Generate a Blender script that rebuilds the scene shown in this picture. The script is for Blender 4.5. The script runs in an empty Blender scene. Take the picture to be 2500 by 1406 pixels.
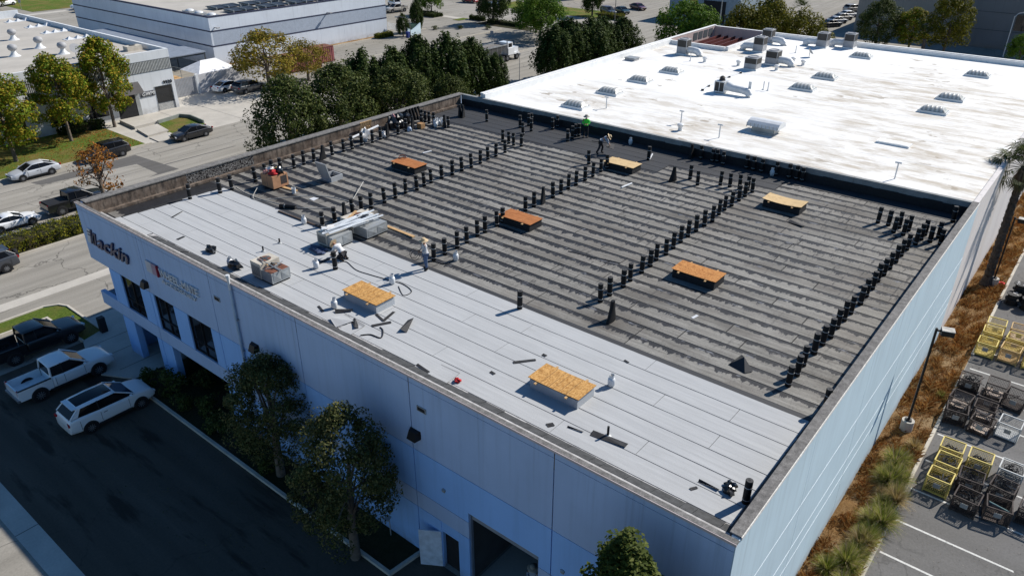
import bpy, math, random
import numpy as np
from math import sin, cos, pi, radians, sqrt, atan2, hypot
from mathutils import Vector, Matrix

scene = bpy.context.scene
C = scene.collection
rnd = random.Random(11)

# ------------------------------------------------------------------ camera
CAM = Vector((-16.43, -4.92, 26.65))
FWD = Vector((0.68367, 0.55470, -0.47424))
cd = bpy.data.cameras.new('camera'); cam = bpy.data.objects.new('camera', cd); C.objects.link(cam)
cam.location = CAM
cam.rotation_euler = FWD.to_track_quat('-Z', 'Y').to_euler()
cd.sensor_width = 36.0; cd.lens = 36.0 * 1849.0 / 2500.0
cd.clip_start = 0.5; cd.clip_end = 3000.0
scene.camera = cam

# ------------------------------------------------------------------ sky + sun
SUN_AZ = radians(-20.5); SUN_EL = radians(38.5)
sunv = Vector((cos(SUN_EL) * cos(SUN_AZ), cos(SUN_EL) * sin(SUN_AZ), sin(SUN_EL)))
world = bpy.data.worlds.new('World'); scene.world = world; world.use_nodes = True
wn = world.node_tree.nodes; wl = world.node_tree.links; wn.clear()
sky = wn.new('ShaderNodeTexSky'); sky.sky_type = 'NISHITA'; sky.sun_disc = False
sky.sun_elevation = SUN_EL; sky.sun_rotation = atan2(sunv.x, sunv.y)
sky.altitude = 50; sky.air_density = 1.0; sky.dust_density = 0.1; sky.ozone_density = 3.0
bg = wn.new('ShaderNodeBackground'); bg.inputs['Strength'].default_value = 0.082
wo = wn.new('ShaderNodeOutputWorld')
hs = wn.new('ShaderNodeHueSaturation'); hs.inputs['Saturation'].default_value = 1.22
wl.new(sky.outputs[0], hs.inputs['Color']); wl.new(hs.outputs[0], bg.inputs[0]); wl.new(bg.outputs[0], wo.inputs[0])
ld = bpy.data.lights.new('sun', 'SUN'); ld.energy = 5.0; ld.angle = radians(0.53); ld.color = (1.0, 0.95, 0.87)
sun = bpy.data.objects.new('sun', ld); C.objects.link(sun)
sun.rotation_euler = sunv.to_track_quat('Z', 'Y').to_euler(); sun.location = (60, -30, 60)
vs = scene.view_settings
vs.view_transform = 'Standard'; vs.look = 'None'; vs.gamma = 1.0; vs.use_curve_mapping = False
vs.exposure = 0.34

# ------------------------------------------------------------------ photo pixel -> world
RM = ((0.630056153, -0.368272259, 0.683670087), (-0.776549576, -0.298798956, 0.554698062), (0.0, -0.880394643, -0.474241787))
def ray(px, py):
    a = (px - 1250) / 1849.0; b = (py - 703) / 1849.0
    return Vector([r[0] * a + r[1] * b + r[2] for r in RM])
def at(px, py, z=0.0):
    d = ray(px, py); t = (z - CAM.z) / d.z
    p = CAM + d * t
    return (p.x, p.y)
def onx(px, py, X=0.0):
    d = ray(px, py); p = CAM + d * ((X - CAM.x) / d.x); return (p.y, p.z)

# ------------------------------------------------------------------ mesh builder
class MB:
    def __init__(s): s.v = []; s.f = []; s.m = []
    def poly(s, pts, mi=0):
        i = len(s.v); s.v.extend([tuple(p) for p in pts]); s.f.append(tuple(range(i, i + len(pts)))); s.m.append(mi)
    def bx(s, x0, x1, y0, y1, z0, z1, mi=0):
        i = len(s.v)
        s.v += [(x0, y0, z0), (x1, y0, z0), (x1, y1, z0), (x0, y1, z0), (x0, y0, z1), (x1, y0, z1), (x1, y1, z1), (x0, y1, z1)]
        for q in ((0, 3, 2, 1), (4, 5, 6, 7), (0, 1, 5, 4), (1, 2, 6, 5), (2, 3, 7, 6), (3, 0, 4, 7)):
            s.f.append(tuple(i + k for k in q)); s.m.append(mi)
        return s
    def box(s, c, d, mi=0, rz=0.0, rx=0.0, ry=0.0):
        M = Matrix.Translation(c) @ Matrix.Rotation(rz, 4, 'Z') @ Matrix.Rotation(ry, 4, 'Y') @ Matrix.Rotation(rx, 4, 'X')
        i = len(s.v)
        for z in (-.5, .5):
            for (x, y) in ((-.5, -.5), (.5, -.5), (.5, .5), (-.5, .5)):
                s.v.append(tuple(M @ Vector((x * d[0], y * d[1], z * d[2]))))
        for q in ((0, 3, 2, 1), (4, 5, 6, 7), (0, 1, 5, 4), (1, 2, 6, 5), (2, 3, 7, 6), (3, 0, 4, 7)):
            s.f.append(tuple(i + k for k in q)); s.m.append(mi)
        return s
    def cyl(s, p0, p1, r0, r1=None, n=10, mi=0, cap=True):
        if r1 is None: r1 = r0
        p0 = Vector(p0); p1 = Vector(p1); d = (p1 - p0).normalized()
        a = d.orthogonal().normalized(); b = d.cross(a)
        i = len(s.v)
        for (p, r) in ((p0, r0), (p1, r1)):
            for k in range(n):
                t = 2 * pi * k / n; s.v.append(tuple(p + a * (cos(t) * r) + b * (sin(t) * r)))
        for k in range(n):
            s.f.append((i + k, i + (k + 1) % n, i + n + (k + 1) % n, i + n + k)); s.m.append(mi)
        if cap:
            s.f.append(tuple(i + k for k in reversed(range(n)))); s.m.append(mi)
            s.f.append(tuple(i + n + k for k in range(n))); s.m.append(mi)
        return s
    def tube(s, pts, r, n=6, mi=0):
        pts = [Vector(p) for p in pts]; rings = []
        for k, p in enumerate(pts):
            d = (pts[min(k + 1, len(pts) - 1)] - pts[max(k - 1, 0)]).normalized()
            up = Vector((0, 0, 1)) if abs(d.z) < .9 else Vector((1, 0, 0))
            a = d.cross(up).normalized(); b = d.cross(a)
            rr = r[k] if isinstance(r, (list, tuple)) else r
            rings.append(len(s.v))
            for j in range(n):
                t = 2 * pi * j / n; s.v.append(tuple(p + a * (cos(t) * rr) + b * (sin(t) * rr)))
        for k in range(len(rings) - 1):
            for j in range(n):
                s.f.append((rings[k] + j, rings[k] + (j + 1) % n, rings[k + 1] + (j + 1) % n, rings[k + 1] + j)); s.m.append(mi)
        s.f.append(tuple(rings[0] + j for j in reversed(range(n)))); s.m.append(mi)
        s.f.append(tuple(rings[-1] + j for j in range(n))); s.m.append(mi)
        return s
    def lathe(s, prof, n=14, mi=0, c=(0, 0, 0)):
        base = len(s.v)
        for (r, z) in prof:
            for k in range(n):
                t = 2 * pi * k / n; s.v.append((c[0] + r * cos(t), c[1] + r * sin(t), c[2] + z))
        for i in range(len(prof) - 1):
            for k in range(n):
                a = base + i * n; s.f.append((a + k, a + (k + 1) % n, a + n + (k + 1) % n, a + n + k)); s.m.append(mi)
        s.f.append(tuple(base + k for k in reversed(range(n)))); s.m.append(mi)
        e = base + (len(prof) - 1) * n
        s.f.append(tuple(e + k for k in range(n))); s.m.append(mi)
        return s
    def prism(s, pts, z0, z1, mi=0):
        n = len(pts); i = len(s.v)
        s.v += [(p[0], p[1], z0) for p in pts] + [(p[0], p[1], z1) for p in pts]
        s.f.append(tuple(i + k for k in reversed(range(n)))); s.m.append(mi)
        s.f.append(tuple(i + n + k for k in range(n))); s.m.append(mi)
        for k in range(n):
            s.f.append((i + k, i + (k + 1) % n, i + n + (k + 1) % n, i + n + k)); s.m.append(mi)
        return s
    def mesh(s, name, mats, smooth=None):
        me = bpy.data.meshes.new(name); me.from_pydata(s.v, [], s.f)
        if not isinstance(mats, (list, tuple)): mats = [mats]
        for m in mats: me.materials.append(m)
        me.polygons.foreach_set('material_index', s.m)
        if smooth is not None:
            me.polygons.foreach_set('use_smooth', [True] * len(s.f)); me.set_sharp_from_angle(angle=radians(smooth))
        me.update(); return me
    def build(s, name, mats, parent=None, loc=None, rz=0.0, smooth=None, kind=None):
        return put(name, s.mesh(name, mats, smooth), parent, loc, rz, kind)

def put(name, data, parent=None, loc=None, rz=0.0, kind=None):
    o = bpy.data.objects.new(name, data); C.objects.link(o)
    if parent is not None: o.parent = parent
    if loc is not None: o.location = loc
    if rz: o.rotation_euler = (0, 0, rz)
    if kind: o['kind'] = kind
    return o
def tag(o, label, cat, group=None):
    o['label'] = label; o['category'] = cat
    if group: o['group'] = group
    return o
def thing(name, label, cat, loc=(0, 0, 0), rz=0.0, group=None):
    return tag(put(name, None, None, loc, rz), label, cat, group)
def struct(name, mb, m): return mb.build(name, m, kind='structure')
def copy_tree(o, parent=None):
    c = o.copy(); C.objects.link(c); c.parent = parent
    for ch in o.children: copy_tree(ch, c)
    return c
def dup(o, loc, rz=0.0, label=None, group=None, scale=None):
    c = copy_tree(o); c.location = loc; c.rotation_euler = (0, 0, rz)
    if label: c['label'] = label
    if group: c['group'] = group
    if scale: c.scale = (scale,) * 3 if not isinstance(scale, tuple) else scale
    return c

# ------------------------------------------------------------------ materials
class N:
    """small node-tree helper"""
    def __init__(s, name):
        s.m = bpy.data.materials.new(name); s.m.use_nodes = True
        s.t = s.m.node_tree; s.n = s.t.nodes; s.l = s.t.links
        s.b = s.n['Principled BSDF']
    def new(s, t, **kw):
        n = s.n.new(t)
        for k, v in kw.items(): setattr(n, k, v)
        return n
    def link(s, a, b): s.l.new(a, b)
    def pos(s): return s.new('ShaderNodeNewGeometry').outputs['Position']
    def obj(s): return s.new('ShaderNodeTexCoord').outputs['Object']
    def mapping(s, vec, scale=(1, 1, 1), loc=(0, 0, 0), rot=(0, 0, 0)):
        n = s.new('ShaderNodeMapping'); s.link(vec, n.inputs[0])
        n.inputs['Scale'].default_value = scale; n.inputs['Location'].default_value = loc; n.inputs['Rotation'].default_value = rot
        return n.outputs[0]
    def noise(s, vec, scale=1.0, detail=4.0, rough=.55):
        n = s.new('ShaderNodeTexNoise'); s.link(vec, n.inputs['Vector'])
        n.inputs['Scale'].default_value = scale; n.inputs['Detail'].default_value = detail; n.inputs['Roughness'].default_value = rough
        return n.outputs['Fac']
    def voro(s, vec, scale, feature='F1', out='Distance'):
        n = s.new('ShaderNodeTexVoronoi'); n.feature = feature; s.link(vec, n.inputs['Vector']); n.inputs['Scale'].default_value = scale
        return n.outputs[out]
    def ramp(s, fac, stops, interp='LINEAR'):
        n = s.new('ShaderNodeValToRGB'); e = n.color_ramp.elements; n.color_ramp.interpolation = interp
        while len(e) < len(stops): e.new(0.5)
        for i, (p, c) in enumerate(stops):
            e[i].position = p; e[i].color = (c, c, c, 1) if not isinstance(c, (tuple, list)) else (*c[:3], 1)
        s.link(fac, n.inputs[0]); return n.outputs[0]
    def mix(s, fac, a, b, mode='MIX'):
        n = s.new('ShaderNodeMix', data_type='RGBA', blend_type=mode)
        for (v, i) in ((fac, 0), (a, 6), (b, 7)):
            if isinstance(v, (int, float)): n.inputs[i].default_value = v if i == 0 else (v, v, v, 1)
            elif isinstance(v, (tuple, list)): n.inputs[i].default_value = (*v[:3], 1)
            else: s.link(v, n.inputs[i])
        return n.outputs[2]
    def math(s, op, a, b=0.0, clamp=False):
        n = s.new('ShaderNodeMath', operation=op, use_clamp=clamp)
        for (v, i) in ((a, 0), (b, 1)):
            if isinstance(v, (int, float)): n.inputs[i].default_value = v
            else: s.link(v, n.inputs[i])
        return n.outputs[0]
    def sep(s, vec):
        n = s.new('ShaderNodeSeparateXYZ'); s.link(vec, n.inputs[0]); return n.outputs
    def bump(s, h, strength=.3, dist=.02):
        n = s.new('ShaderNodeBump'); n.inputs['Strength'].default_value = strength; n.inputs['Distance'].default_value = dist
        s.link(h, n.inputs['Height']); s.link(n.outputs[0], s.b.inputs['Normal'])
    def color(s, c):
        if isinstance(c, (tuple, list)): s.b.inputs['Base Color'].default_value = (*c[:3], 1)
        else: s.link(c, s.b.inputs['Base Color'])
    def set(s, rough=None, metal=None, spec=None, coat=None):
        if rough is not None: s.b.inputs['Roughness'].default_value = rough
        if metal is not None: s.b.inputs['Metallic'].default_value = metal
        if spec is not None: s.b.inputs['Specular IOR Level'].default_value = spec
        if coat is not None: s.b.inputs['Coat Weight'].default_value = coat; s.b.inputs['Coat Roughness'].default_value = .04
        return s.m
def k(c, f): return tuple(max(0, min(1, v * f)) for v in c)
def mat(name, col, rough=.8, var=.15, sc=1.5, col2=None, bump=0.0, bsc=40, metal=0.0, spec=.35, coat=None, fine=0.0, fsc=30):
    q = N(name); p = q.pos()
    c = q.mix(q.ramp(q.noise(p, sc, 5), [(.3, 0.0), (.7, 1.0)]), k(col, 1 - var), col2 or k(col, 1 + var))
    if fine: c = q.mix(1.0, c, q.ramp(q.noise(p, fsc, 3), [(.25, 1 - fine), (.75, 1.0)]), 'MULTIPLY')
    q.color(c)
    if bump: q.bump(q.noise(p, bsc, 4), bump)
    return q.set(rough, metal, spec, coat)
def S(r, g, b):   # sRGB 0-255 -> linear
    f = lambda v: (v / 255 / 12.92) if v / 255 <= .04045 else ((v / 255 + .055) / 1.055) ** 2.4
    return (f(r), f(g), f(b))
# ---- surface materials
def asphalt(name, col, axis, crack=.75, wet=False, patch=.18):
    q = N(name); p = q.pos()
    st = q.mapping(p, (.05, 1.1, 1) if axis == 'x' else (1.1, .05, 1))
    c = q.mix(q.ramp(q.noise(st, 1.0, 5), [(.35, 0.0), (.68, 1.0)]), k(col, 1 - patch), k(col, 1 + patch))
    c = q.mix(q.ramp(q.noise(p, .09, 4), [(.35, .0), (.7, .55)]), c, k((col[0] * 1.0, col[1] * .97, col[2] * .9), .74))
    c = q.mix(1.0, c, q.ramp(q.noise(p, 9, 4, .7), [(.25, .78), (.75, 1.08)]), 'MULTIPLY')
    w = q.new('ShaderNodeVectorMath', operation='ADD')
    nz = q.new('ShaderNodeTexNoise'); q.link(p, nz.inputs[0]); nz.inputs['Scale'].default_value = .6; nz.inputs['Detail'].default_value = 5
    q.link(p, w.inputs[0]); q.link(q.mix(1.0, nz.outputs['Color'], (3, 3, 3), 'MULTIPLY'), w.inputs[1])
    e = q.voro(w.outputs[0], .16, 'DISTANCE_TO_EDGE')
    cr = q.math('MULTIPLY', q.ramp(e, [(.0, 1.0), (.012, 0.0)]), q.ramp(q.noise(p, .12, 2), [(.42, 0.0), (.55, crack)]))
    c = q.mix(cr, c, k(col, .22))
    if wet:
        s2 = q.mapping(p, (.9, .16, 1), rot=(0, 0, .5))
        wm = q.ramp(q.noise(s2, .8, 5, .6), [(.55, 0.0), (.63, .8)])
        c = q.mix(wm, c, k(col, .25))
    q.color(c); q.bump(q.noise(p, 55, 3), .25, .01)
    return q.set(.92, spec=.2)
M = {}
M['street'] = asphalt('street_asphalt', (.335, .315, .28), 'x')
M['lot'] = asphalt('lot_asphalt', (.30, .282, .25), 'x', .9)
M['shade_lot'] = asphalt('lot_asphalt_shaded', (.092, .078, .062), 'y', .3, wet=True)  # same lot asphalt, shadow darkness painted into the colour, plus wet streaks
M['yard'] = asphalt('yard_asphalt', (.165, .16, .158), 'y', .35, patch=.1)
M['new_asph'] = asphalt('patch_asphalt', (.135, .13, .125), 'x', .1)
M['concrete'] = mat('pale_concrete', (.47, .44, .39), .9, .12, .5, bump=.15, fine=.15, fsc=9)
M['curb'] = mat('kerb_concrete', (.52, .48, .41), .9, .14, 1.2, fine=.2)
M['paint'] = mat('road_paint', (.66, .65, .62), .8, .1, 3, fine=.35, fsc=14)
def grassmat(name, a, b, dry):
    q = N(name); p = q.pos()
    c = q.mix(q.ramp(q.noise(p, 6, 5, .7), [(.3, 0.0), (.7, 1.0)]), a, b)
    c = q.mix(q.ramp(q.noise(p, .35, 5), [(.45, 0.0), (.66, .85)]), c, dry)
    q.color(c); q.bump(q.noise(p, 22, 5, .8), .9, .08); return q.set(.95, spec=.1)
M['lawn'] = grassmat('lawn_grass', (.05, .09, .012), (.13, .17, .03), (.19, .14, .05))
M['soil'] = grassmat('planter_soil', (.022, .028, .012), (.05, .05, .025), (.06, .045, .03))
M['dirt'] = grassmat('dry_dirt', (.16, .085, .032), (.26, .155, .065), (.33, .24, .14))
M['mulch'] = mat('dark_mulch', (.05, .035, .028), .95, .4, 6)

# ---- ground
g = MB(); g.poly([(-260, -260, 0), (700, -260, 0), (700, 700, 0), (-260, 700, 0)]); struct('ground', g, M['lot'])
def sheet(name, m, pts, z=.004, kind='structure'):
    b = MB(); b.poly([(p[0], p[1], z) for p in pts]); return b.build(name, m, kind=kind)
def rect(x0, x1, y0, y1): return [(x0, y0), (x1, y0), (x1, y1), (x0, y1)]
sheet('street', M['street'], rect(-120, 420, 65.6, 80.3))
sheet('cross_street', M['street'], rect(112, 129, -150, 420), .008)
sheet('courtyard', M['shade_lot'], rect(-11.15, .0, -60, 43.4))  # darkened sheet covers the lot only where the warehouse shadow falls
sheet('yard', M['yard'], rect(-40, 111, -90, -2.2))
for i, pts in enumerate(([(75, 447), (330, 379), (437, 413), (362, 434), (385, 424), (334, 401), (100, 452)], [(150, 500), (300, 462), (330, 468), (170, 512)])):
    sheet('asphalt_patch', M['new_asph'], [at(*p) for p in pts], .008)
# seams running along the street
seam = mat('seam_tar', (.12, .115, .11), .9)
for yy, w in ((69.3, .16), (72.2, .3), (73.9, .12), (76.4, .2), (78.0, .12)):
    b = MB(); x = -60.0
    while x < 118:
        L = rnd.uniform(5, 13); a = yy + rnd.uniform(-.25, .25); c = yy + rnd.uniform(-.25, .25); h = w * rnd.uniform(.3, .8) / 2
        if rnd.random() < .7: b.poly([(x, a - h, .013), (x + L, c - h * .6, .013), (x + L, c + h * .6, .013), (x, a + h, .013)])
        x += L
    b.build('street_seam', seam, kind='structure')
sheet('concrete_gutter', M['concrete'], [(-60, 54.1), (-60, 53.0), (40, 50.9), (40, 52.1)])
b = MB(); b.poly([(-10.2, -20, .006), (-10.2, 70, .006), (-11.2, 70, .006), (-11.2, -20, .006)])
b.build('concrete_band', M['concrete'], kind='structure')
for yy in np.arange(-18, 44, 5.2):
    sheet('band_joint', seam, rect(-11.2, -10.2, yy, yy + .05), .010)
def curb(name, pts, w=.16, h=.14, m=None, z=0.0):
    """raised kerb along a polyline"""
    b = MB()
    for (a, c) in zip(pts[:-1], pts[1:]):
        a = Vector((*a, 0)); c = Vector((*c, 0)); d = (c - a).normalized(); nrm = Vector((-d.y, d.x, 0)) * w / 2
        a2 = a - d * w * .45; c2 = c + d * w * .45
        n0 = len(b.v)
        for q in (a2 - nrm, c2 - nrm, c2 + nrm, a2 + nrm): b.v.append((q.x, q.y, z - .05))
        for q in (a2 - nrm * .8, c2 - nrm * .8, c2 + nrm * .8, a2 + nrm * .8): b.v.append((q.x, q.y, z + h + rnd.uniform(0, .006)))
        for f in ((4, 5, 6, 7), (0, 1, 5, 4), (1, 2, 6, 5), (2, 3, 7, 6), (3, 0, 4, 7)): b.f.append(tuple(n0 + i for i in f)); b.m.append(0)
    return b.build(name, m or M['curb'], kind='structure')
curb('kerb', [(-60, 80.4), (23, 80.4)]); curb('kerb', [(46.5, 80.4), (110, 80.4)])
curb('kerb', [(-60, 65.4), (66, 65.4)]); curb('kerb', [(66, 65.4), (110, 65.4)])
# front lawn across the street
sheet('lawn', M['lawn'], rect(-40, 22.5, 80.5, 92.6), .05)
pts = [at(*p) for p in ((388, 303), (440, 287), (466, 289), (497, 302), (520, 318), (415, 328))]
sheet('lawn', M['lawn'], pts, .06)
curb('planter_wall', [at(388, 303), at(440, 287), at(466, 289), at(497, 302)], .2, .45, mat('dark_wall', (.2, .22, .2)))
sheet('driveway', M['concrete'], rect(22.5, 50, 80.4, 99))
for xx in (30.5, 35.5, 40.5): sheet('driveway_joint', seam, rect(xx, xx + .05, 80.6, 98), .010)
for (p0, p1, p2, p3, zz) in (((293, 300), (345, 290), (385, 303), (330, 317), .35), ((335, 320), (385, 307), (412, 322), (362, 336), .22), ((365, 338), (415, 325), (440, 338), (388, 348), .1)):
    b = MB(); b.prism([at(*p) for p in (p3, p2, p1, p0)], -.02, zz); b.build('entry_step', M['concrete'], kind='structure')
# hedge verge beside the street
sheet('verge', M['soil'], rect(-60, 40, 60.6, 65.3), .05)
curb('kerb', [(-60, 60.5), (40, 60.5)])
sheet('lawn', M['lawn'], rect(-60, 9.5, 63.9, 65.2), .06)
# lawn island beside the entrance
isl = [(-40, 50.9), (-1.2, 50.1), (-.35, 49.6), (-.05, 48.9), (-.05, 43.9), (-1.5, 43.4), (-1.7, 48.3), (-40, 48.9)]
sheet('lawn', M['lawn'], isl, .06)
curb('kerb', isl[:5], .18); curb('kerb', [isl[5], (-1.7, 48.3), (-40, 48.9)], .18)
curb('kerb', [(-1.7, 47.0), (-2.6, 47.05), (-2.6, 48.3)], .14, .16)
# entrance walk and planter
b = MB(); b.prism([(2.4, 36.5), (2.4, 46), (-.1, 46), (-.1, 43.8), (-1.5, 43.4), (-2.85, 39.2), (-1.5, 36.6)], -.05, .08)
b.build('entrance_walk', M['concrete'], kind='structure')
for yy in (38.2, 40.4, 42.3): sheet('walk_joint', seam, rect(-1.6, 2.2, yy, yy + .05), .086)
sheet('planter_bed', M['soil'], rect(-1.75, 0.2, 13.8, 36.8), .07)
sheet('planter_bed', M['soil'], rect(.2, 1.8, 28.2, 36.3), .074)
curb('kerb', [(-1.5, 36.9), (-1.8, 35.5), (-1.8, 13.8), (0, 13.6)], .2)
# planting strip and yard lines on the sunny side
b = MB(); nx = 120
for i in range(nx):
    for j in range(8):
        x0 = -12 + 95 * i / nx; x1 = -12 + 95 * (i + 1) / nx; y0 = -2.15 + 2.2 * j / 8; y1 = -2.15 + 2.2 * (j + 1) / 8
        hz = lambda x, y: .03 + .10 * (sin(x * 2.1 + y * 3) * sin(x * .7 - y * 2.2) + .9) * (1 if y > -2.1 else 0)
        b.poly([(x0, y0, hz(x0, y0)), (x1, y0, hz(x1, y0)), (x1, y1, hz(x1, y1)), (x0, y1, hz(x0, y1))])
b.build('planting_strip', M['dirt'], kind='structure', smooth=180)
curb('kerb', [(-12, -2.2), (30.5, -2.2)], .2, .12); curb('kerb', [(33.5, -2.2), (78, -2.2)], .2, .12)
for xx in (13.0, 15.5, 18.2, 20.9, 23.6, 26.3, 29.0, 31.7, 34.4, 37.1, 42.5):
    sheet('parking_line', M['paint'], [(xx - .06, -2.4), (xx + .06, -2.4), (xx + .05, -7.2 - rnd.uniform(0, .3)), (xx - .06, -7.3)], .009)
# ================================================================== main warehouse
T = 9.65; RZ = 8.75; LY = 42.2; WX = 34.0
def paintwall(name, col, dirt=.2):
    q = N(name); p = q.pos()
    st = q.mapping(p, (2.2, 2.2, .12))
    c = q.mix(q.ramp(q.noise(p, .35, 4), [(.3, 0.0), (.7, 1.0)]), k(col, .94), k(col, 1.05))
    c = q.mix(q.ramp(q.noise(st, 1.3, 5), [(.5, 0.0), (.8, dirt * 2)]), c, k(col, .72))
    zz = q.sep(p)[2]
    drip = q.math('MULTIPLY', q.ramp(q.noise(q.mapping(p, (3.2, 3.2, .07)), 1.0, 5, .7), [(.54, 0.0), (.70, 1.0)]), q.ramp(q.math('MULTIPLY', zz, .1), [(.55, 0.0), (.96, .42)]))
    c = q.mix(drip, c, k(col, .45))
    foot = q.math('MULTIPLY', q.ramp(q.noise(p, 1.4, 5, .7), [(.35, 0.0), (.65, 1.0)]), q.ramp(q.math('MULTIPLY', zz, .1), [(.0, .6), (.09, 0.0)]))
    c = q.mix(foot, c, (.16, .13, .10))
    q.color(c); q.bump(q.noise(p, 30, 3), .12, .01); return q.set(.85, spec=.25)
M['wall_blue_shaded'] = paintwall('paint_pale_blue_shaded', (.29, .50, .86))  # blue wall paint with the front's shade tone mixed into its colour
M['wall_grey'] = paintwall('paint_lavender_grey', (.39, .50, .70))
M['wall_side'] = paintwall('paint_pale_blue_sunlit', (.50, .62, .69))  # sunlit copy of the same blue wall paint, kept paler
M['wall_warm'] = paintwall('paint_warm_white', (.66, .62, .60))
M['core'] = mat('dark_joint', (.06, .07, .08), .9)
M['glass'] = mat('dark_glass', (.012, .014, .017), .06, .2, .5, spec=.6)
M['alu'] = mat('dark_bronze_frame', (.02, .02, .022), .4, metal=.4)
M['dark'] = mat('black_rubber', (.016, .016, .018), .75, .3, 5)
def conc_stain(name):
    q = N(name); p = q.pos()
    c = q.mix(q.ramp(q.noise(p, 1.6, 6, .65), [(.35, 0.0), (.7, 1.0)]), (.085, .062, .048), (.235, .19, .155))
    s2 = q.mapping(p, (3, 3, .5))
    c = q.mix(q.ramp(q.noise(s2, 1.5, 6, .7), [(.48, 0.0), (.62, .75)]), c, (.03, .027, .025))
    q.color(c); q.bump(q.noise(p, 25, 5, .7), .5, .02); return q.set(.95, spec=.15)
M['stained'] = conc_stain('stained_parapet')
def swirl(name):
    q = N(name); p = q.pos()
    d = q.noise(q.mapping(p, (1, 1, 1)), 2.4, 2)
    w = q.math('SINE', q.math('MULTIPLY', d, 60))
    c = q.mix(q.ramp(w, [(.1, 0.0), (.5, 1.0)]), (.022, .02, .02), (.22, .21, .2)); q.color(c); return q.set(.9, spec=.2)
M['swirl'] = swirl('tar_swirl')
M['coping'] = mat('coping_grit', (.21, .20, .19), .95, .35, 5, bump=.4, fine=.5, fsc=22)
M['flash'] = mat('old_flashing', (.44, .43, .42), .7, .3, 4)

wh = thing('warehouse', 'pale blue tilt-up warehouse with half re-roofed flat roof and row of workers', 'building', (0, 0, 0))
wall = MB(); mats_w = [M['core']]
# dark structural core behind the panels (leaves the entrance porch open)
core = MB()
core.bx(.29, WX - .05, .29, 7.0, -.3, RZ - .12); core.bx(.29, WX - .05, 10.8, 28.0, -.3, RZ - .12); core.bx(.29, WX - .05, 7.0, 10.8, 4.3, RZ - .12); core.bx(5.0, WX - .05, 7.0, 10.8, -.3, 4.3); core.bx(2.6, WX - .05, 28.0, 39.6, -.3, RZ - .12)
core.bx(.30, 2.6, 28.0, 39.6, 2.95, 3.55); core.bx(.55, 2.6, 28.0, 39.6, 3.55, 6.2); core.bx(.25, 2.6, 28.0, 41.9, 6.2, RZ - .12)
core.bx(2.6, WX - .05, 39.6, 41.9, 6.5, RZ - .12)
core.bx(2.55, 2.6, 28.0, 39.6, 0, 2.9)
core.build('core', M['core'], wh)
JY = [0.0, 6.55, 13.67, 20.86, 27.95, 35.05, LY]
BZ = [(-.2, 2.72, 'b'), (2.745, 3.63, 'g'), (3.655, 5.94, 'b'), (5.965, 9.29, 'g'), (9.31, T - .05, 'g')]
# openings on the shaded facade  (y0,y1) by band index
OPEN = {0: [(7.12, 10.69), (11.3, 12.3), (28.2, 33.9), (35.6, 38.35), (39.75, 60)], 1: [(7.12, 10.69)], 2: [(7.12, 10.69), (28.78, 31.1), (32.5, 34.65), (36.2, 38.5), (39.9, 60)]}
def cutspans(a, b, cuts):
    sp = [(a, b)]
    for (c, d) in cuts:
        n = []
        for (s, e) in sp:
            if d <= s or c >= e: n.append((s, e)); continue
            if c > s: n.append((s, c))
            if d < e: n.append((d, e))
        sp = n
    return sp
for bi, (z0, z1, cc) in enumerate(BZ):
    for i in range(6):
        ya, yb = JY[i] + .024, JY[i + 1] - .024
        z1b = z1
        for (s, e) in cutspans(ya, yb, OPEN.get(bi, [])):
            m = M['wall_grey'] if cc == 'g' else M['wall_blue_shaded']
            MB().bx(0, .28 if z1 < 9 else .15, s, e, z0, z1).build('wall_panel', m, wh)
# band 2 spandrel over the big door reaches 4.16, so close the strip between 3.655 and the head
# (head of the roller door)
def door():
    MB().bx(0, .28, 7.12, 10.69, 4.18, 5.94).build('wall_panel', M['wall_blue_shaded'], wh)
    dr = MB().bx(.10, .26, 7.14, 10.67, 4.12, 4.17).build('roller_door', M['dark'], wh); MB().bx(.3, 4.9, 7.12, 10.69, -.02, .01).build('floor_slab', M['concrete'], dr)
    h = MB()
    for i in range(5): h.bx(.16 - .0, .24, 7.12, 10.69, 3.78 + i * .066, 3.836 + i * .066)
    h.build('door_curtain', mat('door_steel', (.3, .31, .33), .5), dr)
    MB().bx(.08, .2, 7.1, 7.2, 0, 4.16).build('door_frame', mat('door_frame_steel', (.16, .2, .27), .6), dr); MB().bx(.08, .2, 10.62, 10.72, 0, 4.16).build('door_frame', bpy.data.materials['door_frame_steel'], dr)
door()
md = MB().bx(.24, .3, 11.3, 12.3, 0, 2.72).build('doorway', M['dark'], wh)
MB().bx(.03, .12, 11.25, 11.33, 0, 2.2).bx(.03, .12, 12.27, 12.33, 0, 2.2).bx(.02, .12, 11.2, 12.4, 2.15, 2.25).bx(.03, .2, 11.3, 12.3, 2.25, 2.72).build('door_frame', M['wall_blue_shaded'], md)
lf = MB(); lf.bx(-1.0, 0, -.025, .025, .02, 2.1)
leaf = lf.build('door_leaf', mat('door_paint', (.55, .6, .68), .6, .2, 3), md, (0.0, 12.32, 0), -radians(58))
MB().bx(-.75, -.3, .026, .032, .9, 1.6).bx(-.95, -.88, .026, .08, 1.0, 1.1).build('door_vent', M['core'], leaf)
# upper windows
for (a, b) in OPEN[2][1:4]:
    w = MB().bx(.13, .16, a, b, 3.6, 6.0).build('window', M['glass'], wh)
    fr = MB()
    for yy in (a + .03, (a + b) / 2, b - .03): fr.bx(.07, .14, yy - .035, yy + .035, 3.66, 5.96)
    for zz in (3.70, 4.35, 5.92): fr.bx(.075, .135, a, b, zz - .035, zz + .035)
    fr.build('window_frame', M['alu'], w)
    MB().bx(-.01, .3, a - .02, b + .02, 3.60, 3.652).build('sill', M['wall_grey'], w)
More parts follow.
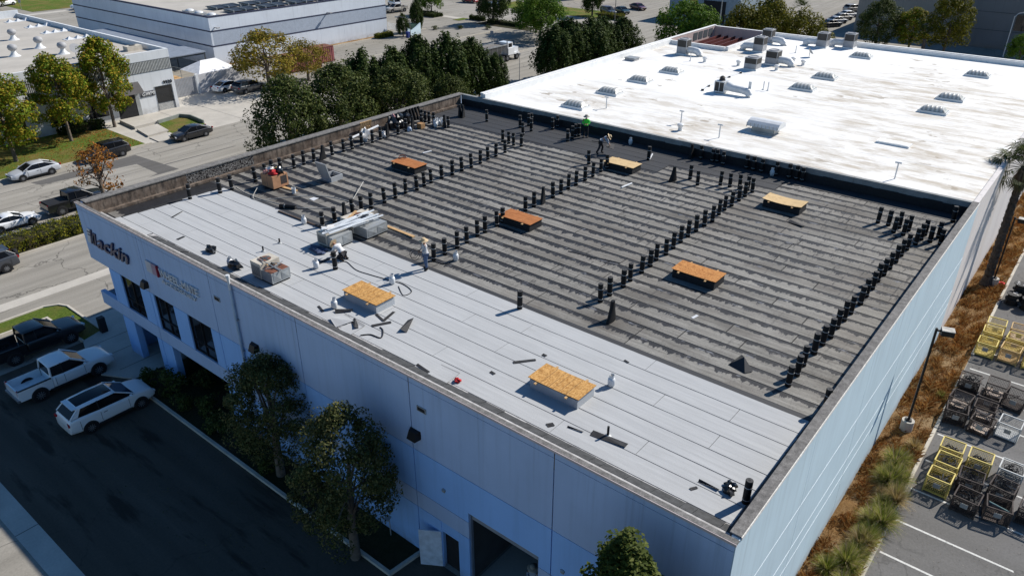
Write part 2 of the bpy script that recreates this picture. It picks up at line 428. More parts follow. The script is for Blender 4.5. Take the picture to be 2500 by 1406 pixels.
# porch back wall glazing
pg = MB().bx(2.50, 2.54, 28.3, 39.4, .1, 2.7).build('porch_glazing', M['glass'], wh)
fr = MB()
for yy in np.arange(28.3, 39.5, 1.58): fr.bx(2.44, 2.52, yy - .04, yy + .04, .1, 2.7)
fr.bx(2.445, 2.515, 28.3, 39.4, 1.0, 1.07); fr.build('window_frame', M['alu'], pg)
for (a, b) in ((33.9, 35.6), (38.35, 39.75)):
    MB().bx(.285, .38, a + .002, b - .002, -.1, 2.72).build('column', M['wall_blue_shaded'], wh)
MB().bx(.29, 2.6, 28.0, 39.9, 2.75, 2.94).build('porch_soffit', M['wall_blue_shaded'], wh)
# left end: overhanging upper volume and mid-height canopy
for i in range(5):
    xa, xb = .30 + i * 6.8, .27 + (i + 1) * 6.8
    MB().bx(xa, min(xb, WX), 41.9, LY - .002, 6.2, T - .06).build('wall_panel', M['wall_grey'], wh)
MB().bx(.30, WX, 39.62, 41.9, 6.0, 6.19).build('soffit', M['wall_grey'], wh)
MB().bx(.29, WX, 39.6, 39.88, 2.95, 6.0).bx(.76, WX, 39.6, 39.88, -.1, 2.72).build('wall_panel', M['wall_blue_shaded'], wh)
cn = MB().bx(.285, 1.0, 39.9, LY - .02, 2.75, 3.3).build('canopy', M['wall_grey'], wh)
MB().bx(.285, 1.6, 39.9, LY + .02, 3.30, 3.40).bx(.9, 1.6, 41.9, LY + .1, 2.9, 3.6).build('canopy_roof', mat('canopy_membrane', (.09, .13, .19), .6), cn)
# sunny side wall (y = 0), panels of 7 m with scored diagonal-looking reveals
for i in range(5):
    xa, xb = .012 + i * 6.8, (i + 1) * 6.8 - .012
    if i == 0: xa = .30
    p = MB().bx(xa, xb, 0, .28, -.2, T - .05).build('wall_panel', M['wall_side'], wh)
    for zz in (6.0, 3.7, 2.75):
        MB().bx(xa, xb, -.006, .0, zz - .02, zz + .02).build('score_line', mat('score_paint', (.78, .84, .88), .7) if 'score_paint' not in bpy.data.materials else bpy.data.materials['score_paint'], p)
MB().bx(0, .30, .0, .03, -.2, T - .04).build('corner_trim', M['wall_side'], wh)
# parapets: inner faces, copings
pp = MB().bx(.02, .16, .36, LY - .3, RZ, T - .03).build('parapet', M['stained'], wh)
MB().bx(-.02, .17, -.02, LY + .01, T - .03, T + .02).build('coping', M['coping'], wh)
MB().bx(-.05, -.02, -.02, LY + .01, T - .08, T + .015).build('drip_edge', mat('drip_metal', (.5, .42, .4), .6), wh)
MB().bx(.33, WX - .02, .0, .36, T - .03, T + .025).build('coping', M['coping'], wh)
MB().bx(.33, WX - .02, -.03, -.002, T - .10, T + .01).build('drip_edge', mat('flaking_paint', (.66, .64, .6), .8, .3, 12), wh)
MB().bx(.3, WX, .29, .33, RZ, T - .03).build('parapet', M['dark'], wh)
lp = [.3, 7.0]; 
xs = [.32, 6.85] + [6.85 + 1.02 * i for i in range(1, 6)] + [19.0, 26.5, 33.6]
for i in range(len(xs) - 1):
    m = M['swirl'] if 1 <= i <= 5 else M['stained']
    MB().bx(xs[i] + .01, xs[i + 1] - .01, 41.6, 41.88, RZ - .1, T - .03).build('parapet_panel', m, wh)
MB().bx(.33, WX + .02, 41.55, LY + .02, T - .03, T + .03).build('coping', M['coping'], wh)
MB().bx(.33, 33.5, 41.3, 41.58, RZ, RZ + .16).build('cant_strip', M['stained'], wh)
for i in range(6):
    ya = .34 + i * 6.9; yb = min(ya + 6.88, 41.55)
    MB().bx(33.72, 34.0, ya, yb, RZ, T + .02).build('parapet_panel', mat('grey_parapet', (.27, .28, .28), .9, .18, 2, fine=.25) if i == 0 else bpy.data.materials['grey_parapet'], wh)
MB().bx(33.62, 33.72, .34, 41.5, RZ, RZ + .52).build('upstand', M['dark'], wh)
b = MB(); y = .5
while y < 41.2:
    L = rnd.uniform(.4, 1.1); b.bx(33.63 - .006, 33.715, y, min(y + L, 41.4), RZ + .5, RZ + .52 + rnd.uniform(.01, .07)); y += L
b.build('upstand_edge', M['dark'], wh)

# ---- roof membrane: every sheet is a piece of its own
def capmat():
    q = N('white_cap_sheet'); o = q.obj(); p = q.pos()
    s1 = q.mapping(p, (9, .22, 1))
    col = (.428, .436, .442)
    c = q.mix(q.ramp(q.noise(s1, 1.0, 5, .6), [(.3, 0.0), (.72, 1.0)]), k(col, .90), k(col, 1.07))
    c = q.mix(q.ramp(q.noise(p, .5, 5), [(.4, 0.0), (.75, .5)]), c, k(col, .86))
    c = q.mix(1.0, c, q.ramp(q.noise(p, 45, 3), [(.3, .9), (.7, 1.03)]), 'MULTIPLY')
    c = q.mix(q.ramp(q.noise(p, 4.5, 6, .75), [(.70, 0.0), (.76, .35)]), c, (.2, .2, .2))
    ed = q.sep(o)[0]; bl = q.ramp(q.math('SUBTRACT', q.math('SUBTRACT', .957, ed), q.math('MULTIPLY', q.noise(q.mapping(p, (.5, 2.2, 1)), 1.0, 5, .7), .065)), [(.0, .4), (.012, 0.0)])
    c = q.mix(bl, c, (.06, .06, .065))
    tk = q.ramp(q.noise(q.mapping(p, (1.6, .5, 1), rot=(0, 0, .3)), 1.0, 6, .7), [(.60, 0.0), (.78, .35)])
    c = q.mix(tk, c, (.27, .265, .255))
    q.color(c); q.bump(q.noise(q.mapping(p, (1, .35, 1)), 3.0, 5), .35, .03); return q.set(.9, spec=.2)
M['cap'] = capmat()
def feltmat(W):
    q = N('weathered_felt'); o = q.obj(); p = q.pos()
    sx, sy, sz = q.sep(o); px_, py_, pz_ = q.sep(p)
    e = q.math('SUBTRACT', W, sx)                       # distance to the far lap
    left = q.math('MULTIPLY', py_, 1 / 42.0, True)
    base = q.mix(q.ramp(q.noise(q.mapping(p, (7, .5, 1)), 1.0, 6, .65), [(.3, 0.0), (.72, 1.0)]), (.165, .158, .145), (.325, .312, .285))
    base = q.mix(q.ramp(q.noise(p, .22, 4), [(.42, 0.0), (.72, .6)]), base, (.14, .122, .105))
    base = q.mix(q.ramp(q.noise(p, 14, 5, .8), [(.54, 0.0), (.66, .75)]), base, (.07, .068, .065))
    oi = q.new('ShaderNodeObjectInfo').outputs['Random']
    base = q.mix(1.0, base, q.ramp(oi, [(0.0, .78), (.5, .90), (1.0, 1.04)]), 'MULTIPLY')
    base = q.mix(q.ramp(q.noise(q.mapping(p, (.5, .16, 1)), 1.0, 5, .6), [(.52, 0.0), (.68, .62)]), base, (.075, .066, .058))
    lobes = q.noise(q.mapping(p, (.55, 2.6, 0)), 1.0, 6, .75)
    broad = q.noise(q.mapping(p, (.6, .22, 0)), 1.0, 3, .5)
    fing = q.noise(q.mapping(p, (1.2, 9, 1)), 1.0, 4, .6)
    reach = q.math('ADD', q.math('ADD', .07, q.math('MULTIPLY', left, .09)), q.math('ADD', q.math('MULTIPLY', q.math('SUBTRACT', lobes, .40, True), q.math('MULTIPLY', q.math('SUBTRACT', broad, .22, True), 4.2)), q.math('MULTIPLY', q.math('MULTIPLY', q.math('POWER', fing, 2.0), left), .55)))
    d = q.math('SUBTRACT', e, reach)
    stain = q.ramp(d, [(.0, 1.0), (.03, .88), (.07, 0.0)])
    c = q.mix(stain, base, q.mix(q.noise(p, 3, 4), (.010, .010, .011), (.028, .028, .032)))
    tide = q.ramp(d, [(.025, 0.0), (.045, 1.0), (.075, 0.0)])
    rl = q.math('SUBTRACT', 1.0, left)
    c = q.mix(q.math('MULTIPLY', tide, q.math('MULTIPLY', rl, .55)), c, (.05, .05, .06))
    glint = q.math('MULTIPLY', q.ramp(q.noise(q.mapping(p, (4, 1.3, 1)), 1.0, 5), [(.60, 0.0), (.66, 1.0)]), q.math('MULTIPLY', stain, rl))
    c = q.mix(q.math('MULTIPLY', glint, .6), c, (.25, .26, .29))
    smear = q.math('MULTIPLY', q.ramp(q.noise(q.mapping(p, (.9, 6, 1)), 1.0, 4), [(.58, 0.0), (.66, .8)]), q.ramp(q.noise(p, .16, 2), [(.44, 0.0), (.54, 1.0)]))
    c = q.mix(smear, c, (.04, .04, .042))
    q.color(c); q.bump(q.noise(p, 30, 5, .7), .45, .02)
    r = q.math('SUBTRACT', .9, q.math('MULTIPLY', stain, .3)); q.link(r, q.b.inputs['Roughness'])
    return q.set(spec=.3)
FW = .93
M['felt'] = feltmat(FW)
def blackfelt():
    q = N('new_base_sheet'); p = q.pos()
    c = q.mix(q.ramp(q.noise(q.mapping(p, (8, .3, 1)), 1.0, 5), [(.3, 0.0), (.7, 1.0)]), (.026, .027, .030), (.046, .047, .051))
    q.color(c); q.bump(q.noise(p, 50, 3), .2, .01); return q.set(.7, spec=.35)
M['base'] = blackfelt()
M['under'] = mat('under_membrane', (.02, .02, .022), .9)
roof = MB().bx(.3, 33.7, .33, 41.6, RZ - .2, RZ - .022).build('roof', M['under'], wh)
def sheetpiece(name, m, x0, x1, y0, y1, z, lift=.008, shared={}):
    b = MB(); w = x1 - x0; L = y1 - y0
    n = max(1, int(L / 1.6)); xsn = 3
    for i in range(n + 1):
        for j in range(xsn + 1):
            zz = rnd.uniform(-.0035, .0035) + lift * (1 - j / xsn)
            b.v.append((w * j / xsn, L * i / n, zz))
    nv = xsn + 1
    for i in range(n):
        for j in range(xsn): b.f.append((i * nv + j, i * nv + j + 1, (i + 1) * nv + j + 1, (i + 1) * nv + j)); b.m.append(0)
    # skirt on the near lap edge and the ends
    for (path) in ([i * nv for i in range(n + 1)], list(range(nv)), [n * nv + j for j in range(nv)]):
        for (a, c) in zip(path[:-1], path[1:]):
            va, vb = b.v[a], b.v[c]; i0 = len(b.v)
            b.v += [(va[0], va[1], -.02), (vb[0], vb[1], -.02)]; b.f.append((a, c, i0 + 1, i0)); b.m.append(0)
    return b.build(name, m, roof, (x0, y0, z))
def row(name, m, x0, x1, ya, yb, z, pieces, gap=.02, lift=.008):
    y = ya
    for L in pieces:
        if y >= yb - .3: break
        e = min(y + L, yb); sheetpiece(name, m, x0, x1, y, e - gap, z, lift); y = e
CW = .957
for i in range(7):
    x0 = 1.53 + i * CW; L0 = rnd.uniform(2, 9)
    top = 39.9 - .1 * i + (0 if i < 4 else .3)
    row('cap_sheet', M['cap'], x0, x0 + CW - .02, .62 + rnd.uniform(0, .08), top, RZ + .004, [L0] + [10.0] * 5, .02)
# first course beside the near kerb starts behind the flashing tabs
row('cap_sheet', M['cap'], .98, 1.51, 36.3, 40.1, RZ + .002, [10])
MB().bx(8.22, 8.52, .6, 41.3, RZ - .015, RZ + .001).build('base_sheet', M['base'], roof)
nrow = 0; x0 = 8.50
while x0 < 32.4:
    x1 = min(x0 + FW, 32.5); L0 = rnd.uniform(1.5, 9.5)
    black = x0 > 28.1
    if not black:
        row('felt_sheet', M['felt'], x0, x1 - .012, .55, 41.25, RZ - .01 + rnd.uniform(-.002, .002), [L0] + [rnd.choice((9.8, 9.8, 9.8, 5.5)) for _ in range(8)], .055, .014)
    else:
        yb0 = 18.9 if x0 < 30 else 11.2
        if x0 > 31.8: yb0 = .6
        row('felt_sheet', M['felt'], x0, x1 - .012, .55, yb0, RZ - .01, [L0, 9.8, 9.8], .055, .014)
        row('base_sheet', M['base'], x0, x1 - .012, yb0 + .02, 41.25, RZ - .004, [L0 + 2, 10, 10, 10, 10], .016, .008)
    x0 += FW
row('base_sheet', M['base'], 32.5, 33.62, .6, 41.4, RZ - .002, [6, 10, 10, 10, 10], .016)
row('felt_sheet', M['felt'], 1.3, 8.4, 40.15, 41.3, RZ - .012, [2])
# dark flashing tabs along the near kerb, some silver laps left open
y = .45; tabm = mat('flashing_tab', (.055, .056, .058), .85, .35, 4, fine=.3)
while y < 35.6:
    L = rnd.choice((.95, 1.0, 1.05, .45)); gap = .012 if rnd.random() < .84 else .11
    w = 1.46 + rnd.uniform(-.03, .05)
    b = MB(); b.poly([(0, 0, .22), (w - .95, 0, .01), (w - .95, L - gap, .01), (0, L - gap, .22)])
    b.poly([(w - .95, 0, .01), (w - .95, 0, -.02), (w - .95, L - gap, -.02), (w - .95, L - gap, .01)])
    b.build('flashing_tab', tabm, roof, (.95, y, RZ)); y += L
MB().bx(.17, .95, .45, 41.2, RZ - .02, RZ + .21).bx(.95, 1.52, .45, 36.2, RZ - .02, RZ - .004).build('flashing_bed', M['flash'], roof)
y = .9
while y < 9.0:
    L = rnd.uniform(.7, 1.2)
    b = MB(); b.poly([(y, .34, RZ + .2), (y, .72, RZ + .012), (y + L - .03, .70 + rnd.uniform(-.05, .05), RZ + .012), (y + L - .03, .34, RZ + .2)]); b.build('flashing_tab', tabm, roof); y += L
# ================================================================== things on the main roof
M['roll'] = mat('bitumen_roll', (.010, .010, .011), .6, .3, 6, spec=.22)
M['rollend'] = mat('bitumen_roll_end', (.05, .05, .052), .8, .3, 12)
M['strap'] = mat('roll_strap', (.45, .45, .44), .5)
M['wht'] = mat('white_enamel', (.62, .63, .64), .45, .1, 3, coat=.2)
M['brass'] = mat('valve_steel', (.35, .33, .3), .4, metal=.6)
M['wood'] = mat('raw_lumber', (.52, .33, .16), .8, .2, 4, fine=.2)
M['galv'] = mat('galvanised_steel', (.34, .355, .36), .5, .2, 1.5, metal=.35)
M['cream'] = mat('cream_enamel', (.55, .50, .42), .7, .16, 2, fine=.15)
M['rust'] = mat('rusty_steel', (.16, .065, .04), .9, .4, 4)
M['canvas'] = mat('tan_enamel', (.42, .22, .12), .7, .15, 2)

# -- felt rolls
RH, RR = 1.0, .128
rb = MB(); rb.lathe([(RR * .97, 0), (RR, .015), (RR, RH - .012), (RR * .95, RH), (.05, RH - .004), (.045, RH - .06)], 18)
roll_me = rb.mesh('roll_body', M['roll'], 40)
re_me = MB().lathe([(.052, RH - .02), (.115, RH + .003), (.118, RH + .002)], 16).mesh('roll_end', M['rollend'])
co_me = MB().lathe([(.012, RH - .01), (.044, RH + .0045), (.045, RH + .004)], 10).mesh('core_tube', M['dark'])
st1 = MB().lathe([(RR + .001, .70), (RR + .004, .702), (RR + .004, .728), (RR + .001, .73)], 18).mesh('strap', M['strap'], 40)
st2 = MB().lathe([(RR + .001, .17), (RR + .004, .172), (RR + .004, .192), (RR + .001, .195)], 18).mesh('strap', M['strap'], 40)
# loosened roll: tapered skirt of felt unwinding at the foot
lo = MB(); prof = [(.0, .30), (.25, .25), (.5, .19), (.75, .145), (1.0, .118)]
for (z, r) in prof:
    for j in range(20):
        t = 2 * pi * j / 20; e = 1 + .9 * max(0, cos(t)) * (1 - z) ; lo.v.append((r * cos(t) * e, r * sin(t) * .55 * (1 + .5 * z), z * RH))
for i in range(4):
    for j in range(20): lo.f.append((i * 20 + j, i * 20 + (j + 1) % 20, i * 20 + 20 + (j + 1) % 20, i * 20 + 20 + j)); lo.m.append(0)
lo.f.append(tuple(80 + j for j in range(20))); lo.m.append(0); lo.f.append(tuple(reversed(range(20)))); lo.m.append(0)
loose_me = lo.mesh('roll_body', M['roll'], 60)
def roll(px, py, label, group, kind='r', z=RZ):
    x, y = at(px, py, z + RH)
    x = min(x, 33.45); y = min(y, 41.1)
    t = thing('felt_roll' if kind == 'r' else 'loose_felt_roll', label, 'roll', (x, y, z - .002), rnd.uniform(0, 6.28) if kind == 'r' else pi + rnd.uniform(-.3, .9), group)
    if kind == 'r':
        s = (rnd.uniform(.95, 1.06),) * 2 + (rnd.uniform(.95, 1.05),); t.scale = s
        t.rotation_euler.x = rnd.uniform(-.03, .03); t.rotation_euler.y = rnd.uniform(-.03, .03)
        put('roll_body', roll_me, t); put('roll_end', re_me, t); put('core_tube', co_me, t); put('strap', st1, t); put('strap', st2, t)
    else: put('roll_body', loose_me, t)
    return t
def rolls(pts, label, group):
    for p in pts: roll(p[0], p[1], label, group)
ROW1 = [(531, 436), (560, 428), (618.5, 408.5), (644, 399.5), (660, 392), (681, 385), (714, 378), (738, 369.5), (763, 362), (808, 346.5), (836, 339), (857, 333), (881, 324), (907, 318), (926.6, 310.6)]
ROW2 = [(783, 516), (813.5, 504.5), (858, 486.5), (879, 478), (903, 470.6), (936, 458), (963, 447), (988, 436), (1016, 428.4), (1034, 419), (1051, 412), (1077, 401), (1103, 392.6), (1126.6, 383.6), (1150, 375.4), (1172, 366.5), (1191, 357), (1210.4, 350)]
ROW2E = [(1233, 341), (1254, 324), (1272.6, 326.5), (1242, 320), (1227, 316)]
ROW3 = [(1484, 379), (1468.5, 386), (1449, 397), (1430, 406), (1407.6, 417), (1388.6, 426), (1370.5, 437), (1351, 446), (1304, 468), (1283, 478), (1227, 505), (1213, 513.7), (1183.6, 528.5), (1165, 537), (1139, 552.6), (1115, 565), (1084.5, 580), (1057, 594)]
ROW4 = [(1842, 434), (1829.6, 430), (1810, 427), (1824, 444), (1809, 454.5), (1791, 466), (1774, 476), (1760, 487), (1744, 503), (1724.5, 513), (1704, 526), (1684, 538), (1666, 552), (1648, 566), (1630, 581), (1606, 594), (1591, 608), (1570, 623.5), (1542, 642.4), (1525, 657), (1491, 677), (1468.5, 692)]
ROW5 = [(2224, 570), (2210.6, 584), (2197.5, 599), (2183, 614), (2168, 628.6), (2153, 644), (2140, 662), (2125, 679.5), (2111, 698), (2087.4, 720), (2071, 737), (2054, 754), (2038, 777), (2018, 794), (1998, 815), (1971, 843), (1955, 866.6), (1934, 891)]
ROW5E = [(2152, 506), (2178, 512), (2205, 518.5), (2191, 529), (2228, 525), (2215, 535), (2268.6, 535), (2259, 546), (2245.5, 557.5), (2281, 551.6), (2302, 541), (2306, 558)]
FARP = [(1714, 356.7), (1742.4, 363), (1763, 359), (1769, 370)]
FARQ = [(1827.5, 378.5), (1843, 383), (1863, 387), (1898.5, 395), (1936, 398), (1955, 401), (1971, 403)]
rolls(ROW1, 'black felt roll standing in the row beside the stained parapet', 'felt rolls along the stained parapet')
rolls(ROW2, 'black felt roll in the row running up from the plank-laden air conditioners', 'felt rolls in the row from the twin air conditioners')
rolls(ROW2E, 'black felt roll in the bunch where the air-conditioner row meets black sheeting', 'bunched felt rolls at the end of the air-conditioner row')
rolls(ROW3, 'black felt roll in the row between the standing hose worker and bending worker', 'felt rolls in the row behind the hose worker')
rolls(ROW4, 'black felt roll in the row running past the orange-topped skylight cover', 'felt rolls in the row past the orange cover')
rolls(ROW5, 'black felt roll in the long row nearest the pale blue side wall', 'felt rolls along the side wall')
rolls(ROW5E, 'black felt roll in the bunch by the corner of the far and side parapets', 'bunched felt rolls by the roof corner')
rolls(FARP, 'black felt roll set against the far parapet beside a flared loose roll', 'felt rolls against the far parapet')
rolls(FARQ, 'black felt roll against the far parapet on either side of a white gas bottle', 'felt rolls at the far parapet gas bottle')
rolls([(1688.6, 403), (1707, 417), (1763, 417), (1786.5, 421.5)], 'black felt roll standing apart between the pale plywood cover and row of rolls', 'scattered felt rolls near the pale cover')
rolls([(1277, 300), (1270, 283), (1291, 278.6), (1298, 277), (1297, 291), (1349.5, 287), (1361, 282)], 'black felt roll on the new black sheeting below the far parapet', 'felt rolls on the black sheeting')
rolls([(1386.6, 314.5), (1398, 309), (1405, 304), (1414, 303)], 'black felt roll in the tight cluster at the feet of the green-shirted worker', 'felt rolls beside the green-shirted worker')
rolls([(970, 299), (990, 291), (1028, 277), (1030, 267.6), (1037, 270), (1046, 273), (1058, 275.6), (1094, 283)], 'black felt roll among the stores of gas bottles and bags', 'felt rolls in the stores corner')
roll(456.5, 450, 'lone black felt roll on white sheeting beside the stained parapet', None)
roll(1269, 708, 'lone black felt roll standing at the white sheet edge', None)
roll(1831, 1169.6, 'lone black felt roll on white sheeting in the near roof corner', None)
roll(2026.6, 951, 'black felt roll tight against the side parapet at the white sheet edge', None)
roll(814, 615, 'black felt roll standing in front of the kneeling worker', None)
roll(1586, 358, 'lone black felt roll beyond the pale plywood cover', None)
roll(1439, 368, 'lone black felt roll beside the bending worker', None)
roll(2337, 504, 'black felt roll alone in the far roof corner', None)
roll(1188, 268.4, 'lone black felt roll on black sheeting near the far corner', None)
for (px, py, lb) in ((838, 495, 'flared loose felt roll behind the plank-laden air conditioners'), (786, 355, 'flared loose felt roll in the parapet row'), (1326.4, 456.6, 'flared loose felt roll beyond the rust-brown skylight cover'),
                     (1647.7, 406.6, 'flared loose felt roll between the pale covers'), (1691, 352, 'flared loose felt roll against the far parapet'), (1496.7, 734, 'flared loose felt roll standing apart near the white sheet edge'),
                     (1122, 256, 'narrow flared felt roll at the far corner of black sheeting'), (1130, 257, 'wide flared felt roll at the far corner of black sheeting'), (1084, 281, 'flared felt roll beside the gas bottle stores'), (1006, 285, 'fat flared felt roll among the stores'), (944, 303, 'fat dark felt bundle at the foot of the rubbish bags')):
    roll(px, py, lb, None, 'l')

# -- boarded-over skylights
def osb(name, a, b2, flake=True):
    q = N(name); p = q.obj()
    v = q.new('ShaderNodeTexVoronoi'); q.link(q.mapping(p, (14, 26, 1), rot=(0, 0, .6)), v.inputs[0]); v.inputs['Scale'].default_value = 1.0
    c = q.mix(q.sep(v.outputs['Color'])[0], a, b2) if flake else q.mix(q.ramp(q.noise(q.mapping(p, (30, 2, 1)), 1.0, 5), [(.3, 0.0), (.7, 1.0)]), a, b2)
    c = q.mix(q.ramp(q.noise(p, 3, 5), [(.5, 0.0), (.75, .5)]), c, k(a, .5))
    q.color(c); return q.set(.85, spec=.2)
M['osb'] = osb('strand_board', (.36, .17, .045), (.62, .36, .13))
M['ply'] = osb('pale_plywood', (.52, .36, .18), (.64, .47, .26), False)
M['plyrust'] = osb('weathered_plywood', (.27, .085, .025), (.46, .19, .07), False)
M['plyorange'] = osb('orange_plywood', (.34, .13, .035), (.56, .27, .09))
def cover(px, py, board, curbm, label, warp=0.0, rz=0.0, lines=True):
    x, y = at(px, py, RZ + .5)
    t = thing('skylight_cover', label, 'skylight cover', (x, y, RZ - .01), rz)
    MB().bx(-.58, .58, -1.15, 1.15, 0, .42).build('kerb_box', curbm, t)
    bt = MB(); n = 8
    for i in range(n + 1):
        yy = -1.22 + 2.44 * i / n; zz = .47 + warp * ((yy / 1.22) ** 2)
        bt.v += [(-.62, yy, zz), (.62, yy, zz), (.62, yy, zz + .02), (-.62, yy, zz + .02)]
    for i in range(n):
        a = i * 4
        for (u, v) in ((0, 1), (1, 2), (2, 3), (3, 0)): bt.f.append((a + u, a + v, a + 4 + v, a + 4 + u)); bt.m.append(0)
    bt.f.append((0, 3, 2, 1)); bt.m.append(0); bt.f.append((n * 4, n * 4 + 1, n * 4 + 2, n * 4 + 3)); bt.m.append(0)
    bd = bt.build('board', board, t)
    for yy in (-.75, .72): MB().bx(-.78, .78, yy, yy + .09, .42, .468).build('batten', M['wood'], t)
    if lines:
        for yy in (-.61, .0, .2, .61, -.3): MB().bx(-.6, .6, yy, yy + .012, .4905 + warp * (yy / 1.22) ** 2, .4925 + warp * (yy / 1.22) ** 2).build('chalk_line', M['dark'], bd)
    return t
capk = mat('cap_kerb', (.40, .42, .44), .9, .1)
cover(900, 714, M['osb'], capk, 'strand-board skylight cover on white sheeting near the cluttered air conditioner', .02)
cover(1372, 930, M['osb'], capk, 'strand-board skylight cover on white sheeting beside a white gas bottle', .03)
cover(998, 396, M['plyrust'], M['dark'], 'rust-brown plywood skylight cover with black clutter on top', lines=False)
cover(1270, 528, M['plyrust'], M['dark'], 'rust-brown plywood skylight cover between two felt rolls', lines=False)
cover(1520, 396, M['ply'], M['dark'], 'pale plywood skylight cover at the bending worker', lines=False)
cover(1917, 490, M['ply'], M['dark'], 'pale warped plywood skylight cover near the far parapet', .08, lines=False)
cover(1706, 661, M['plyorange'], M['dark'], 'orange strand-board skylight cover on grey felt', .02, lines=False)
x, y = at(983, 384, RZ + .52)
MB().tube([(x + .25 * cos(a) * (1 + .2 * sin(3 * a)), y + .3 * sin(a), RZ + .53 + .05 * sin(2 * a)) for a in np.linspace(0, 9, 26)], .035, 5).build('clutter_coil', M['rust'])
tag(bpy.data.objects['clutter_coil'], 'dark rusty coil lying on the rust-brown skylight cover', 'coil')

# -- gas bottles
def gas_mesh():
    b = MB(); b.lathe([(.10, 0), (.105, .04), (.13, .06), (.152, .10), (.155, .30), (.14, .37), (.09, .42), (.04, .435)], 18); return b.mesh('tank', M['wht'], 50)
gme = gas_mesh()
gcol = MB(); 
for j in range(14):
    t0 = 2 * pi * j / 16 + .4; t1 = 2 * pi * (j + 1) / 16 + .4
    gcol.poly([(.10 * cos(t0), .10 * sin(t0), .41), (.10 * cos(t1), .10 * sin(t1), .41), (.105 * cos(t1), .105 * sin(t1), .55), (.105 * cos(t0), .105 * sin(t0), .55)])
gcm = gcol.mesh('collar', M['wht'])
gvm = MB().cyl((0, 0, .42), (0, 0, .5), .025, .02, 8).cyl((0, 0, .5), (.06, 0, .51), .02, .02, 6).mesh('valve', M['brass'])
gfm = MB().lathe([(.12, -.002), (.12, .03), (.115, .03)], 14).mesh('foot_ring', M['galv'])
def gas(px, py, label, group=None, xy=None):
    x, y = xy or at(px, py, RZ)
    t = thing('gas_bottle', label, 'gas bottle', (x, y, RZ - .002), rnd.uniform(0, 6), group)
    put('tank', gme, t); put('collar', gcm, t); put('valve', gvm, t); put('foot_ring', gfm, t); return t
gas(1492, 942, 'white gas bottle beside the strand-board cover with no hose'); gas(1113, 636, 'white gas bottle on grey felt behind the standing hose worker')
gas(773, 655, 'white gas bottle between the kneeling worker and cluttered air conditioner'); gas(958, 693, 'white gas bottle with long black hose on white sheeting')
gas(563, 650, 'white gas bottle beside a black rubbish bag'); gas(817, 752, 'white gas bottle with black felt scraps at its foot')
gas(743, 547, 'white gas bottle on bare felt near the white sheet edge'); gas(0, 0, 'blue-banded white gas bottle against the far parapet', xy=(33.15, 23.6))
gas(0, 0, 'white gas bottle in the shadow of the far parapet', xy=(33.25, 12.4))
for i, (dx, dy) in enumerate(((0, 0), (.33, .05), (.15, .32), (.5, -.25), (-.3, -.2), (.75, .1), (.45, .38))):
    gas(0, 0, 'white gas bottle in the huddle beside the cardboard box', 'huddle of gas bottles', xy=(27.3 + dx, 39.5 + dy - .9))

# -- air conditioning units on the main roof
def hvac(name, label, x0, x1, y0, y1, split, hi, lo_, topm, lowm, fan=True, z=RZ, kerb=True):
    t = thing(name, label, 'air conditioner', (x0, y0, z - .01)); W = x1 - x0; L = y1 - y0
    if kerb: MB().bx(.06, W - .06, .06, L - .06, 0, .14).build('kerb', M['dark'], t)
    a = MB().bx(0, W, split, L, .12, hi).build('condenser', topm, t)
    bb = MB().bx(.03, W - .03, 0, split - .003, .12, lo_).build('duct_box', M['galv'], t)
    MB().bx(.05, W - .05, .03, split - .03, lo_, lo_ + .012).build('lid', lowm, bb)
    for i in range(2):
        xx = .1 + i * (W - .2) / 2
        MB().poly  # panels with folded cross-break
        pb = MB(); xa, xb = xx + .02, xx + (W - .2) / 2 - .02; zc = (.12 + lo_) / 2
        pb.v += [(xa, -.012, .2), (xb, -.012, .2), (xb, -.012, lo_ - .08), (xa, -.012, lo_ - .08), ((xa + xb) / 2, -.05, zc)]
        for q in ((0, 1, 4), (1, 2, 4), (2, 3, 4), (3, 0, 4)): pb.f.append(q); pb.m.append(0)
        pb.build('side_panel', M['galv'], bb)
    lv = MB()
    for i in range(7): lv.bx(-.012, .01, split + .1, L - .1, .25 + i * (hi - .4) / 7, .25 + i * (hi - .4) / 7 + .03)
    lv.build('louvre', M['core'], a, kind='stuff')
    if fan:
        cy = (split + L) / 2; r = min(W, L - split) * .38
        f = MB().lathe([(r * .9, hi - .03), (r, hi + .012), (r * 1.08, hi + .02), (r * 1.08, hi)], 20, c=(W / 2, cy, 0)).build('fan_ring', topm, a)
        MB().lathe([(.02, hi + .004), (r * .98, hi + .006), (r * .98, hi + .002)], 20, c=(W / 2, cy, 0)).build('fan_opening', M['rust'], a)
        fb = MB()
        for j in range(4): fb.box((W / 2 + cos(j * pi / 2) * r * .5, cy + sin(j * pi / 2) * r * .5, hi + .01), (r * .9, .14, .012), 0, j * pi / 2, .25)
        fb.build('fan_blade', M['core'], a, kind='stuff')
    return t
hvac('air_conditioner', 'cream air conditioner with rusty low lid and tools heaped on it', 1.95, 3.1, 25.4, 27.1, .85, .95, .68, M['cream'], M['rust'])
hvac('air_conditioner', 'cream air conditioner with long metal trim stacked across it behind kneeling worker', 6.5, 7.95, 26.3, 27.6, .45, .85, .72, M['cream'], M['galv'])
hvac('air_conditioner', 'galvanised air conditioner with a cream lid at the far end of stacked trim', 8.6, 10.2, 25.9, 28.1, 1.1, .85, .66, M['cream'], M['galv'])
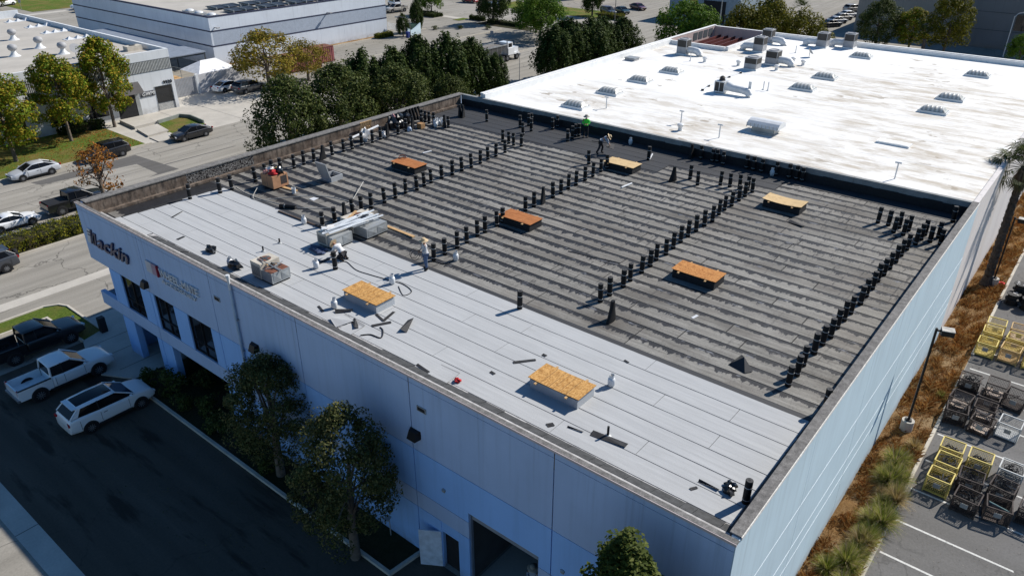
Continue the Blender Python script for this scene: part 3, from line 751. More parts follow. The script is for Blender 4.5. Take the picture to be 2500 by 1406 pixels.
# tan cabinet heaped with bags
tc = thing('tan_cabinet', 'tan sheet-metal air conditioner cabinet heaped with red and black bags', 'air conditioner', (9.95, 36.5, RZ - .01))
MB().bx(.1, 1.1, .1, 1.15, 0, .14).build('kerb', M['dark'], tc)
bd = MB().bx(0, 1.18, 0, 1.28, .12, .95).build('cabinet', M['canvas'], tc)
lv = MB()
for i in range(12): lv.bx(.62 + i * .04, .635 + i * .04, -.012, 0, .3, .85)
lv.build('louvre', M['core'], bd, kind='stuff')
MB().bx(-.008, 0, .63, .65, .15, .93).build('seam', M['core'], bd)
def blob(name, label, cat, c, r, m, seed, sq=.6, n=12, group=None):
    rr = random.Random(seed); b = MB(); ph = [rr.uniform(0, 6) for _ in range(8)]
    prof = []
    for i in range(8):
        a = pi * i / 7
        for j in range(n):
            t = 2 * pi * j / n
            q = 1 + .22 * sin(3 * t + ph[0] + 2 * a) + .16 * sin(5 * t + ph[1] - 3 * a) + .1 * sin(7 * a + ph[2]) + rr.uniform(-.09, .09)
            b.v.append((r[0] * sin(a) * cos(t) * q, r[1] * sin(a) * sin(t) * q, r[2] * max(-.97 * .5, -cos(a) * sq) * q + r[2] * .48))
    for i in range(7):
        for j in range(n): b.f.append((i * n + j, i * n + (j + 1) % n, (i + 1) * n + (j + 1) % n, (i + 1) * n + j)); b.m.append(0)
    o = b.build(name, m, None, c, smooth=35)
    return tag(o, label, cat, group) if label else o
M['bag'] = mat('black_plastic', (.012, .012, .013), .28, .3, 6, spec=.6)
M['red'] = mat('red_cloth', (.42, .02, .025), .8)
M['plastic_w'] = mat('clear_wrap', (.62, .60, .58), .35)
for (dx, dy, m, r, lb) in ((.35, .35, M['red'], .24, 'red tool bag on the tan cabinet'), (.75, .3, M['bag'], .28, 'black bag on the tan cabinet'), (.5, .85, M['plastic_w'], .26, 'crumpled white wrap on the tan cabinet'), (.9, .8, mat('yellow_cloth', (.55, .38, .1)), .17, 'yellow cloth bundle on the tan cabinet'), (.25, .95, mat('pink_wrap', (.5, .24, .2)), .18, 'pinkish wrap on the tan cabinet')):
    blob('bag', lb, 'bag', (9.95 + dx, 36.5 + dy, RZ + .93), (r, r * 1.2, r * 1.3), m, int(dx * 100))
# tools and scraps on the cluttered unit
ux, uy, uz = 1.95, 25.4, RZ
tl = thing('timber_scraps', 'timber offcuts and tools heaped on the rusty-lidded air conditioner', 'scraps', (ux, uy, uz + .68))
for i in range(9):
    a = rnd.uniform(0, 3.1); L = rnd.uniform(.35, 1.0)
    MB().box((rnd.uniform(.25, .9), rnd.uniform(.2, 1.0), .04 + i * .016), (L, .05, .04), 0, a, 0, rnd.uniform(-.1, .12)).build('offcut', rnd.choice((M['wood'], M['galv'], M['core'], M['canvas'])), tl)
tag(MB().tube([(2.3, 26.9, RZ + .99), (2.2, 25.9, RZ + 1.02), (2.35, 25.2, RZ + .8)], .025, 6).build('steel_bar', M['galv']), 'long bar laid over the cream fan housing', 'bar')
# metal trim stack across the twin units
tr = thing('metal_trim_stack', 'bundle of long white metal roof trim laid across the cream air conditioners', 'metal trim', (0, 0, 0))
for i in range(9):
    o = rnd.uniform(-.05, .05); y0 = 25.9 + i * .1
    MB().box((8.3 + o * 4, y0 + .55 + o, RZ + .90 + (i % 3) * .05), (3.5 + rnd.uniform(-.3, .3), .09, .05), 0, radians(-6 + i * 1.1 + rnd.uniform(-3, 3)), 0, rnd.uniform(-.03, .03)).build('trim_length', mat('trim_white', (.6, .63, .66), .4) if i == 0 else bpy.data.materials['trim_white'], tr)
tag(MB().box((9.0, 27.6, RZ + .93), (1.5, .14, .05), 0, radians(28)).build('plank', M['wood']), 'orange plank lying on the far cream lid', 'plank')
tag(MB().box((10.58, 25.3, RZ + .05), (.2, 2.3, .06), 0, radians(-2)).build('plank', M['wood']), 'long orange plank lying on grey felt beyond the twin air conditioners', 'plank')
tag(MB().box((10.73, 36.0, RZ + .05), (.22, 1.5, .05), 0, radians(6)).build('plank', M['wood']), 'short orange plank on felt beside the tan cabinet', 'plank')
blob('plastic_wrap', 'crumpled pale plastic wrap slumped beside the cream fan housing', 'plastic wrap', (7.0, 27.2, RZ + .83), (.4, .3, .22), M['plastic_w'], 61)
blob('blue_tarp', 'dark blue tarp bunched on white sheeting beside the kneeling worker', 'tarp', (6.0, 26.9, RZ), (.35, .6, .2), mat('tarp_blue', (.03, .05, .11), .6), 62)
for i in range(5): tag(MB().box((0, 0, .03), (rnd.uniform(.5, 1.3), .08, .05), 0, rnd.uniform(-1, 1)).build('timber_offcut', rnd.choice((M['wood'], M['galv'], M['cream'])), None, (8.6 + i * .3, 26.3 + i * .28, RZ + .84)), 'timber offcut tossed on the galvanised air conditioner lid', 'offcut', 'offcuts on the galvanised air conditioner')
blob('black_cable_heap', 'black cable heap on the far cream lid', 'cable', (9.3, 26.9, RZ + .83), (.35, .3, .2), M['bag'], 5)
# roof hatch
hx, hy = 13.3, 34.8
ht = thing('roof_hatch', 'open grey roof hatch with its lid standing upright', 'hatch', (hx, hy, RZ - .01))
hm = mat('hatch_grey', (.34, .35, .36), .6, .12)
MB().bx(0, 1.0, 0, .07, 0, .36).bx(0, 1.0, .98, 1.05, 0, .36).bx(0, .07, .07, .98, 0, .36).bx(.93, 1.0, .07, .98, 0, .36).build('kerb_frame', hm, ht)
MB().bx(.06, .94, .06, .99, .02, .06).build('hatch_well', M['dark'], ht)
ld_ = MB().box((-.2, .52, .86), (.06, 1.1, 1.05), 0, 0, 0, radians(-16)).build('lid', hm, ht)
MB().box((-.15, .52, .86), (.03, .9, .85), 0, 0, 0, radians(-16)).build('lid_lining', mat('hatch_lining', (.42, .42, .42), .8), ld_)
MB().cyl((.05, .1, .34), (-.2, .1, .8), .012, None, 6).build('stay', M['galv'], ht)
# conduit, loose felt pieces and buckets on the grey felt
def hose(name, label, pts, r, m, cat='hose', z=RZ):
    P = [Vector((*at(p[0], p[1], z), z + (p[2] if len(p) > 2 else 0) + r)) for p in pts]
    out = []
    for i in range(len(P) - 1):
        p0 = P[max(i - 1, 0)]; p1 = P[i]; p2 = P[i + 1]; p3 = P[min(i + 2, len(P) - 1)]
        for s in np.linspace(0, 1, 6, endpoint=False):
            out.append(.5 * ((2 * p1) + (p2 - p0) * s + (2 * p0 - 5 * p1 + 4 * p2 - p3) * s * s + (3 * p1 - p0 - 3 * p2 + p3) * s ** 3))
    out.append(P[-1]); return tag(MB().tube(out, r, 6).build(name, m, smooth=60), label, cat)
M['pvc'] = mat('grey_conduit', (.42, .41, .38), .6)
hose('conduit', 'grey conduit curving over felt from the tan cabinet to the lying felt roll', [(577, 458), (600, 472), (640, 488), (690, 501)], .022, M['pvc'], 'conduit')
hose('conduit', 'long grey conduit with upturned end crossing felt beside the open hatch', [(630, 472, .35), (622, 488), (700, 483), (780, 479), (850, 492), (868, 505)], .022, M['pvc'], 'conduit')
hose('conduit', 'straight grey conduit running from lying felt roll to standing rolls', [(722, 508), (790, 509), (850, 498), (888, 455, .3)], .022, M['pvc'], 'conduit')
hose('conduit', 'pale conduit lying along the stained parapet', [(690, 390), (780, 355), (850, 330)], .03, M['wht'], 'conduit')
def lying(px, py, L, rz, label):
    x, y = at(px, py, RZ)
    t = thing('lying_felt_roll', label, 'roll', (x, y, RZ)); 
    MB().cyl((-L / 2 * cos(rz), -L / 2 * sin(rz), RR), (L / 2 * cos(rz), L / 2 * sin(rz), RR), RR, None, 16).build('roll_body', M['roll'], t, smooth=40)
    e = Vector((L / 2 * cos(rz), L / 2 * sin(rz), RR)); d = e.copy(); d.z = 0; d.normalize()
    MB().cyl(e, e + d * .004, .045, None, 10).build('core_tube', M['rollend'], t)
    MB().cyl(-d * .2 + Vector((0, 0, RR)), -d * .17 + Vector((0, 0, RR)), RR + .004, None, 16).build('strap', M['strap'], t)
lying(703, 509, 1.05, radians(-62), 'black felt roll lying on its side among grey conduit')
M['scrap'] = mat('felt_scrap', (.022, .022, .024), .7, .3, 6)
def scrap(px, py, pts, label, m=None, lift=.012, bend=.0, group=None, name='felt_scrap', cat='felt scrap'):
    x, y = at(px, py, RZ); b = MB(); n = len(pts)
    zz = [lift + (bend * (i % 2)) for i in range(n)]
    b.v = [(p[0], p[1], zz[i]) for i, p in enumerate(pts)] + [(p[0], p[1], zz[i] + .008) for i, p in enumerate(pts)]
    b.f = [tuple(reversed(range(n))), tuple(range(n, 2 * n))] + [(i, (i + 1) % n, n + (i + 1) % n, n + i) for i in range(n)]; b.m = [0] * len(b.f)
    return tag(b.build(name, m or M['scrap'], None, (x, y, RZ)), label, cat, group)
def strip(px, py, px2, py2, w, label, m=None, bend=.02, group=None, name='felt_scrap', cat='felt scrap'):
    x, y = at(px, py, RZ); x2, y2 = at(px2, py2, RZ); d = Vector((x2 - x, y2 - y)); nn = Vector((-d.y, d.x)).normalized() * w / 2
    return scrap(px, py, [(-nn.x, -nn.y), (d.x - nn.x, d.y - nn.y), (d.x + nn.x, d.y + nn.y), (nn.x, nn.y)], label, m, .012, bend, group, name, cat)
strip(1253, 886, 1308, 879, .16, 'straight dark felt strip above the strand-board cover'); strip(908, 797, 955, 787, .2, 'broad dark felt strip below the angled black strip')
strip(935, 785, 962, 762, .16, 'angled black felt strip in the scrap pile'); strip(918, 768, 938, 785, .12, 'short black felt strip in the scrap pile')
strip(1018, 890, 1060, 918, .12, 'thin dark felt strip by the near flashing'); strip(1444, 1058, 1530, 1089, .28, 'long curled black felt strip with a vent pipe behind', bend=.05)
strip(862, 783, 872, 804, .22, 'small rolled black scrap beside a white sheet scrap', bend=.12); strip(985, 812, 1003, 783, .3, 'curled glossy black scrap standing on white sheeting', bend=.16)
strip(818, 763, 862, 758, .26, 'crumpled black scrap beside the gas bottle', bend=.1); strip(777, 748, 790, 762, .12, 'small black square scrap')
strip(1685, 1195, 1702, 1190, .12, 'small black tab on a white cut-out'); strip(420, 532, 445, 517, .1, 'folded black felt strip near the stained parapet end', bend=.03)
strip(433, 586, 450, 578, .18, 'black scrap pair on the parapet end of white sheeting'); strip(1335, 1040, 1352, 1036, .22, 'teardrop black felt scrap near the flashing tabs'); strip(1524, 880, 1535, 886, .1, 'tiny black chip above the cover')
strip(1324, 866, 1334, 870, .16, 'tiny dark square scrap on white sheeting'); strip(1385, 1043, 1424, 1055, .06, 'thin tangled black strip by the long curled strip', bend=.05)
strip(1705, 1175, 1755, 1197, .08, 'bent black ribbon of felt near the roof corner', bend=.08); strip(1387, 614, 1516, 643, .07, 'long thin black strip lying on grey felt'); strip(1925, 541, 1962, 554, .3, 'rumpled black felt strip near the warped cover', bend=.08)
strip(805, 632, 775, 645, .25, 'dark blue-black scrap in the kneeling worker shade', bend=.04); strip(1197, 908, 1208, 914, .14, 'small black rag beside the red cloth'); strip(690, 760, 705, 752, .1, 'little dark offcut beside the cluttered air conditioner')
scrap(850, 822, [(0, 0), (1.1, .1), (1.2, .9), (.1, .75)], 'loose pale sheet offcut by the near flashing', M['cap'], .015, .03, name='sheet_offcut', cat='offcut')
scrap(820, 800, [(0, 0), (.8, -.3), (1.1, .5), (.3, .8)], 'loose pale triangular sheet offcut with dark edge', M['cap'], .02, .08, name='sheet_offcut', cat='offcut')
scrap(1085, 940, [(0, 0), (1.0, .05), (.98, 1.1), (.0, 1.05)], 'pale square patch sheet with a red cloth on it', M['cap'], .018, .02, name='sheet_offcut', cat='offcut')
blob('red_cloth', 'small red cloth lying on the pale square patch', 'cloth', (*at(1117, 932, RZ), RZ + .03), (.12, .16, .12), M['red'], 3)
hose('felt_ribbon', 'wavy black felt ribbon beside the rectangle offcut', [(880, 820), (905, 818), (930, 826), (935, 808), (928, 800)], .03, M['scrap'], 'felt scrap')
hose('gas_hose', 'black torch hose looping from the gas bottle to the kneeling worker', [(820, 645), (845, 640), (870, 660), (905, 672), (955, 686), (985, 695), (1005, 712), (985, 722), (973, 700)], .022, M['dark'])
hose('gas_hose', 'black hose from standing worker to his gas bottle', [(1035, 640), (1060, 640), (1090, 645), (1108, 633)], .02, M['dark'])
hose('gas_hose', 'thin black hose along the far parapet near the bending worker', [(1445, 345), (1480, 350), (1520, 348), (1538, 352)], .02, M['dark'])
# pennant-shaped folded felt on the grey felt
pf = MB(); P0 = [at(1778, 890, RZ), at(1810, 868, RZ), at(1838, 908, RZ), at(1818, 912, RZ)]
pf.v = [(*P0[0], RZ + .02), (*P0[1], RZ + .05), (*P0[2], RZ + .03), (*P0[3], RZ + .03), ((P0[1][0] + P0[3][0]) / 2, (P0[1][1] + P0[3][1]) / 2, RZ + .38)]
pf.f = [(0, 1, 4), (1, 2, 4), (2, 3, 4), (3, 0, 4), (0, 3, 2, 1)]; pf.m = [0] * 5
tag(pf.build('folded_felt', M['bag']), 'glossy black felt sheet folded into a tent shape on grey felt', 'felt sheet')
for (px, py, s, lb) in ((517, 615, .42, 'round black rubbish bag open on white sheeting'), (575, 655, .5, 'flattened black rubbish bag beside a gas bottle')):
    blob('rubbish_bag', lb, 'rubbish bag', (*at(px, py, RZ), RZ), (s * .55, s * .9, s * .75), M['bag'], int(px))
for (px, py, sd, lb) in ((1783, 1190, 1, 'upper black glove-like bundle near the roof corner'), (1780, 1203, 2, 'lower black cap-like bundle with a pale band')):
    blob('black_bundle', lb, 'bundle', (*at(px, py, RZ), RZ), (.18, .2, .2), M['bag'], sd)
# vent pipes on the main roof
def pipe(px, py, h, label, r=.045, m=None):
    x, y = at(px, py, RZ); t = thing('vent_pipe', label, 'vent pipe', (x, y, RZ - .01))
    MB().cyl((0, 0, 0), (0, 0, h), r, None, 10).build('pipe', m or M['dark'], t, smooth=40); MB().lathe([(.14, 0), (.13, .03), (r + .01, .08)], 12).build('flange', M['galv'], t)
pipe(683, 594, .3, 'short black vent pipe on white sheeting beyond the cluttered unit'); pipe(643, 614, .32, 'short black vent pipe beside the cluttered unit'); pipe(1484, 1064, .45, 'black vent pipe behind the long curled strip')
# bucket
def bucket(px, py, label, m, xy=None, z=RZ, group=None):
    x, y = xy or at(px, py, z); t = thing('bucket', label, 'bucket', (x, y, z), 0, group)
    MB().lathe([(.12, 0), (.15, .34), (.158, .345), (.158, .36), (.14, .36), (.115, .03)], 16).build('pail', m, t, smooth=40)
    MB().tube([(.155 * cos(a), .155 * sin(a) * .3 + .0, .35 + .0 + .14 * sin(a)) for a in np.linspace(0, pi, 8)], .006, 4).build('bail', M['galv'], t)
bucket(718, 472, 'white bucket at the end of the short orange plank', M['wht'])
# timber batten at sheet edge, and hatch scraps
tag(MB().box((8.05, 30.6, RZ + .05), (.12, 5.4, .08), 0, radians(1)).build('edge_timber', mat('dark_timber', (.07, .05, .04))), 'long dark timber lying along the white sheet edge', 'timber')
tag(MB().cyl((*at(1032, 376, RZ), RZ + .06), (*at(1053, 371, RZ), RZ + .06), .06, None, 8).build('core_tube', M['wht']), 'white cardboard tube on felt above the rust-brown cover', 'tube')
tag(MB().cyl((*at(1517, 460, RZ), RZ + .06), (*at(1542, 450, RZ), RZ + .06), .06, None, 8).build('core_tube', M['wht']), 'white cardboard tube lying on felt below the pale cover', 'tube')
tag(MB().cyl((*at(1585, 392, RZ), RZ + .06), (*at(1592, 383, RZ), RZ + .2), .06, None, 8).build('core_tube', M['wht']), 'white cardboard tube leaning beyond the pale cover', 'tube')
scrap(766, 491, [(0, 0), (.45, .05), (.42, .5), (0, .45)], 'white paper square on felt near the conduit', M['wht'], .01, .03, name='paper_scrap', cat='paper')
strip(1690, 777, 1703, 770, .14, 'small white label scrap by the white sheet edge', M['wht'], .0, None, 'paper_scrap', 'paper')
# stores corner: pallet, wrapping, bags, box
pl = thing('pallet', 'pale wooden pallet leaning on the stained parapet', 'pallet', (22.1, 41.35, RZ), 0)
for i in range(6): MB().box((-.5 + i * .2, 0, .55), (.12, .02, 1.15), 0, 0, radians(18)).build('slat', M['wood'], pl)
for zz in (.08, .55, 1.02): MB().box((0, .06 + .3 * (zz - .55) * -1.0, zz), (1.15, .08, .09), 0, 0, radians(18)).build('bearer', M['wood'], pl)
for (x, y, r, m, lb, sd) in ((21.0, 40.2, .55, M['plastic_w'], 'crumpled white plastic wrap below the pallet', 31), (24.6, 41.0, .55, M['bag'], 'black rubbish bag with pink ties next to pallet', 32), (25.4, 41.0, .6, M['bag'], 'large black rubbish bag in the stores corner', 33), (25.0, 40.4, .4, M['bag'], 'low black rubbish bag before the larger bag', 34), (26.3, 41.0, .5, M['bag'], 'upright black bag beside the stacked felt', 35), (24.9, 41.1, .2, mat('pink_ties', (.6, .3, .3)), 'pink and white tied wrap on the black bags', 36), (22.4, 39.6, .3, M['plastic_w'], 'small white wrap behind the parapet row', 37)):
    blob('rubbish_bag', lb, 'rubbish bag', (x, y, RZ + (.75 if r == .2 else 0)), (r * .7, r * .7, r * 1.5), m, sd)
tag(MB().cyl((19.3, 40.0, RZ + .55), (22.6, 40.4, RZ + .75), .09, None, 8).build('white_tube', M['wht']), 'long white tube resting on crumpled wrap', 'tube')
cb = MB().bx(0, .45, 0, .5, 0, .4).build('cardboard_box', mat('cardboard', (.35, .2, .09)), None, (25.9, 38.95, RZ)); tag(cb, 'cardboard box in front of the gas bottle huddle', 'box')
for i in range(5):
    tag(MB().cyl((26.8 + i * .33, 41.15, RZ), (26.8 + i * .33, 41.5, RZ + 1.0), .1, None, 10).build('leaning_roll', M['roll']), 'black felt roll leaning on the stained parapet behind the stores', 'roll', 'rolls leaning on the parapet')
hose('red_strap', 'tangled red strap on black sheeting by the stores', [(1050, 272), (1072, 268), (1085, 262), (1078, 270), (1092, 268), (1062, 274)], .03, M['red'], 'strap')
blob('blue_bucket_lid', 'blue-white plastic tub between the fat bundle and rolls', 'tub', (24.9, 39.3, RZ), (.2, .2, .3), mat('tub_blue', (.4, .48, .6)), 41)

# drain pipe and wall fittings on the facade
dp = thing('drain_pipe', 'grey drain pipe with white top bolted to the shaded facade', 'pipe', (-.1, 25.78, 0))
MB().cyl((0, 0, .2), (0, 0, 9.3), .07, None, 10).build('pipe', mat('pipe_blue', (.38, .48, .6)), dp, smooth=40); MB().cyl((0, 0, 9.3), (0, 0, 10.0), .065, None, 10).cyl((0, 0, 9.95), (0, 0, 10.1), .1, None, 10).build('pipe_top', M['wht'], dp)
for zz in (2, 4, 5.8, 7.6): MB().bx(-.02, .11, -.12, .12, zz, zz + .06).build('bracket', M['galv'], dp)
def walllight(y, z, lb):
    t = thing('wall_light', lb, 'wall light', (0, y, z))
    b = MB(); b.v = [(-.02, -.3, -.18), (-.02, .3, -.18), (-.32, .24, -.2), (-.32, -.24, -.2), (.02, -.3, .2), (.02, .3, .2), (-.2, .2, .16), (-.2, -.2, .16)]
    b.f = [(0, 1, 2, 3), (4, 7, 6, 5), (0, 3, 7, 4), (1, 5, 6, 2), (2, 6, 7, 3), (0, 4, 5, 1)]; b.m = [0] * 6; b.build('hood', M['alu'], t); MB().bx(-.25, -.05, -.2, .2, -.215, -.19).build('lens', M['glass'], t)
walllight(35.2, 6.45, 'black hooded wall light left of the second sign'); walllight(24.6, 6.5, 'black hooded wall light beside the drain pipe'); walllight(13.45, 6.85, 'black hooded wall light at the middle panel joint')
for (y, z, lb) in ((13.0, 8.25, 'small recessed scupper box near the middle joint'), (27.4, 8.2, 'small recessed scupper box near the drain pipe')):
    t = thing('scupper', lb, 'scupper', (0, y, z)); MB().bx(-.04, 0, -.25, .25, -.12, .12).build('frame', M['galv'], t); MB().bx(-.045, -.04, -.2, .2, -.08, .08).build('opening', M['dark'], t)
for (y, z, lb) in ((12.0, 4.6, 'small round wall lamp above the doorway'), (6.0, 4.2, 'small round wall lamp beyond the roller door')):
    t = thing('wall_lamp', lb, 'wall lamp', (0, y, z)); MB().lathe([(.1, 0), (.1, .08), (.05, .12)], 10).build('lamp', M['galv'], t); MB().bx(-.02, .0, -.05, .05, -.1, .1).build('back_plate', M['galv'], t)
# signs
def text(s, size, ext, m, name, parent, loc, shear=0.0, sx=1.0):
    cu = bpy.data.curves.new(name, 'FONT'); cu.body = s; cu.size = size; cu.extrude = ext; cu.shear = shear; cu.resolution_u = 2; cu.space_character = 1.0; cu.offset = .012 * size
    tmp = bpy.data.objects.new('t', cu); C.objects.link(tmp); dg = bpy.context.evaluated_depsgraph_get()
    me = bpy.data.meshes.new_from_object(tmp.evaluated_get(dg)); bpy.data.objects.remove(tmp)
    me.materials.clear(); me.materials.append(m)
    o = put(name, me, parent, loc); o.rotation_euler = (pi / 2, 0, -pi / 2); o.scale = (sx, 1, 1); return o
M['navy'] = mat('navy_letters', (.018, .03, .09), .35); M['silver'] = mat('sign_silver', (.55, .57, .6), .4)
sg = thing('sign_mackin', 'large dark navy letters reading Mackin on the upper wall', 'sign', (-.07, 41.6, 7.2))
def sl(y, w, h, m, z0=0, nm='letter_stroke'):
    b = MB(); s = .35 * h
    b.v = [(dx, y + yy, zz) for dx in (0, .12) for (yy, zz) in ((0, z0), (-w, z0), (-w - s, z0 + h), (-s, z0 + h))]
    b.f = [(0, 1, 2, 3), (7, 6, 5, 4), (0, 4, 5, 1), (1, 5, 6, 2), (2, 6, 7, 3), (3, 7, 4, 0)]; b.m = [0] * 6; return b.build(nm, m, sg)
sl(.1, .42, 1.0, M['silver']); sl(-.28, .16, 1.0, M['navy']); sl(-.60, .34, .85, M['navy']); sl(-.62, .2, .6, M['silver'], .1)
for zz in (.55, .75): MB().bx(-.012, 0, -.55, -.2, zz, zz + .08).build('letter_bar', M['navy'], sg)
text('ackin', 1.3, .06, M['navy'], 'lettering', sg, (-.0, -1.15, .02), .38, 1.42)
sg2 = thing('sign_wheel_mate', 'silver raised letters reading WHEEL-MATE beside a red and white square', 'sign', (-.05, 34.4, 7.6))
MB().bx(-.05, .03, -.62, 0, -.05, .62).build('logo_plate', mat('logo_white', (.5, .48, .5)), sg2)
MB().bx(-.055, .02, -1.15, -.64, -.05, .62).build('logo_plate', mat('logo_mauve', (.38, .27, .33)), sg2); MB().bx(-.08, .02, -1.27, -1.16, -.05, .62).build('logo_bar', mat('logo_red', (.22, .01, .03)), sg2)
text('WHEEL-MATE', .66, .06, M['silver'], 'lettering', sg2, (0, -1.42, .1), 0, .95)
text('ACCESSORY', .34, .05, M['silver'], 'lettering', sg2, (0, -1.45, -.3), 0, 1.85)

# ---- people
def skinned(name, V, E, Rr, m, parent, sub=1):
    me = bpy.data.meshes.new(name); me.from_pydata(V, E, []); me.materials.append(m)
    o = put(name, me, parent); md_ = o.modifiers.new('skin', 'SKIN'); md_.use_smooth_shade = True
    for i, sv in enumerate(me.skin_vertices[0].data):
        sv.radius = (Rr[i], Rr[i]) if not isinstance(Rr[i], tuple) else Rr[i]; sv.use_root = (i == 0)
    s = o.modifiers.new('sub', 'SUBSURF'); s.levels = sub; s.render_levels = sub; return o
M['skin'] = mat('skin', (.36, .2, .13), .6); M['straw'] = mat('straw', (.52, .40, .25), .9); M['denim'] = mat('denim', (.07, .11, .2), .9, .25, 8); M['blackcloth'] = mat('black_trousers', (.02, .02, .024), .9); M['boot'] = mat('work_boot', (.03, .025, .022), .7)
def person(label, loc, rz, J, shirt, trousers, hatm):
    t = thing('person', label, 'person', loc, rz)
    pel, spi, che, nek, hd, top = J['p'], J['s'], J['c'], J['n'], J['h'], J['t']
    V = [pel, spi, che, nek, hd, top]; E = [(0, 1), (1, 2), (2, 3), (3, 4), (4, 5)]; Rr = [.13, .12, .14, .05, .09, .07]
    f = (Vector(hd) - Vector(nek)); face = Vector(J.get('f', (1, 0, 0)))
    V.append(tuple(Vector(hd) + face * .11)); E.append((4, 6)); Rr.append(.022)
    limbs = {}
    for side in 'lr':
        hip, kn, an, toe = J[side + 'leg']; sh, el, wr = J[side + 'arm']
        i = len(V); V += [hip, kn, an, toe]; Rr += [.09, .062, .045, .04]; E += [(0, i), (i, i + 1), (i + 1, i + 2), (i + 2, i + 3)]
        i = len(V); V += [sh, el, wr]; Rr += [.06, .045, .032]; E += [(2, i), (i, i + 1), (i + 1, i + 2)]
    body = skinned('body', V, E, Rr, M['skin'], t)
    SV = [spi, che, tuple(Vector(che) * .5 + Vector(nek) * .5)]; SE = [(0, 1), (1, 2)]; SR = [.15, .17, .11]
    SV.append(tuple(Vector(spi) * .35 + Vector(pel) * .65)); SE.append((0, 3)); SR.append(.155)
    TV = [pel]; TE = []; TR = [.15]
    for side in 'lr':
        hip, kn, an, toe = J[side + 'leg']; sh, el, wr = J[side + 'arm']
        i = len(SV); SV += [sh, el, tuple(Vector(el) * .25 + Vector(wr) * .75)]; SE += [(1, i), (i, i + 1), (i + 1, i + 2)]; SR += [.085, .065, .052]
        i = len(TV); TV += [hip, kn, tuple(Vector(kn) * .12 + Vector(an) * .88)]; TE += [(0, i), (i, i + 1), (i + 1, i + 2)]; TR += [.115, .085, .075]
    skinned('shirt', SV, SE, SR, shirt, t); skinned('trousers', TV, TE, TR, trousers, t)
    for side in 'lr':
        hip, kn, an, toe = J[side + 'leg']; a = Vector(an); o = Vector(toe)
        MB().tube([a + Vector((0, 0, .12)), a, a * .4 + o * .6, o], [.06, .065, .06, .05], 8).build('boot', M['boot'], t, smooth=60)
        sh, el, wr = J[side + 'arm']; w = Vector(wr); d = (w - Vector(el)).normalized(); s2 = d.cross(Vector((0, 0, 1)) if abs(d.z) < .9 else Vector((1, 0, 0))).normalized()
        n2 = d.cross(s2); hb = MB(); pc = w + d * .05
        hb.tube([w, w + d * .05, w + d * .09], [.03, .042, .038], 8)
        for kf in range(4):
            b0 = w + d * .085 + s2 * (-.03 + .02 * kf); L = (.075, .085, .08, .06)[kf]
            hb.tube([b0, b0 + d * L * .5 + n2 * .012, b0 + d * L * .75 + n2 * .045], [.0095, .009, .0075], 5)
        b0 = w + d * .03 - s2 * .035; hb.tube([b0, b0 - s2 * .03 + d * .03, b0 - s2 * .03 + d * .065 + n2 * .01], [.011, .01, .008], 5)
        hb.build('hand', M['skin'], t, smooth=60)
    # hat: crown and wide brim following the head axis
    ax = (Vector(top) - Vector(nek)).normalized(); q = Vector((0, 0, 1)).rotation_difference(ax)
    h = MB(); h.lathe([(.25, -.02), (.23, .0), (.125, .02), (.12, .10), (.085, .14), (.02, .145)], 18)
    o = h.build('hat', hatm, t, smooth=50); o.location = Vector(hd) * .55 + Vector(top) * .45; o.rotation_mode = 'QUATERNION'; o.rotation_quaternion = q
    for sd in (-1, 1):
        fy = face.cross(ax).normalized()
        e = MB().lathe([(.002, -.01), (.012, 0), (.002, .01)], 6).build('eye', M['dark'], t); e.location = Vector(hd) + face * .092 + fy * .033 * sd + ax * .02
    return t
def stand(lean=0.0, arms='front', stance=.1):
    J = dict(p=(0, 0, .93), s=(.02, 0, 1.13), c=(.03, 0, 1.36), n=(.03, 0, 1.52), h=(.06, 0, 1.63), t=(.05, 0, 1.74))
    J['lleg'] = [(0, .1, .88), (.03, .12, .5), (0, .13, .09), (.15, .15, .045)]; J['rleg'] = [(0, -.1, .88), (.02, -.13, .5), (-.04, -.14, .09), (.11, -.17, .045)]
    J['larm'] = [(.02, .2, 1.42), (.06, .27, 1.15), (.27, .1, 1.12)]; J['rarm'] = [(.02, -.2, 1.42), (.05, -.28, 1.15), (.26, -.1, 1.13)]
    return J
face_cam = atan2(CAM.y - 25, CAM.x - 32)
M['greyshirt'] = mat('grey_work_shirt', (.46, .47, .49), .9, .2, 9); M['whiteshirt'] = mat('white_work_shirt', (.62, .62, .63), .9, .15, 9); M['hivis'] = mat('green_shirt', (.07, .75, .06), .8, .15, 7); M['blueshirt'] = mat('blue_grey_shirt', (.27, .31, .37), .9, .15, 9); M['darkhat'] = mat('grey_sun_hat', (.3, .28, .24), .9)
person('person in grey work shirt, jeans and straw hat standing with a torch hose', (8.13, 20.76, RZ), radians(150), stand(), M['greyshirt'], M['denim'], M['straw'])
person('person in bright green shirt and black trousers standing before the far parapet', (32.5, 27.3, RZ), face_cam, stand(), M['hivis'], M['blackcloth'], M['darkhat'])
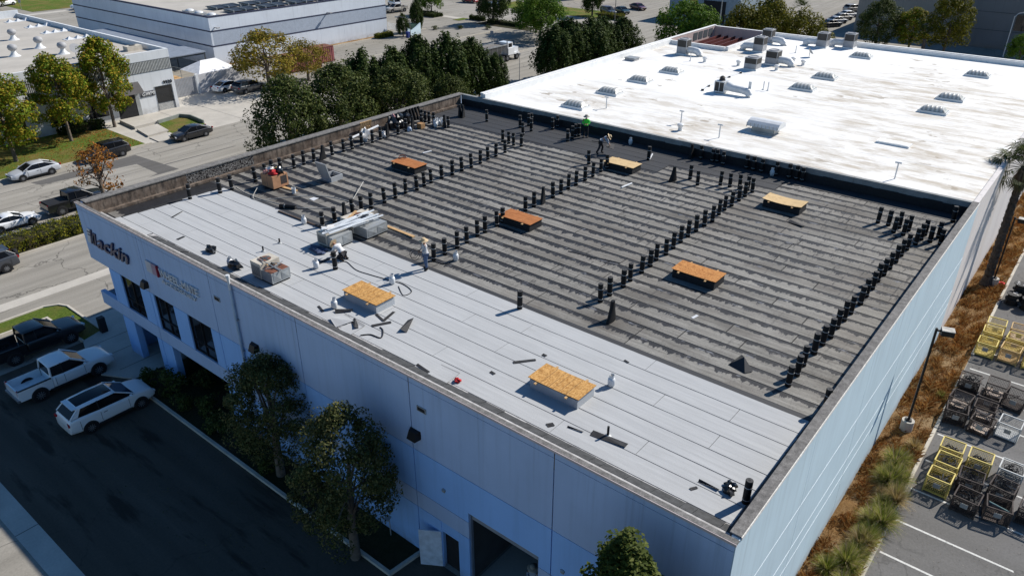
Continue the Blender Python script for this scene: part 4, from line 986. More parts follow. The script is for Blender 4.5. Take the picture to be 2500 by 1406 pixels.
# bending forward, carrying a black sheet
J = dict(p=(-.12, 0, .92), s=(.04, 0, 1.06), c=(.24, 0, 1.19), n=(.37, 0, 1.26), h=(.48, 0, 1.29), t=(.56, 0, 1.36), f=(.7, 0, -.7))
J['lleg'] = [(-.12, .1, .87), (.05, .14, .48), (-.02, .16, .09), (.13, .18, .045)]; J['rleg'] = [(-.12, -.1, .87), (-.18, -.12, .48), (-.36, -.14, .09), (-.22, -.16, .045)]
J['larm'] = [(.24, .2, 1.22), (.38, .26, .98), (.5, .2, .74)]; J['rarm'] = [(.24, -.2, 1.22), (.4, -.26, .98), (.55, -.2, .76)]
bx_, by_ = 29.9, 24.1
person('person in blue-grey shirt and straw hat bending over with a black sheet', (bx_, by_, RZ), radians(-62), J, M['blueshirt'], M['blackcloth'], M['straw'])
o = MB().box((0, 0, 0), (.55, .7, .03), 0, 0, .2, .3).build('held_sheet', M['scrap'], None, (bx_ + .62 * cos(radians(-62)), by_ + .62 * sin(radians(-62)), RZ + .62), radians(-62)); tag(o, 'black felt sheet held by the bending worker', 'felt sheet')
# kneeling
J = dict(p=(-.3, 0, .38), s=(-.16, 0, .56), c=(.08, 0, .72), n=(.22, 0, .76), h=(.33, 0, .76), t=(.42, 0, .82), f=(.6, 0, -.8))
J['lleg'] = [(-.3, .11, .33), (.02, .16, .1), (-.38, .16, .08), (-.5, .16, .05)]; J['rleg'] = [(-.3, -.11, .33), (.02, -.16, .1), (-.38, -.16, .08), (-.5, -.16, .05)]
J['larm'] = [(.08, .2, .7), (.22, .27, .42), (.42, .18, .2)]; J['rarm'] = [(.08, -.2, .7), (.22, -.27, .42), (.42, -.18, .2)]
person('person in white shirt kneeling at the foot of the cream air conditioner', (6.15, 25.35, RZ), radians(95), J, M['whiteshirt'], M['blackcloth'], M['straw'])
person('person standing inside the dark roller door opening', (1.3, 8.3, 0.01), pi, stand(), M['blueshirt'], M['blackcloth'], M['darkhat'])
# torch wand + hose loops of the standing worker
tw = thing('torch_wand', 'black gas torch wand with looped hose held by the standing worker', 'torch', (8.13, 20.76, RZ)); a150 = radians(150); d = Vector((cos(a150), sin(a150), 0)); sd_ = Vector((-d.y, d.x, 0))
MB().tube([d * .3 + Vector((0, 0, 1.12)), d * .7 + Vector((0, 0, 1.3)), d * .95 + sd_ * .1 + Vector((0, 0, 1.45))], .018, 6).build('wand', M['dark'], tw)
MB().tube([d * .35 + Vector((0, 0, 1.1)) + d * (.25 * (1 - cos(t))) + Vector((0, 0, -.3 * sin(t))) + sd_ * (.04 * t) for t in np.linspace(0, 12, 40)], .014, 5).build('hose_loop', M['dark'], tw)
# ================================================================== white-roofed neighbour
WZ = 9.45
def whiteroof():
    q = N('white_roof_coating'); p = q.pos()
    c = q.mix(q.ramp(q.noise(p, .3, 5), [(.35, 0.0), (.7, 1.0)]), (.77, .76, .735), (.83, .825, .805))
    s1 = q.noise(q.mapping(p, (1.1, .28, 1)), 1.0, 8, .72); area = q.noise(p, .055, 3)
    st = q.math('MULTIPLY', q.ramp(s1, [(.41, 0.0), (.62, 1.0)]), q.ramp(area, [(.39, 0.0), (.56, 1.0)]))
    c = q.mix(q.math('MULTIPLY', st, .85), c, (.40, .34, .26))
    pud = q.math('MULTIPLY', q.ramp(q.noise(q.mapping(p, (1.3, .7, 1)), 1.0, 4, .5), [(.64, 0.0), (.68, 1.0)]), q.ramp(q.noise(p, .11, 2), [(.48, 0.0), (.56, 1.0)]))
    c = q.mix(q.math('MULTIPLY', pud, .8), c, (.30, .25, .19))
    px_, py_, pz_ = q.sep(p)
    seam = q.math('PINGPONG', q.math('ADD', px_, q.math('MULTIPLY', q.noise(p, .4, 2), .3)), .5)
    c = q.mix(q.math('MULTIPLY', q.ramp(seam, [(.0, 1.0), (.04, 0.0)]), q.ramp(q.noise(p, .2, 3), [(.45, 0.0), (.6, .4)])), c, (.55, .5, .43))
    q.color(c); return q.set(.75, spec=.25)
M['wroof'] = whiteroof()
M['wpar'] = mat('white_parapet', (.76, .76, .75), .85, .08, 1)
M['pink'] = paintwall('pink_wall', (.50, .39, .36))
wb = thing('white_roof_building', 'low building with white coated roof behind the re-roofed warehouse', 'building')
XW, YW = 80.3, 39.6; NX, NY = 68.0, 32.2
r_ = MB().bx(34.02, NX, .3, YW - .3, WZ - .3, WZ).bx(NX, XW - .3, .3, NY, WZ - .3, WZ + .002).build('roof', M['wroof'], wb)
xs2 = np.arange(34.02, XW - 1, 7.7)
for i, xx in enumerate(xs2):
    xe = min(xx + 7.68, XW); MB().bx(xx, xe, .04, .34, -.2, 9.62).build('wall_panel', M['wall_warm'], wb)
    MB().bx(xx, xe, YW - .3, YW, -.2, 10.0).build('wall_panel', M['wall_warm'] if xe < NX else M['pink'], wb)
for i in range(5):
    ya = .36 + i * 7.8; ye = min(ya + 7.78, YW - .32); MB().bx(XW - .3, XW, ya, ye, -.2, 9.9).build('wall_panel', M['wall_warm'] if ye < NY else M['pink'], wb)
MB().bx(34.02, NX, YW - .55, YW - .301, WZ + .003, 9.98).build('parapet', M['wpar'], wb); MB().bx(XW - .55, XW - .301, .35, NY, WZ + .003, 9.88).build('parapet', M['wpar'], wb)
MB().bx(34.02, XW, YW - .32, YW + .03, 10.0, 10.05).bx(XW - .33, XW + .03, .3, YW - .32, 9.901, 9.95).build('coping', M['wpar'], wb)
MB().bx(NX - .3, NX, NY, YW - .56, WZ + .004, 9.9).build('parapet', M['wpar'], wb); MB().bx(NX + .001, XW - .56, NY - .3, NY, WZ + .004, 9.9).build('parapet', M['wpar'], wb)
MB().bx(NX, XW - .3, NY, YW - .3, .0, 5.0).build('court_floor', M['pink'], wb)
jm = mat('red_joist', (.10, .02, .018), .6); 
for i in range(7): MB().bx(NX + .2, XW - .35, NY + .25 + i * .98, NY + .37 + i * .98, 8.6, 8.95).build('joist', jm, wb)
MB().bx(NX + .02, XW - .31, NY + .01, NY + .03, 5, 9.4).bx(NX + .02, NX + .04, NY + .04, YW - .31, 5, 9.4).build('court_wall', M['pink'], wb)
for i in range(4): MB().bx(74.0 + i * 1.4, 75.1 + i * 1.4, YW - .34, YW - .305, 8.9, 9.8).build('wall_opening', M['core'], wb)
for xx in np.arange(40, 66, 6.1): MB().bx(xx, xx + .05, .4, 39, WZ + .001, WZ + .006).build('roof_seam', M['wpar'], r_)
# domed skylights
dm = N('dome_acrylic'); dm.color(dm.mix(dm.ramp(dm.math('PINGPONG', dm.sep(dm.obj())[1], .1667), [(.05, 0.0), (.11, 1.0)]), (.60, .59, .55), (.36, .355, .33))); dm.b.inputs['Transmission Weight'].default_value = 0.0; M['dome'] = dm.set(.35, spec=.5)
sk = MB(); nx_, ny_ = 8, 24
for i in range(ny_ + 1):
    for j in range(nx_ + 1):
        y = -1.0 + 2.0 * i / ny_; x = -.55 + 1.1 * j / nx_
        e = min(1, (1 - abs(y)) / .28); prof = max(0, 1 - (x / .55) ** 2) ** .6
        sk.v.append((x, y, .22 + .33 * prof * min(1, e) ** .8 + (.03 * (1 if (i // 2) % 2 else 0) * prof * (1 if e >= 1 else .3))))
for i in range(ny_):
    for j in range(nx_): sk.f.append((i * (nx_ + 1) + j, i * (nx_ + 1) + j + 1, (i + 1) * (nx_ + 1) + j + 1, (i + 1) * (nx_ + 1) + j)); sk.m.append(0)
dome_me = sk.mesh('dome', M['dome']); kerb_me = MB().bx(-.64, .64, -1.12, 1.12, 0, .2).mesh('kerb', M['wpar']); rim_me = MB().bx(-.6, .6, -1.06, 1.06, .2, .23).mesh('rim', M['galv'])
for (px, py, lb) in ((1405, 262, 'nearest of four ribbed skylights in line, by the shared parapet'), (1488, 229, 'second ribbed skylight in the line of four from shared parapet'), (1563, 200, 'third ribbed skylight in the line of four from shared parapet'), (1640, 178, 'ribbed skylight at the far end of the line of four'),
                     (1960, 219, 'ribbed skylight beyond the large raised vent hood'), (2014, 192, 'ribbed skylight between the cooling units and stained strip'), (2103, 141, 'ribbed skylight near the far white parapet'), (2386, 187, 'ribbed skylight beside the far parapet on clean white roof'), (2320, 244, 'middle ribbed skylight of three on clean white roof'), (2278, 275, 'ribbed skylight closest to the palm side of three')):
    x, y = at(px, py, WZ); t = thing('ribbed_skylight', lb, 'skylight', (x, y, WZ - .005), 0, 'ribbed skylights on the white roof'); put('dome', dome_me, t); put('kerb', kerb_me, t); put('rim', rim_me, t)
x, y = at(1868, 322, WZ); t = thing('vent_hood', 'large ribbed curved vent hood raised above the white roof', 'vent hood', (x, y, WZ - .005))
b = MB()
for i in range(7):
    a0 = pi * (.02 + i * .96 / 7) ; a1 = pi * (.02 + (i + 1) * .96 / 7)
    b.poly([(.85 * cos(a0), -1.25, .45 + .5 * sin(a0)), (.85 * cos(a1), -1.25, .45 + .5 * sin(a1)), (.85 * cos(a1), 1.25, .45 + .5 * sin(a1)), (.85 * cos(a0), 1.25, .45 + .5 * sin(a0))])
b.poly([(.85 * cos(pi * .02 + i * pi * .96 / 7), -1.25, .45 + .5 * sin(pi * .02 + i * pi * .96 / 7)) for i in range(8)]); b.poly([(.85 * cos(pi * .02 + i * pi * .96 / 7), 1.25, .45 + .5 * sin(pi * .02 + i * pi * .96 / 7)) for i in reversed(range(8))])
b.build('hood', M['wht'], t); MB().bx(-.55, .55, -.9, .9, 0, .4).build('throat', M['galv'], t)
for i in range(9): MB().bx(-.87, -.83, -1.2 + i * .3, -1.17 + i * .3, .4, .75).build('rib', M['galv'], t)
x, y = at(2182, 352, WZ); t = thing('flat_skylight', 'low flat skylight frame with white edge near the shared parapet', 'skylight', (x, y, WZ - .005)); MB().bx(-.5, .5, -1.15, 1.15, 0, .14).build('kerb', M['wpar'], t); MB().bx(-.42, .42, -1.05, 1.05, .14, .16).build('panel', mat('panel_white', (.8, .79, .76)), t)
# roof-top cooling units
M['unitgrey'] = mat('unit_grey', (.34, .34, .35), .6); M['coil'] = mat('coil_mesh', (.045, .042, .04), .7)
def unit(px, py, label, duct=1, h=1.65, w=1.15, tall=True):
    x, y = at(px, py, WZ); t = thing('cooling_unit', label, 'cooling unit', (x + .4, y, WZ - .005))
    MB().bx(-w / 2 - .08, w / 2 + .08, -w / 2 - .08, w / 2 + .08, 0, .14).build('kerb', M['wpar'], t)
    c = MB().bx(-w / 2, w / 2, -w / 2, w / 2, .12, h).build('cabinet', M['unitgrey'], t); hh = h * .52
    for (a, b_) in (((-w / 2 - .012, -w / 2 - .001, -w / 2 + .06, w / 2 - .06), 0), ((w / 2 + .001, w / 2 + .012, -w / 2 + .06, w / 2 - .06), 0), ((-w / 2 + .06, w / 2 - .06, -w / 2 - .012, -w / 2 - .001), 0)):
        MB().bx(*a, hh, h - .08).build('coil', M['coil'], c)
    MB().lathe([(w * .3, h), (w * .42, h + .01), (w * .42, h + .07), (w * .36, h + .075), (w * .34, h + .02)], 18).build('fan_ring', M['unitgrey'], c); MB().lathe([(.02, h + .004), (w * .33, h + .016), (w * .335, h + .012)], 16).build('fan_opening', M['coil'], c)
    if duct:
        s = -1 if duct == 1 else 1
        MB().tube([(0, s * w * .45, .55), (0, s * (w * .5 + .7), .55), (0, s * (w * .5 + 1.15), .48), (0, s * (w * .5 + 1.4), .22), (0, s * (w * .5 + 1.42), 0)], [.36, .36, .38, .38, .38], 14).build('duct', M['wht'], t, smooth=50)
    return t
unit(1664, 134, 'tall cooling unit nearest the white side parapet', 1); unit(1850, 128, 'tall cooling unit whose duct points toward the side parapet', 2); unit(1870, 108, 'cooling unit at the corner of the open joist court', 1)
unit(1832, 171, 'squat light-grey cooling unit on a white plinth', 0, 1.25, 1.3); unit(1882, 159, 'cooling unit behind the squat light-grey one', 1, 1.45, 1.25); unit(2004, 117, 'tall cooling unit by the far parapet with long duct', 2); unit(2070, 119, 'last tall cooling unit against the far parapet', 2)
x, y = at(1755, 228, WZ); t = thing('evaporative_cooler', 'evaporative cooler with black grille and long white elbow duct', 'cooling unit', (x + .4, y, WZ - .005))
c = MB().bx(-.5, .5, -.5, .5, .1, 1.1).build('cabinet', M['wht'], t); MB().bx(-.512, -.501, -.42, -.03, .2, 1.0).bx(-.512, -.501, .03, .42, .2, 1.0).build('grille', M['coil'], c); MB().cyl((0, 0, 1.1), (0, 0, 1.35), .3, .2, 12).cyl((0, 0, 1.35), (0, 0, 1.5), .28, .1, 12).build('fan_cap', M['coil'], t)
MB().tube([(0, -.5, .7), (0, -1.1, .55), (0, -2.1, .5), (0, -2.6, .4), (0, -2.75, .1)], [.45, .34, .32, .34, .34], 14).build('duct', M['wht'], t, smooth=50); MB().bx(.2, .26, -2.7, -2.45, .5, 1.3).build('stack_plate', M['wht'], t)
for (px, py, h, lb) in ((1480, 265, .95, 'white tee vent pipe nearest the shared parapet line of skylights'), (1662, 302, 1.0, 'white tee vent pipe before the low white turbine'), (1755, 337, 1.0, 'white tee vent pipe near the raised vent hood'), (2184, 437, 1.1, 'white tee vent pipe near the palm shadow')):
    x, y = at(px, py, WZ); t = thing('tee_vent', lb, 'vent pipe', (x, y, WZ - .005)); MB().cyl((0, 0, 0), (0, 0, h), .045, None, 8).build('pipe', M['wht'], t); MB().cyl((0, -.2, h), (0, .2, h), .06, None, 8).build('tee_cap', M['wht'], t)
for (px, py, lb) in ((1863, 220, 'thin white vent pipe of a pair beyond the evaporative cooler'), (1874, 222, 'second thin white vent pipe of the pair beyond the cooler'), (1685, 150, 'short white vent pipe beside the tall cooling unit'), (1942, 130, 'short white vent pipe before the far tall unit')):
    x, y = at(px, py, WZ); t = thing('thin_vent', lb, 'vent pipe', (x, y, WZ - .005)); MB().cyl((0, 0, 0), (0, 0, .8), .05, None, 8).build('pipe', M['wht'], t); MB().lathe([(.12, 0), (.11, .05), (.05, .1)], 10).build('flange', M['wht'], t)
for (px, py, lb) in ((1720, 152, 'small white turbine vent beside the tall unit duct'), (1802, 161, 'small white turbine vent before the squat unit'), (1895, 172, 'small white turbine vent beside the unit behind squat one'), (1936, 153, 'small white turbine vent in open roof'), (1960, 160, 'stacked double white vent on open roof'), (1660, 319, 'low white mushroom vent on clean roof')):
    x, y = at(px, py, WZ); t = thing('turbine_vent', lb, 'vent', (x, y, WZ - .005)); MB().lathe([(.17, 0), (.15, .3)], 12).build('stack', M['wht'], t, smooth=40); MB().lathe([(.18, .3), (.25, .38), (.26, .5), (.18, .56)], 12).build('cap', M['wht'], t, smooth=40)
x, y = at(1975, 140, WZ); t = thing('satellite_dish', 'grey satellite dish tilted on the white roof', 'dish', (x, y, WZ - .005)); o = MB().lathe([(.02, 0), (.25, .05), (.42, .16), (.43, .165)], 16).build('dish', M['galv'], t, (0, 0, .55)); o.rotation_euler = (.9, .3, .4); MB().cyl((0, 0, 0), (0, 0, .6), .03, None, 6).build('mast', M['galv'], t)
x, y = at(1535, 146, WZ); t = thing('roof_hatch', 'low grey roof hatch beside the white side parapet', 'hatch', (x, y - .4, WZ - .005)); MB().bx(-.5, .5, -.6, .6, 0, .25).build('kerb', M['unitgrey'], t); MB().bx(-.55, .55, -.65, .65, .25, .32).build('lid', M['galv'], t)
gl = [at(1715, 222, WZ), at(1730, 212, WZ), at(1758, 200, WZ), at(1780, 190, WZ), at(1808, 180, WZ)]
gp = thing('gas_line', 'thin pipe on black blocks running between the cooler and squat unit', 'pipe', (0, 0, 0)); MB().tube([(*p, WZ + .17) for p in gl], .025, 6).build('pipe', M['wht'], gp)
for p in gl: MB().box((p[0], p[1], WZ + .07), (.12, .25, .15)).build('block', M['dark'], gp)

# ================================================================== trees
def leafmat(name, cols, trans=.25):
    q = N(name); g_ = q.new('ShaderNodeNewGeometry'); n = len(cols)
    c = q.ramp(g_.outputs['Random Per Island'], [(i / max(1, n - 1), c) for i, c in enumerate(cols)])
    c = q.mix(q.ramp(q.noise(g_.outputs['Position'], .9, 3), [(.35, .0), (.65, 1.0)]), q.mix(1.0, c, (.72, .72, .72), 'MULTIPLY'), q.mix(1.0, c, (1.15, 1.12, 1.0), 'MULTIPLY'))
    q.color(c); q.set(.6, spec=.08)
    tr = q.new('ShaderNodeBsdfTranslucent'); q.link(c, tr.inputs[0]); mx = q.new('ShaderNodeMixShader'); mx.inputs[0].default_value = trans
    q.link(q.b.outputs[0], mx.inputs[1]); q.link(tr.outputs[0], mx.inputs[2]); q.link(mx.outputs[0], q.n['Material Output'].inputs[0]); return q.m
L_FICUS = leafmat('leaf_dark_evergreen', [(.020, .038, .009), (.034, .060, .013), (.058, .088, .022), (.10, .13, .04)])
L_LIQ = leafmat('leaf_turning', [(.05, .10, .008), (.11, .17, .012), (.18, .22, .018), (.28, .25, .022), (.32, .18, .025)])
L_LOOSE = leafmat('leaf_olive', [(.026, .042, .010), (.046, .068, .015), (.075, .098, .024), (.15, .165, .06)])
L_AUT = leafmat('leaf_autumn', [(.10, .09, .018), (.20, .18, .025), (.30, .24, .03), (.22, .13, .035)])
L_BROWN = leafmat('leaf_brown', [(.16, .05, .012), (.30, .11, .025), (.38, .19, .04), (.18, .09, .03)])
L_LIGHT = leafmat('leaf_light_green', [(.04, .09, .01), (.08, .15, .016), (.13, .21, .025)])
L_SHADE = leafmat('leaf_courtyard', [(.035, .05, .016), (.06, .078, .026), (.115, .12, .045), (.18, .165, .07)])
L_CYP = leafmat('leaf_conifer', [(.04, .06, .012), (.075, .10, .02), (.12, .14, .035)])
L_OLIVE = leafmat('leaf_yellow_olive', [(.06, .07, .01), (.12, .12, .014), (.19, .17, .022)])
L_PALM = leafmat('leaf_palm', [(.03, .05, .015), (.06, .085, .025), (.10, .11, .04)])
BARK = mat('bark', (.13, .105, .085), .95, .3, 5, bump=.5, bsc=14)
def leaves(name, cent, nrm, size, m, seed, asp=.62):
    r = np.random.RandomState(seed); n = len(cent)
    s = size * r.uniform(.6, 1.25, n)[:, None]
    d = nrm + r.normal(0, .75, (n, 3)); d /= np.linalg.norm(d, axis=1)[:, None] + 1e-9
    u = np.cross(d, r.normal(0, 1, (n, 3))); u /= np.linalg.norm(u, axis=1)[:, None] + 1e-9; v = np.cross(d, u)
    P = np.stack([cent - u * s * .5, cent - v * s * asp * .5 + d * s * .08, cent + u * s * .5, cent + v * s * asp * .5 + d * s * .08], 1).reshape(-1, 3)
    me = bpy.data.meshes.new(name); me.vertices.add(4 * n); me.vertices.foreach_set('co', P.ravel().astype(np.float32))
    me.loops.add(4 * n); me.loops.foreach_set('vertex_index', np.arange(4 * n, dtype=np.int32)); me.polygons.add(n); me.polygons.foreach_set('loop_start', np.arange(0, 4 * n, 4, dtype=np.int32)); me.polygons.foreach_set('loop_total', np.full(n, 4, dtype=np.int32))
    me.materials.append(m); me.update(); me.validate(); return me
def crown(name, seed, h0, h1, rad, m, nclump, per, size, clump=1.0, up=1.0, shape='oval', fill=.35):
    """leaf clumps spread through a crown between heights h0..h1"""
    r = np.random.RandomState(seed); C_, N_, ctr = [], [], []
    for i in range(nclump):
        t = r.uniform(0, 1) ** .85; a = r.uniform(0, 2 * pi)
        prof = {'oval': sqrt(max(.02, 1 - (2 * t - .85) ** 2 * .85)), 'cone': (1 - t) ** .75 * .95 + .08, 'flat': sqrt(max(.05, 1 - (1.5 * t - .55) ** 2)), 'col': .75 + .25 * sin(t * 3)}[shape]
        rr = rad * prof * sqrt(r.uniform(fill, 1)) * r.uniform(.85, 1.1)
        c = np.array([rr * cos(a), rr * sin(a), h0 + (h1 - h0) * t]); ctr.append(c)
        R_ = clump * r.uniform(.6, 1.25); n = int(per * r.uniform(.7, 1.3))
        d = r.normal(0, 1, (n, 3)); d /= np.linalg.norm(d, axis=1)[:, None]
        q = d * (R_ * r.uniform(.35, 1.0, n) ** .5)[:, None]; q[:, 2] *= up
        if up > 1.2: q[:, :2] *= (1 - .55 * np.clip(q[:, 2:3] / (R_ * up), -1, 1)) * .8
        out = c - np.array([0, 0, h0 + (h1 - h0) * .4]); out = out / (np.linalg.norm(out) + 1e-6)
        C_.append(c + q); N_.append(d * .8 + out * .6 + np.array([0, 0, .3]))
    return leaves(name, np.concatenate(C_), np.concatenate(N_), size, m, seed + 1), ctr
def trunkmesh(h, r, ctr, seed, lean=0.0, nb=7, fork=.45):
    q = random.Random(seed); b = MB(); top = Vector((lean, lean * .3, h))
    pts = [Vector((0, 0, -.15)), Vector((lean * .1 + q.uniform(-.05, .05), 0, h * .35)), Vector((lean * .5, q.uniform(-.1, .1), h * .7)), top]
    b.tube(pts, [r * 1.35, r, r * .75, r * .35], 9)
    for i in range(nb):
        c = Vector(ctr[q.randrange(len(ctr))]); s = pts[1].lerp(top, q.uniform(0, .75)); mid = s.lerp(c, .5) + Vector((q.uniform(-.2, .2), q.uniform(-.2, .2), .15))
        b.tube([s, mid, c], [r * .42, r * .26, r * .08], 6)
    return b.mesh('trunk', BARK, 60)
def proto(kind, seed):
    if kind == 'ficus': me, c = crown('crown', seed, 1.7, 8.6, 3.1, L_FICUS, 150, 110, .30, .66, 2.0, 'oval', .3); tk = trunkmesh(5.5, .24, c, seed)
    elif kind == 'liq': me, c = crown('crown', seed, 2.3, 9.9, 3.1, L_LIQ, 120, 95, .30, .75, 1.0, 'oval', .22); tk = trunkmesh(7.5, .16, c, seed, 0, 9)
    elif kind == 'loose': me, c = crown('crown', seed, 1.4, 8.7, 3.7, L_LOOSE, 130, 120, .25, .85, 1.05, 'oval', .3); tk = trunkmesh(5.5, .24, c, seed, .3, 9)
    elif kind == 'light': me, c = crown('crown', seed, 2.2, 7.6, 4.3, L_LIGHT, 90, 95, .34, 1.0, .8, 'flat', .2); tk = trunkmesh(4.6, .22, c, seed, .2, 9)
    elif kind == 'aut': me, c = crown('crown', seed, 1.5, 6.2, 3.2, L_AUT, 80, 75, .24, .85, 1.0, 'oval', .25); tk = trunkmesh(4.6, .17, c, seed, .1, 12)
    elif kind == 'olive': me, c = crown('crown', seed, 2.0, 9.8, 3.9, L_OLIVE, 100, 85, .34, 1.0, 1.0, 'oval', .25); tk = trunkmesh(6, .2, c, seed)
    elif kind == 'shade': me, c = crown('crown', seed, 1.7, 7.4, 2.25, L_SHADE, 150, 150, .13, .5, .95, 'oval', .25); tk = trunkmesh(5.2, .19, c, seed, .25, 12)
    elif kind == 'cyp': me, c = crown('crown', seed, 4.2, 9.5, 1.25, L_CYP, 85, 120, .10, .27, 2.3, 'cone', .12); tk = trunkmesh(8, .16, c, seed, .05, 16)
    elif kind == 'bush': me, c = crown('crown', seed, .1, 1.0, .6, L_LOOSE, 14, 60, .14, .32, .9, 'flat', .1); tk = trunkmesh(.5, .04, c, seed, 0, 3)
    return me, tk
PR = {}
def tree(kind, variant, label, x, y, h=None, w=None, group=None, rz=None, name=None, z=0.0):
    base_h = {'ficus': 9.4, 'liq': 10.6, 'loose': 9.4, 'light': 8.3, 'aut': 6.9, 'olive': 10.6, 'shade': 7.9, 'bush': 1.25, 'cyp': 10.5}[kind]
    key = (kind, variant)
    if key not in PR: PR[key] = proto(kind, 100 + 17 * variant + 5 * len(kind))
    me, tk = PR[key]; s = (h / base_h) if h else 1.0; sw = w or s
    nm = name or {'ficus': 'ficus_tree', 'liq': 'sweetgum_tree', 'loose': 'evergreen_tree', 'light': 'leafy_tree', 'aut': 'autumn_tree', 'olive': 'olive_tree', 'shade': 'courtyard_tree', 'bush': 'shrub', 'cyp': 'conifer_tree'}[kind]
    t = thing(nm, label, 'shrub' if kind == 'bush' else 'tree', (x, y, z), rnd.uniform(0, 6.28) if rz is None else rz, group); t.scale = (sw, sw, s)
    put('crown', me, t); put('trunk', tk, t); return t
tree('liq', 0, 'green and yellow street tree beside the lawn, furthest from the entry steps', 10.6, 85.5, 10.0, 1.05); tree('liq', 1, 'green and yellow street tree in the middle of the lawn row', 17.6, 88.3, 10.2); tree('liq', 2, 'tall golden green street tree beside the clipped hedge and entry steps', 23.6, 90.2, 10.8)
tree('liq', 1, 'green street tree at the edge of the lawn beyond the silver sedan', 3.8, 86.5, 9.8, None, None, 2.2)
tree('aut', 0, 'large yellow and rust autumn tree before the striped building', 46.8, 91.2, 8.6, 1.6); tree('aut', 1, 'thin greyish autumn tree beside the red containers', 53.8, 91.5, 6.2, 1.05)
tree('loose', 0, 'olive-green evergreen beside the driveway and parapet', 27.0, 58.8, 10.2, 1.08); tree('loose', 1, 'dark evergreen standing between two lighter evergreens', 33.6, 59.2, 10.2, 1.2); tree('loose', 2, 'evergreen with pale leaf tips beside the upright ficus row', 41.0, 58.6, 8.9, 1.15); tree('loose', 1, 'low pale-tipped evergreen at the roof corner', 48.0, 56.6, 6.9, .8, None, 1.2)
for i, (x, y, h, w, lb) in enumerate(((41.5, 64.2, 9.6, 1.0, 'first upright dark ficus above the pale-tipped evergreen'), (45.8, 63.8, 9.2, 1.0, 'second upright dark ficus in the kerb row'), (50.3, 64.0, 9.9, 1.05, 'tall upright dark ficus in the middle of the kerb row'), (54.6, 63.4, 9.8, 1.05, 'upright dark ficus in the kerb row before the street lamp'), (58.6, 62.8, 8.6, .95, 'upright dark ficus next to last in the kerb row'), (61.0, 60.8, 6.6, .6, 'short dark ficus ending the kerb row beside the blue car'))):
    tree('ficus', i % 3, lb, x, y, h, w)
for i, (x, y, h, w, lb) in enumerate(((75.2, 61.5, 8.2, 1.05, 'broad dark ficus beside the tipper truck'), (79.4, 62.0, 8.6, 1.15, 'second broad dark ficus behind the white side parapet'), (83.6, 61.0, 8.4, 1.15, 'third broad dark ficus behind the white side parapet'), (88.0, 61.8, 7.8, 1.15, 'fourth dark ficus behind the white side parapet'), (93.2, 61.0, 7.2, 1.05, 'end dark ficus beside the tall street lamp'))):
    tree('ficus', (i + 1) % 3, lb, x, y, h, w)
tree('light', 0, 'bright green broad tree beyond the dark ficus clump', 101.5, 84.0, 8.6, 1.1); tree('light', 1, 'bright green tree over the parking lot kerb', 107.5, 89.5, 8.0, 1.0); tree('ficus', 0, 'dark round street tree at the cross street kerb', 111.0, 103.5, 8.3, 1.1); tree('light', 1, 'small pale green tree by the parking lot exit', 110.8, 121.5, 6.0, .7, None, .5)
tree('light', 0, 'leafy green tree by the open joist court', 103.5, 55.5, 9.6, 1.15, None, 2.0); tree('light', 1, 'second leafy green tree behind the joist court', 99.0, 50.0, 8.8, .95, None, 3.0)
for i, (x, y, h, w, lb) in enumerate(((97.0, 42.6, 11.2, .95, 'yellow-olive tree behind the joist court corner'), (96.5, 38.0, 11.5, 1.0, 'tall yellow-olive tree behind the cooling units'), (96.0, 33.5, 11.2, .95, 'yellow-olive tree behind the far tall units'), (101, 40.5, 11.8, 1.0, 'darker olive tree at the back of olive group'), (95.5, 30.6, 9.0, .7, 'small olive tree at the end of the olive group'))):
    tree('olive', i % 2, lb, x, y, h, w)
tree('loose', 0, 'round green tree in front of the grey building', 133.5, 32.8, 8.6, 1.0); tree('liq', 0, 'brownish round tree in front of the grey building', 134, 27.4, 7.6, .95); tree('olive', 0, 'tall brown-green tree at the grey wall corner', 134, 21.8, 10.8, .9); tree('light', 0, 'green tree at the frame edge beside the grey wall', 131, 10.2, 5.4, .5)
tree('ficus', 1, 'dark street tree on the lawn by parked cars', 132.0, 92.6, 7.6, .75); tree('ficus', 2, 'dark tree behind the silver pickup', 101, 134, 6.5, 1.0); tree('ficus', 0, 'slim dark tree beside the green utility box', 93.6, 108.6, 6.2, .45); tree('ficus', 1, 'small round clipped tree against the striped building end', 88.2, 107.0, 4.2, .42)
tree('shade', 0, 'dark courtyard tree against the facade beside the drain pipe', -1.0, 22.7, 7.5, .98); tree('shade', 1, 'courtyard tree with sunlit yellow-green front branches beside facade', -2.1, 15.7, 8.5, .95); tree('cyp', 2, 'green pointed tree top rising before the near facade corner', -2.0, 2.45, 10.6, 1.85)
tree('cyp', 0, 'small green pointed tree top beside the near corner', -2.3, .35, 10.1, 1.0)
tree('olive', 1, 'far green tree at the top left street', 52, 205, 6.0, .8)
# sparse rust-coloured tree on the verge
me, c = crown('crown', 77, 2.4, 6.6, 2.2, L_BROWN, 46, 26, .24, .5, .9, 'oval', .1)
t = thing('autumn_tree', 'sparse rust-brown tree with bare branches beside the black pickup', 'tree', (9.7, 62.9, 0)); put('crown', me, t); put('trunk', trunkmesh(5.6, .17, c, 3, .1, 26), t)
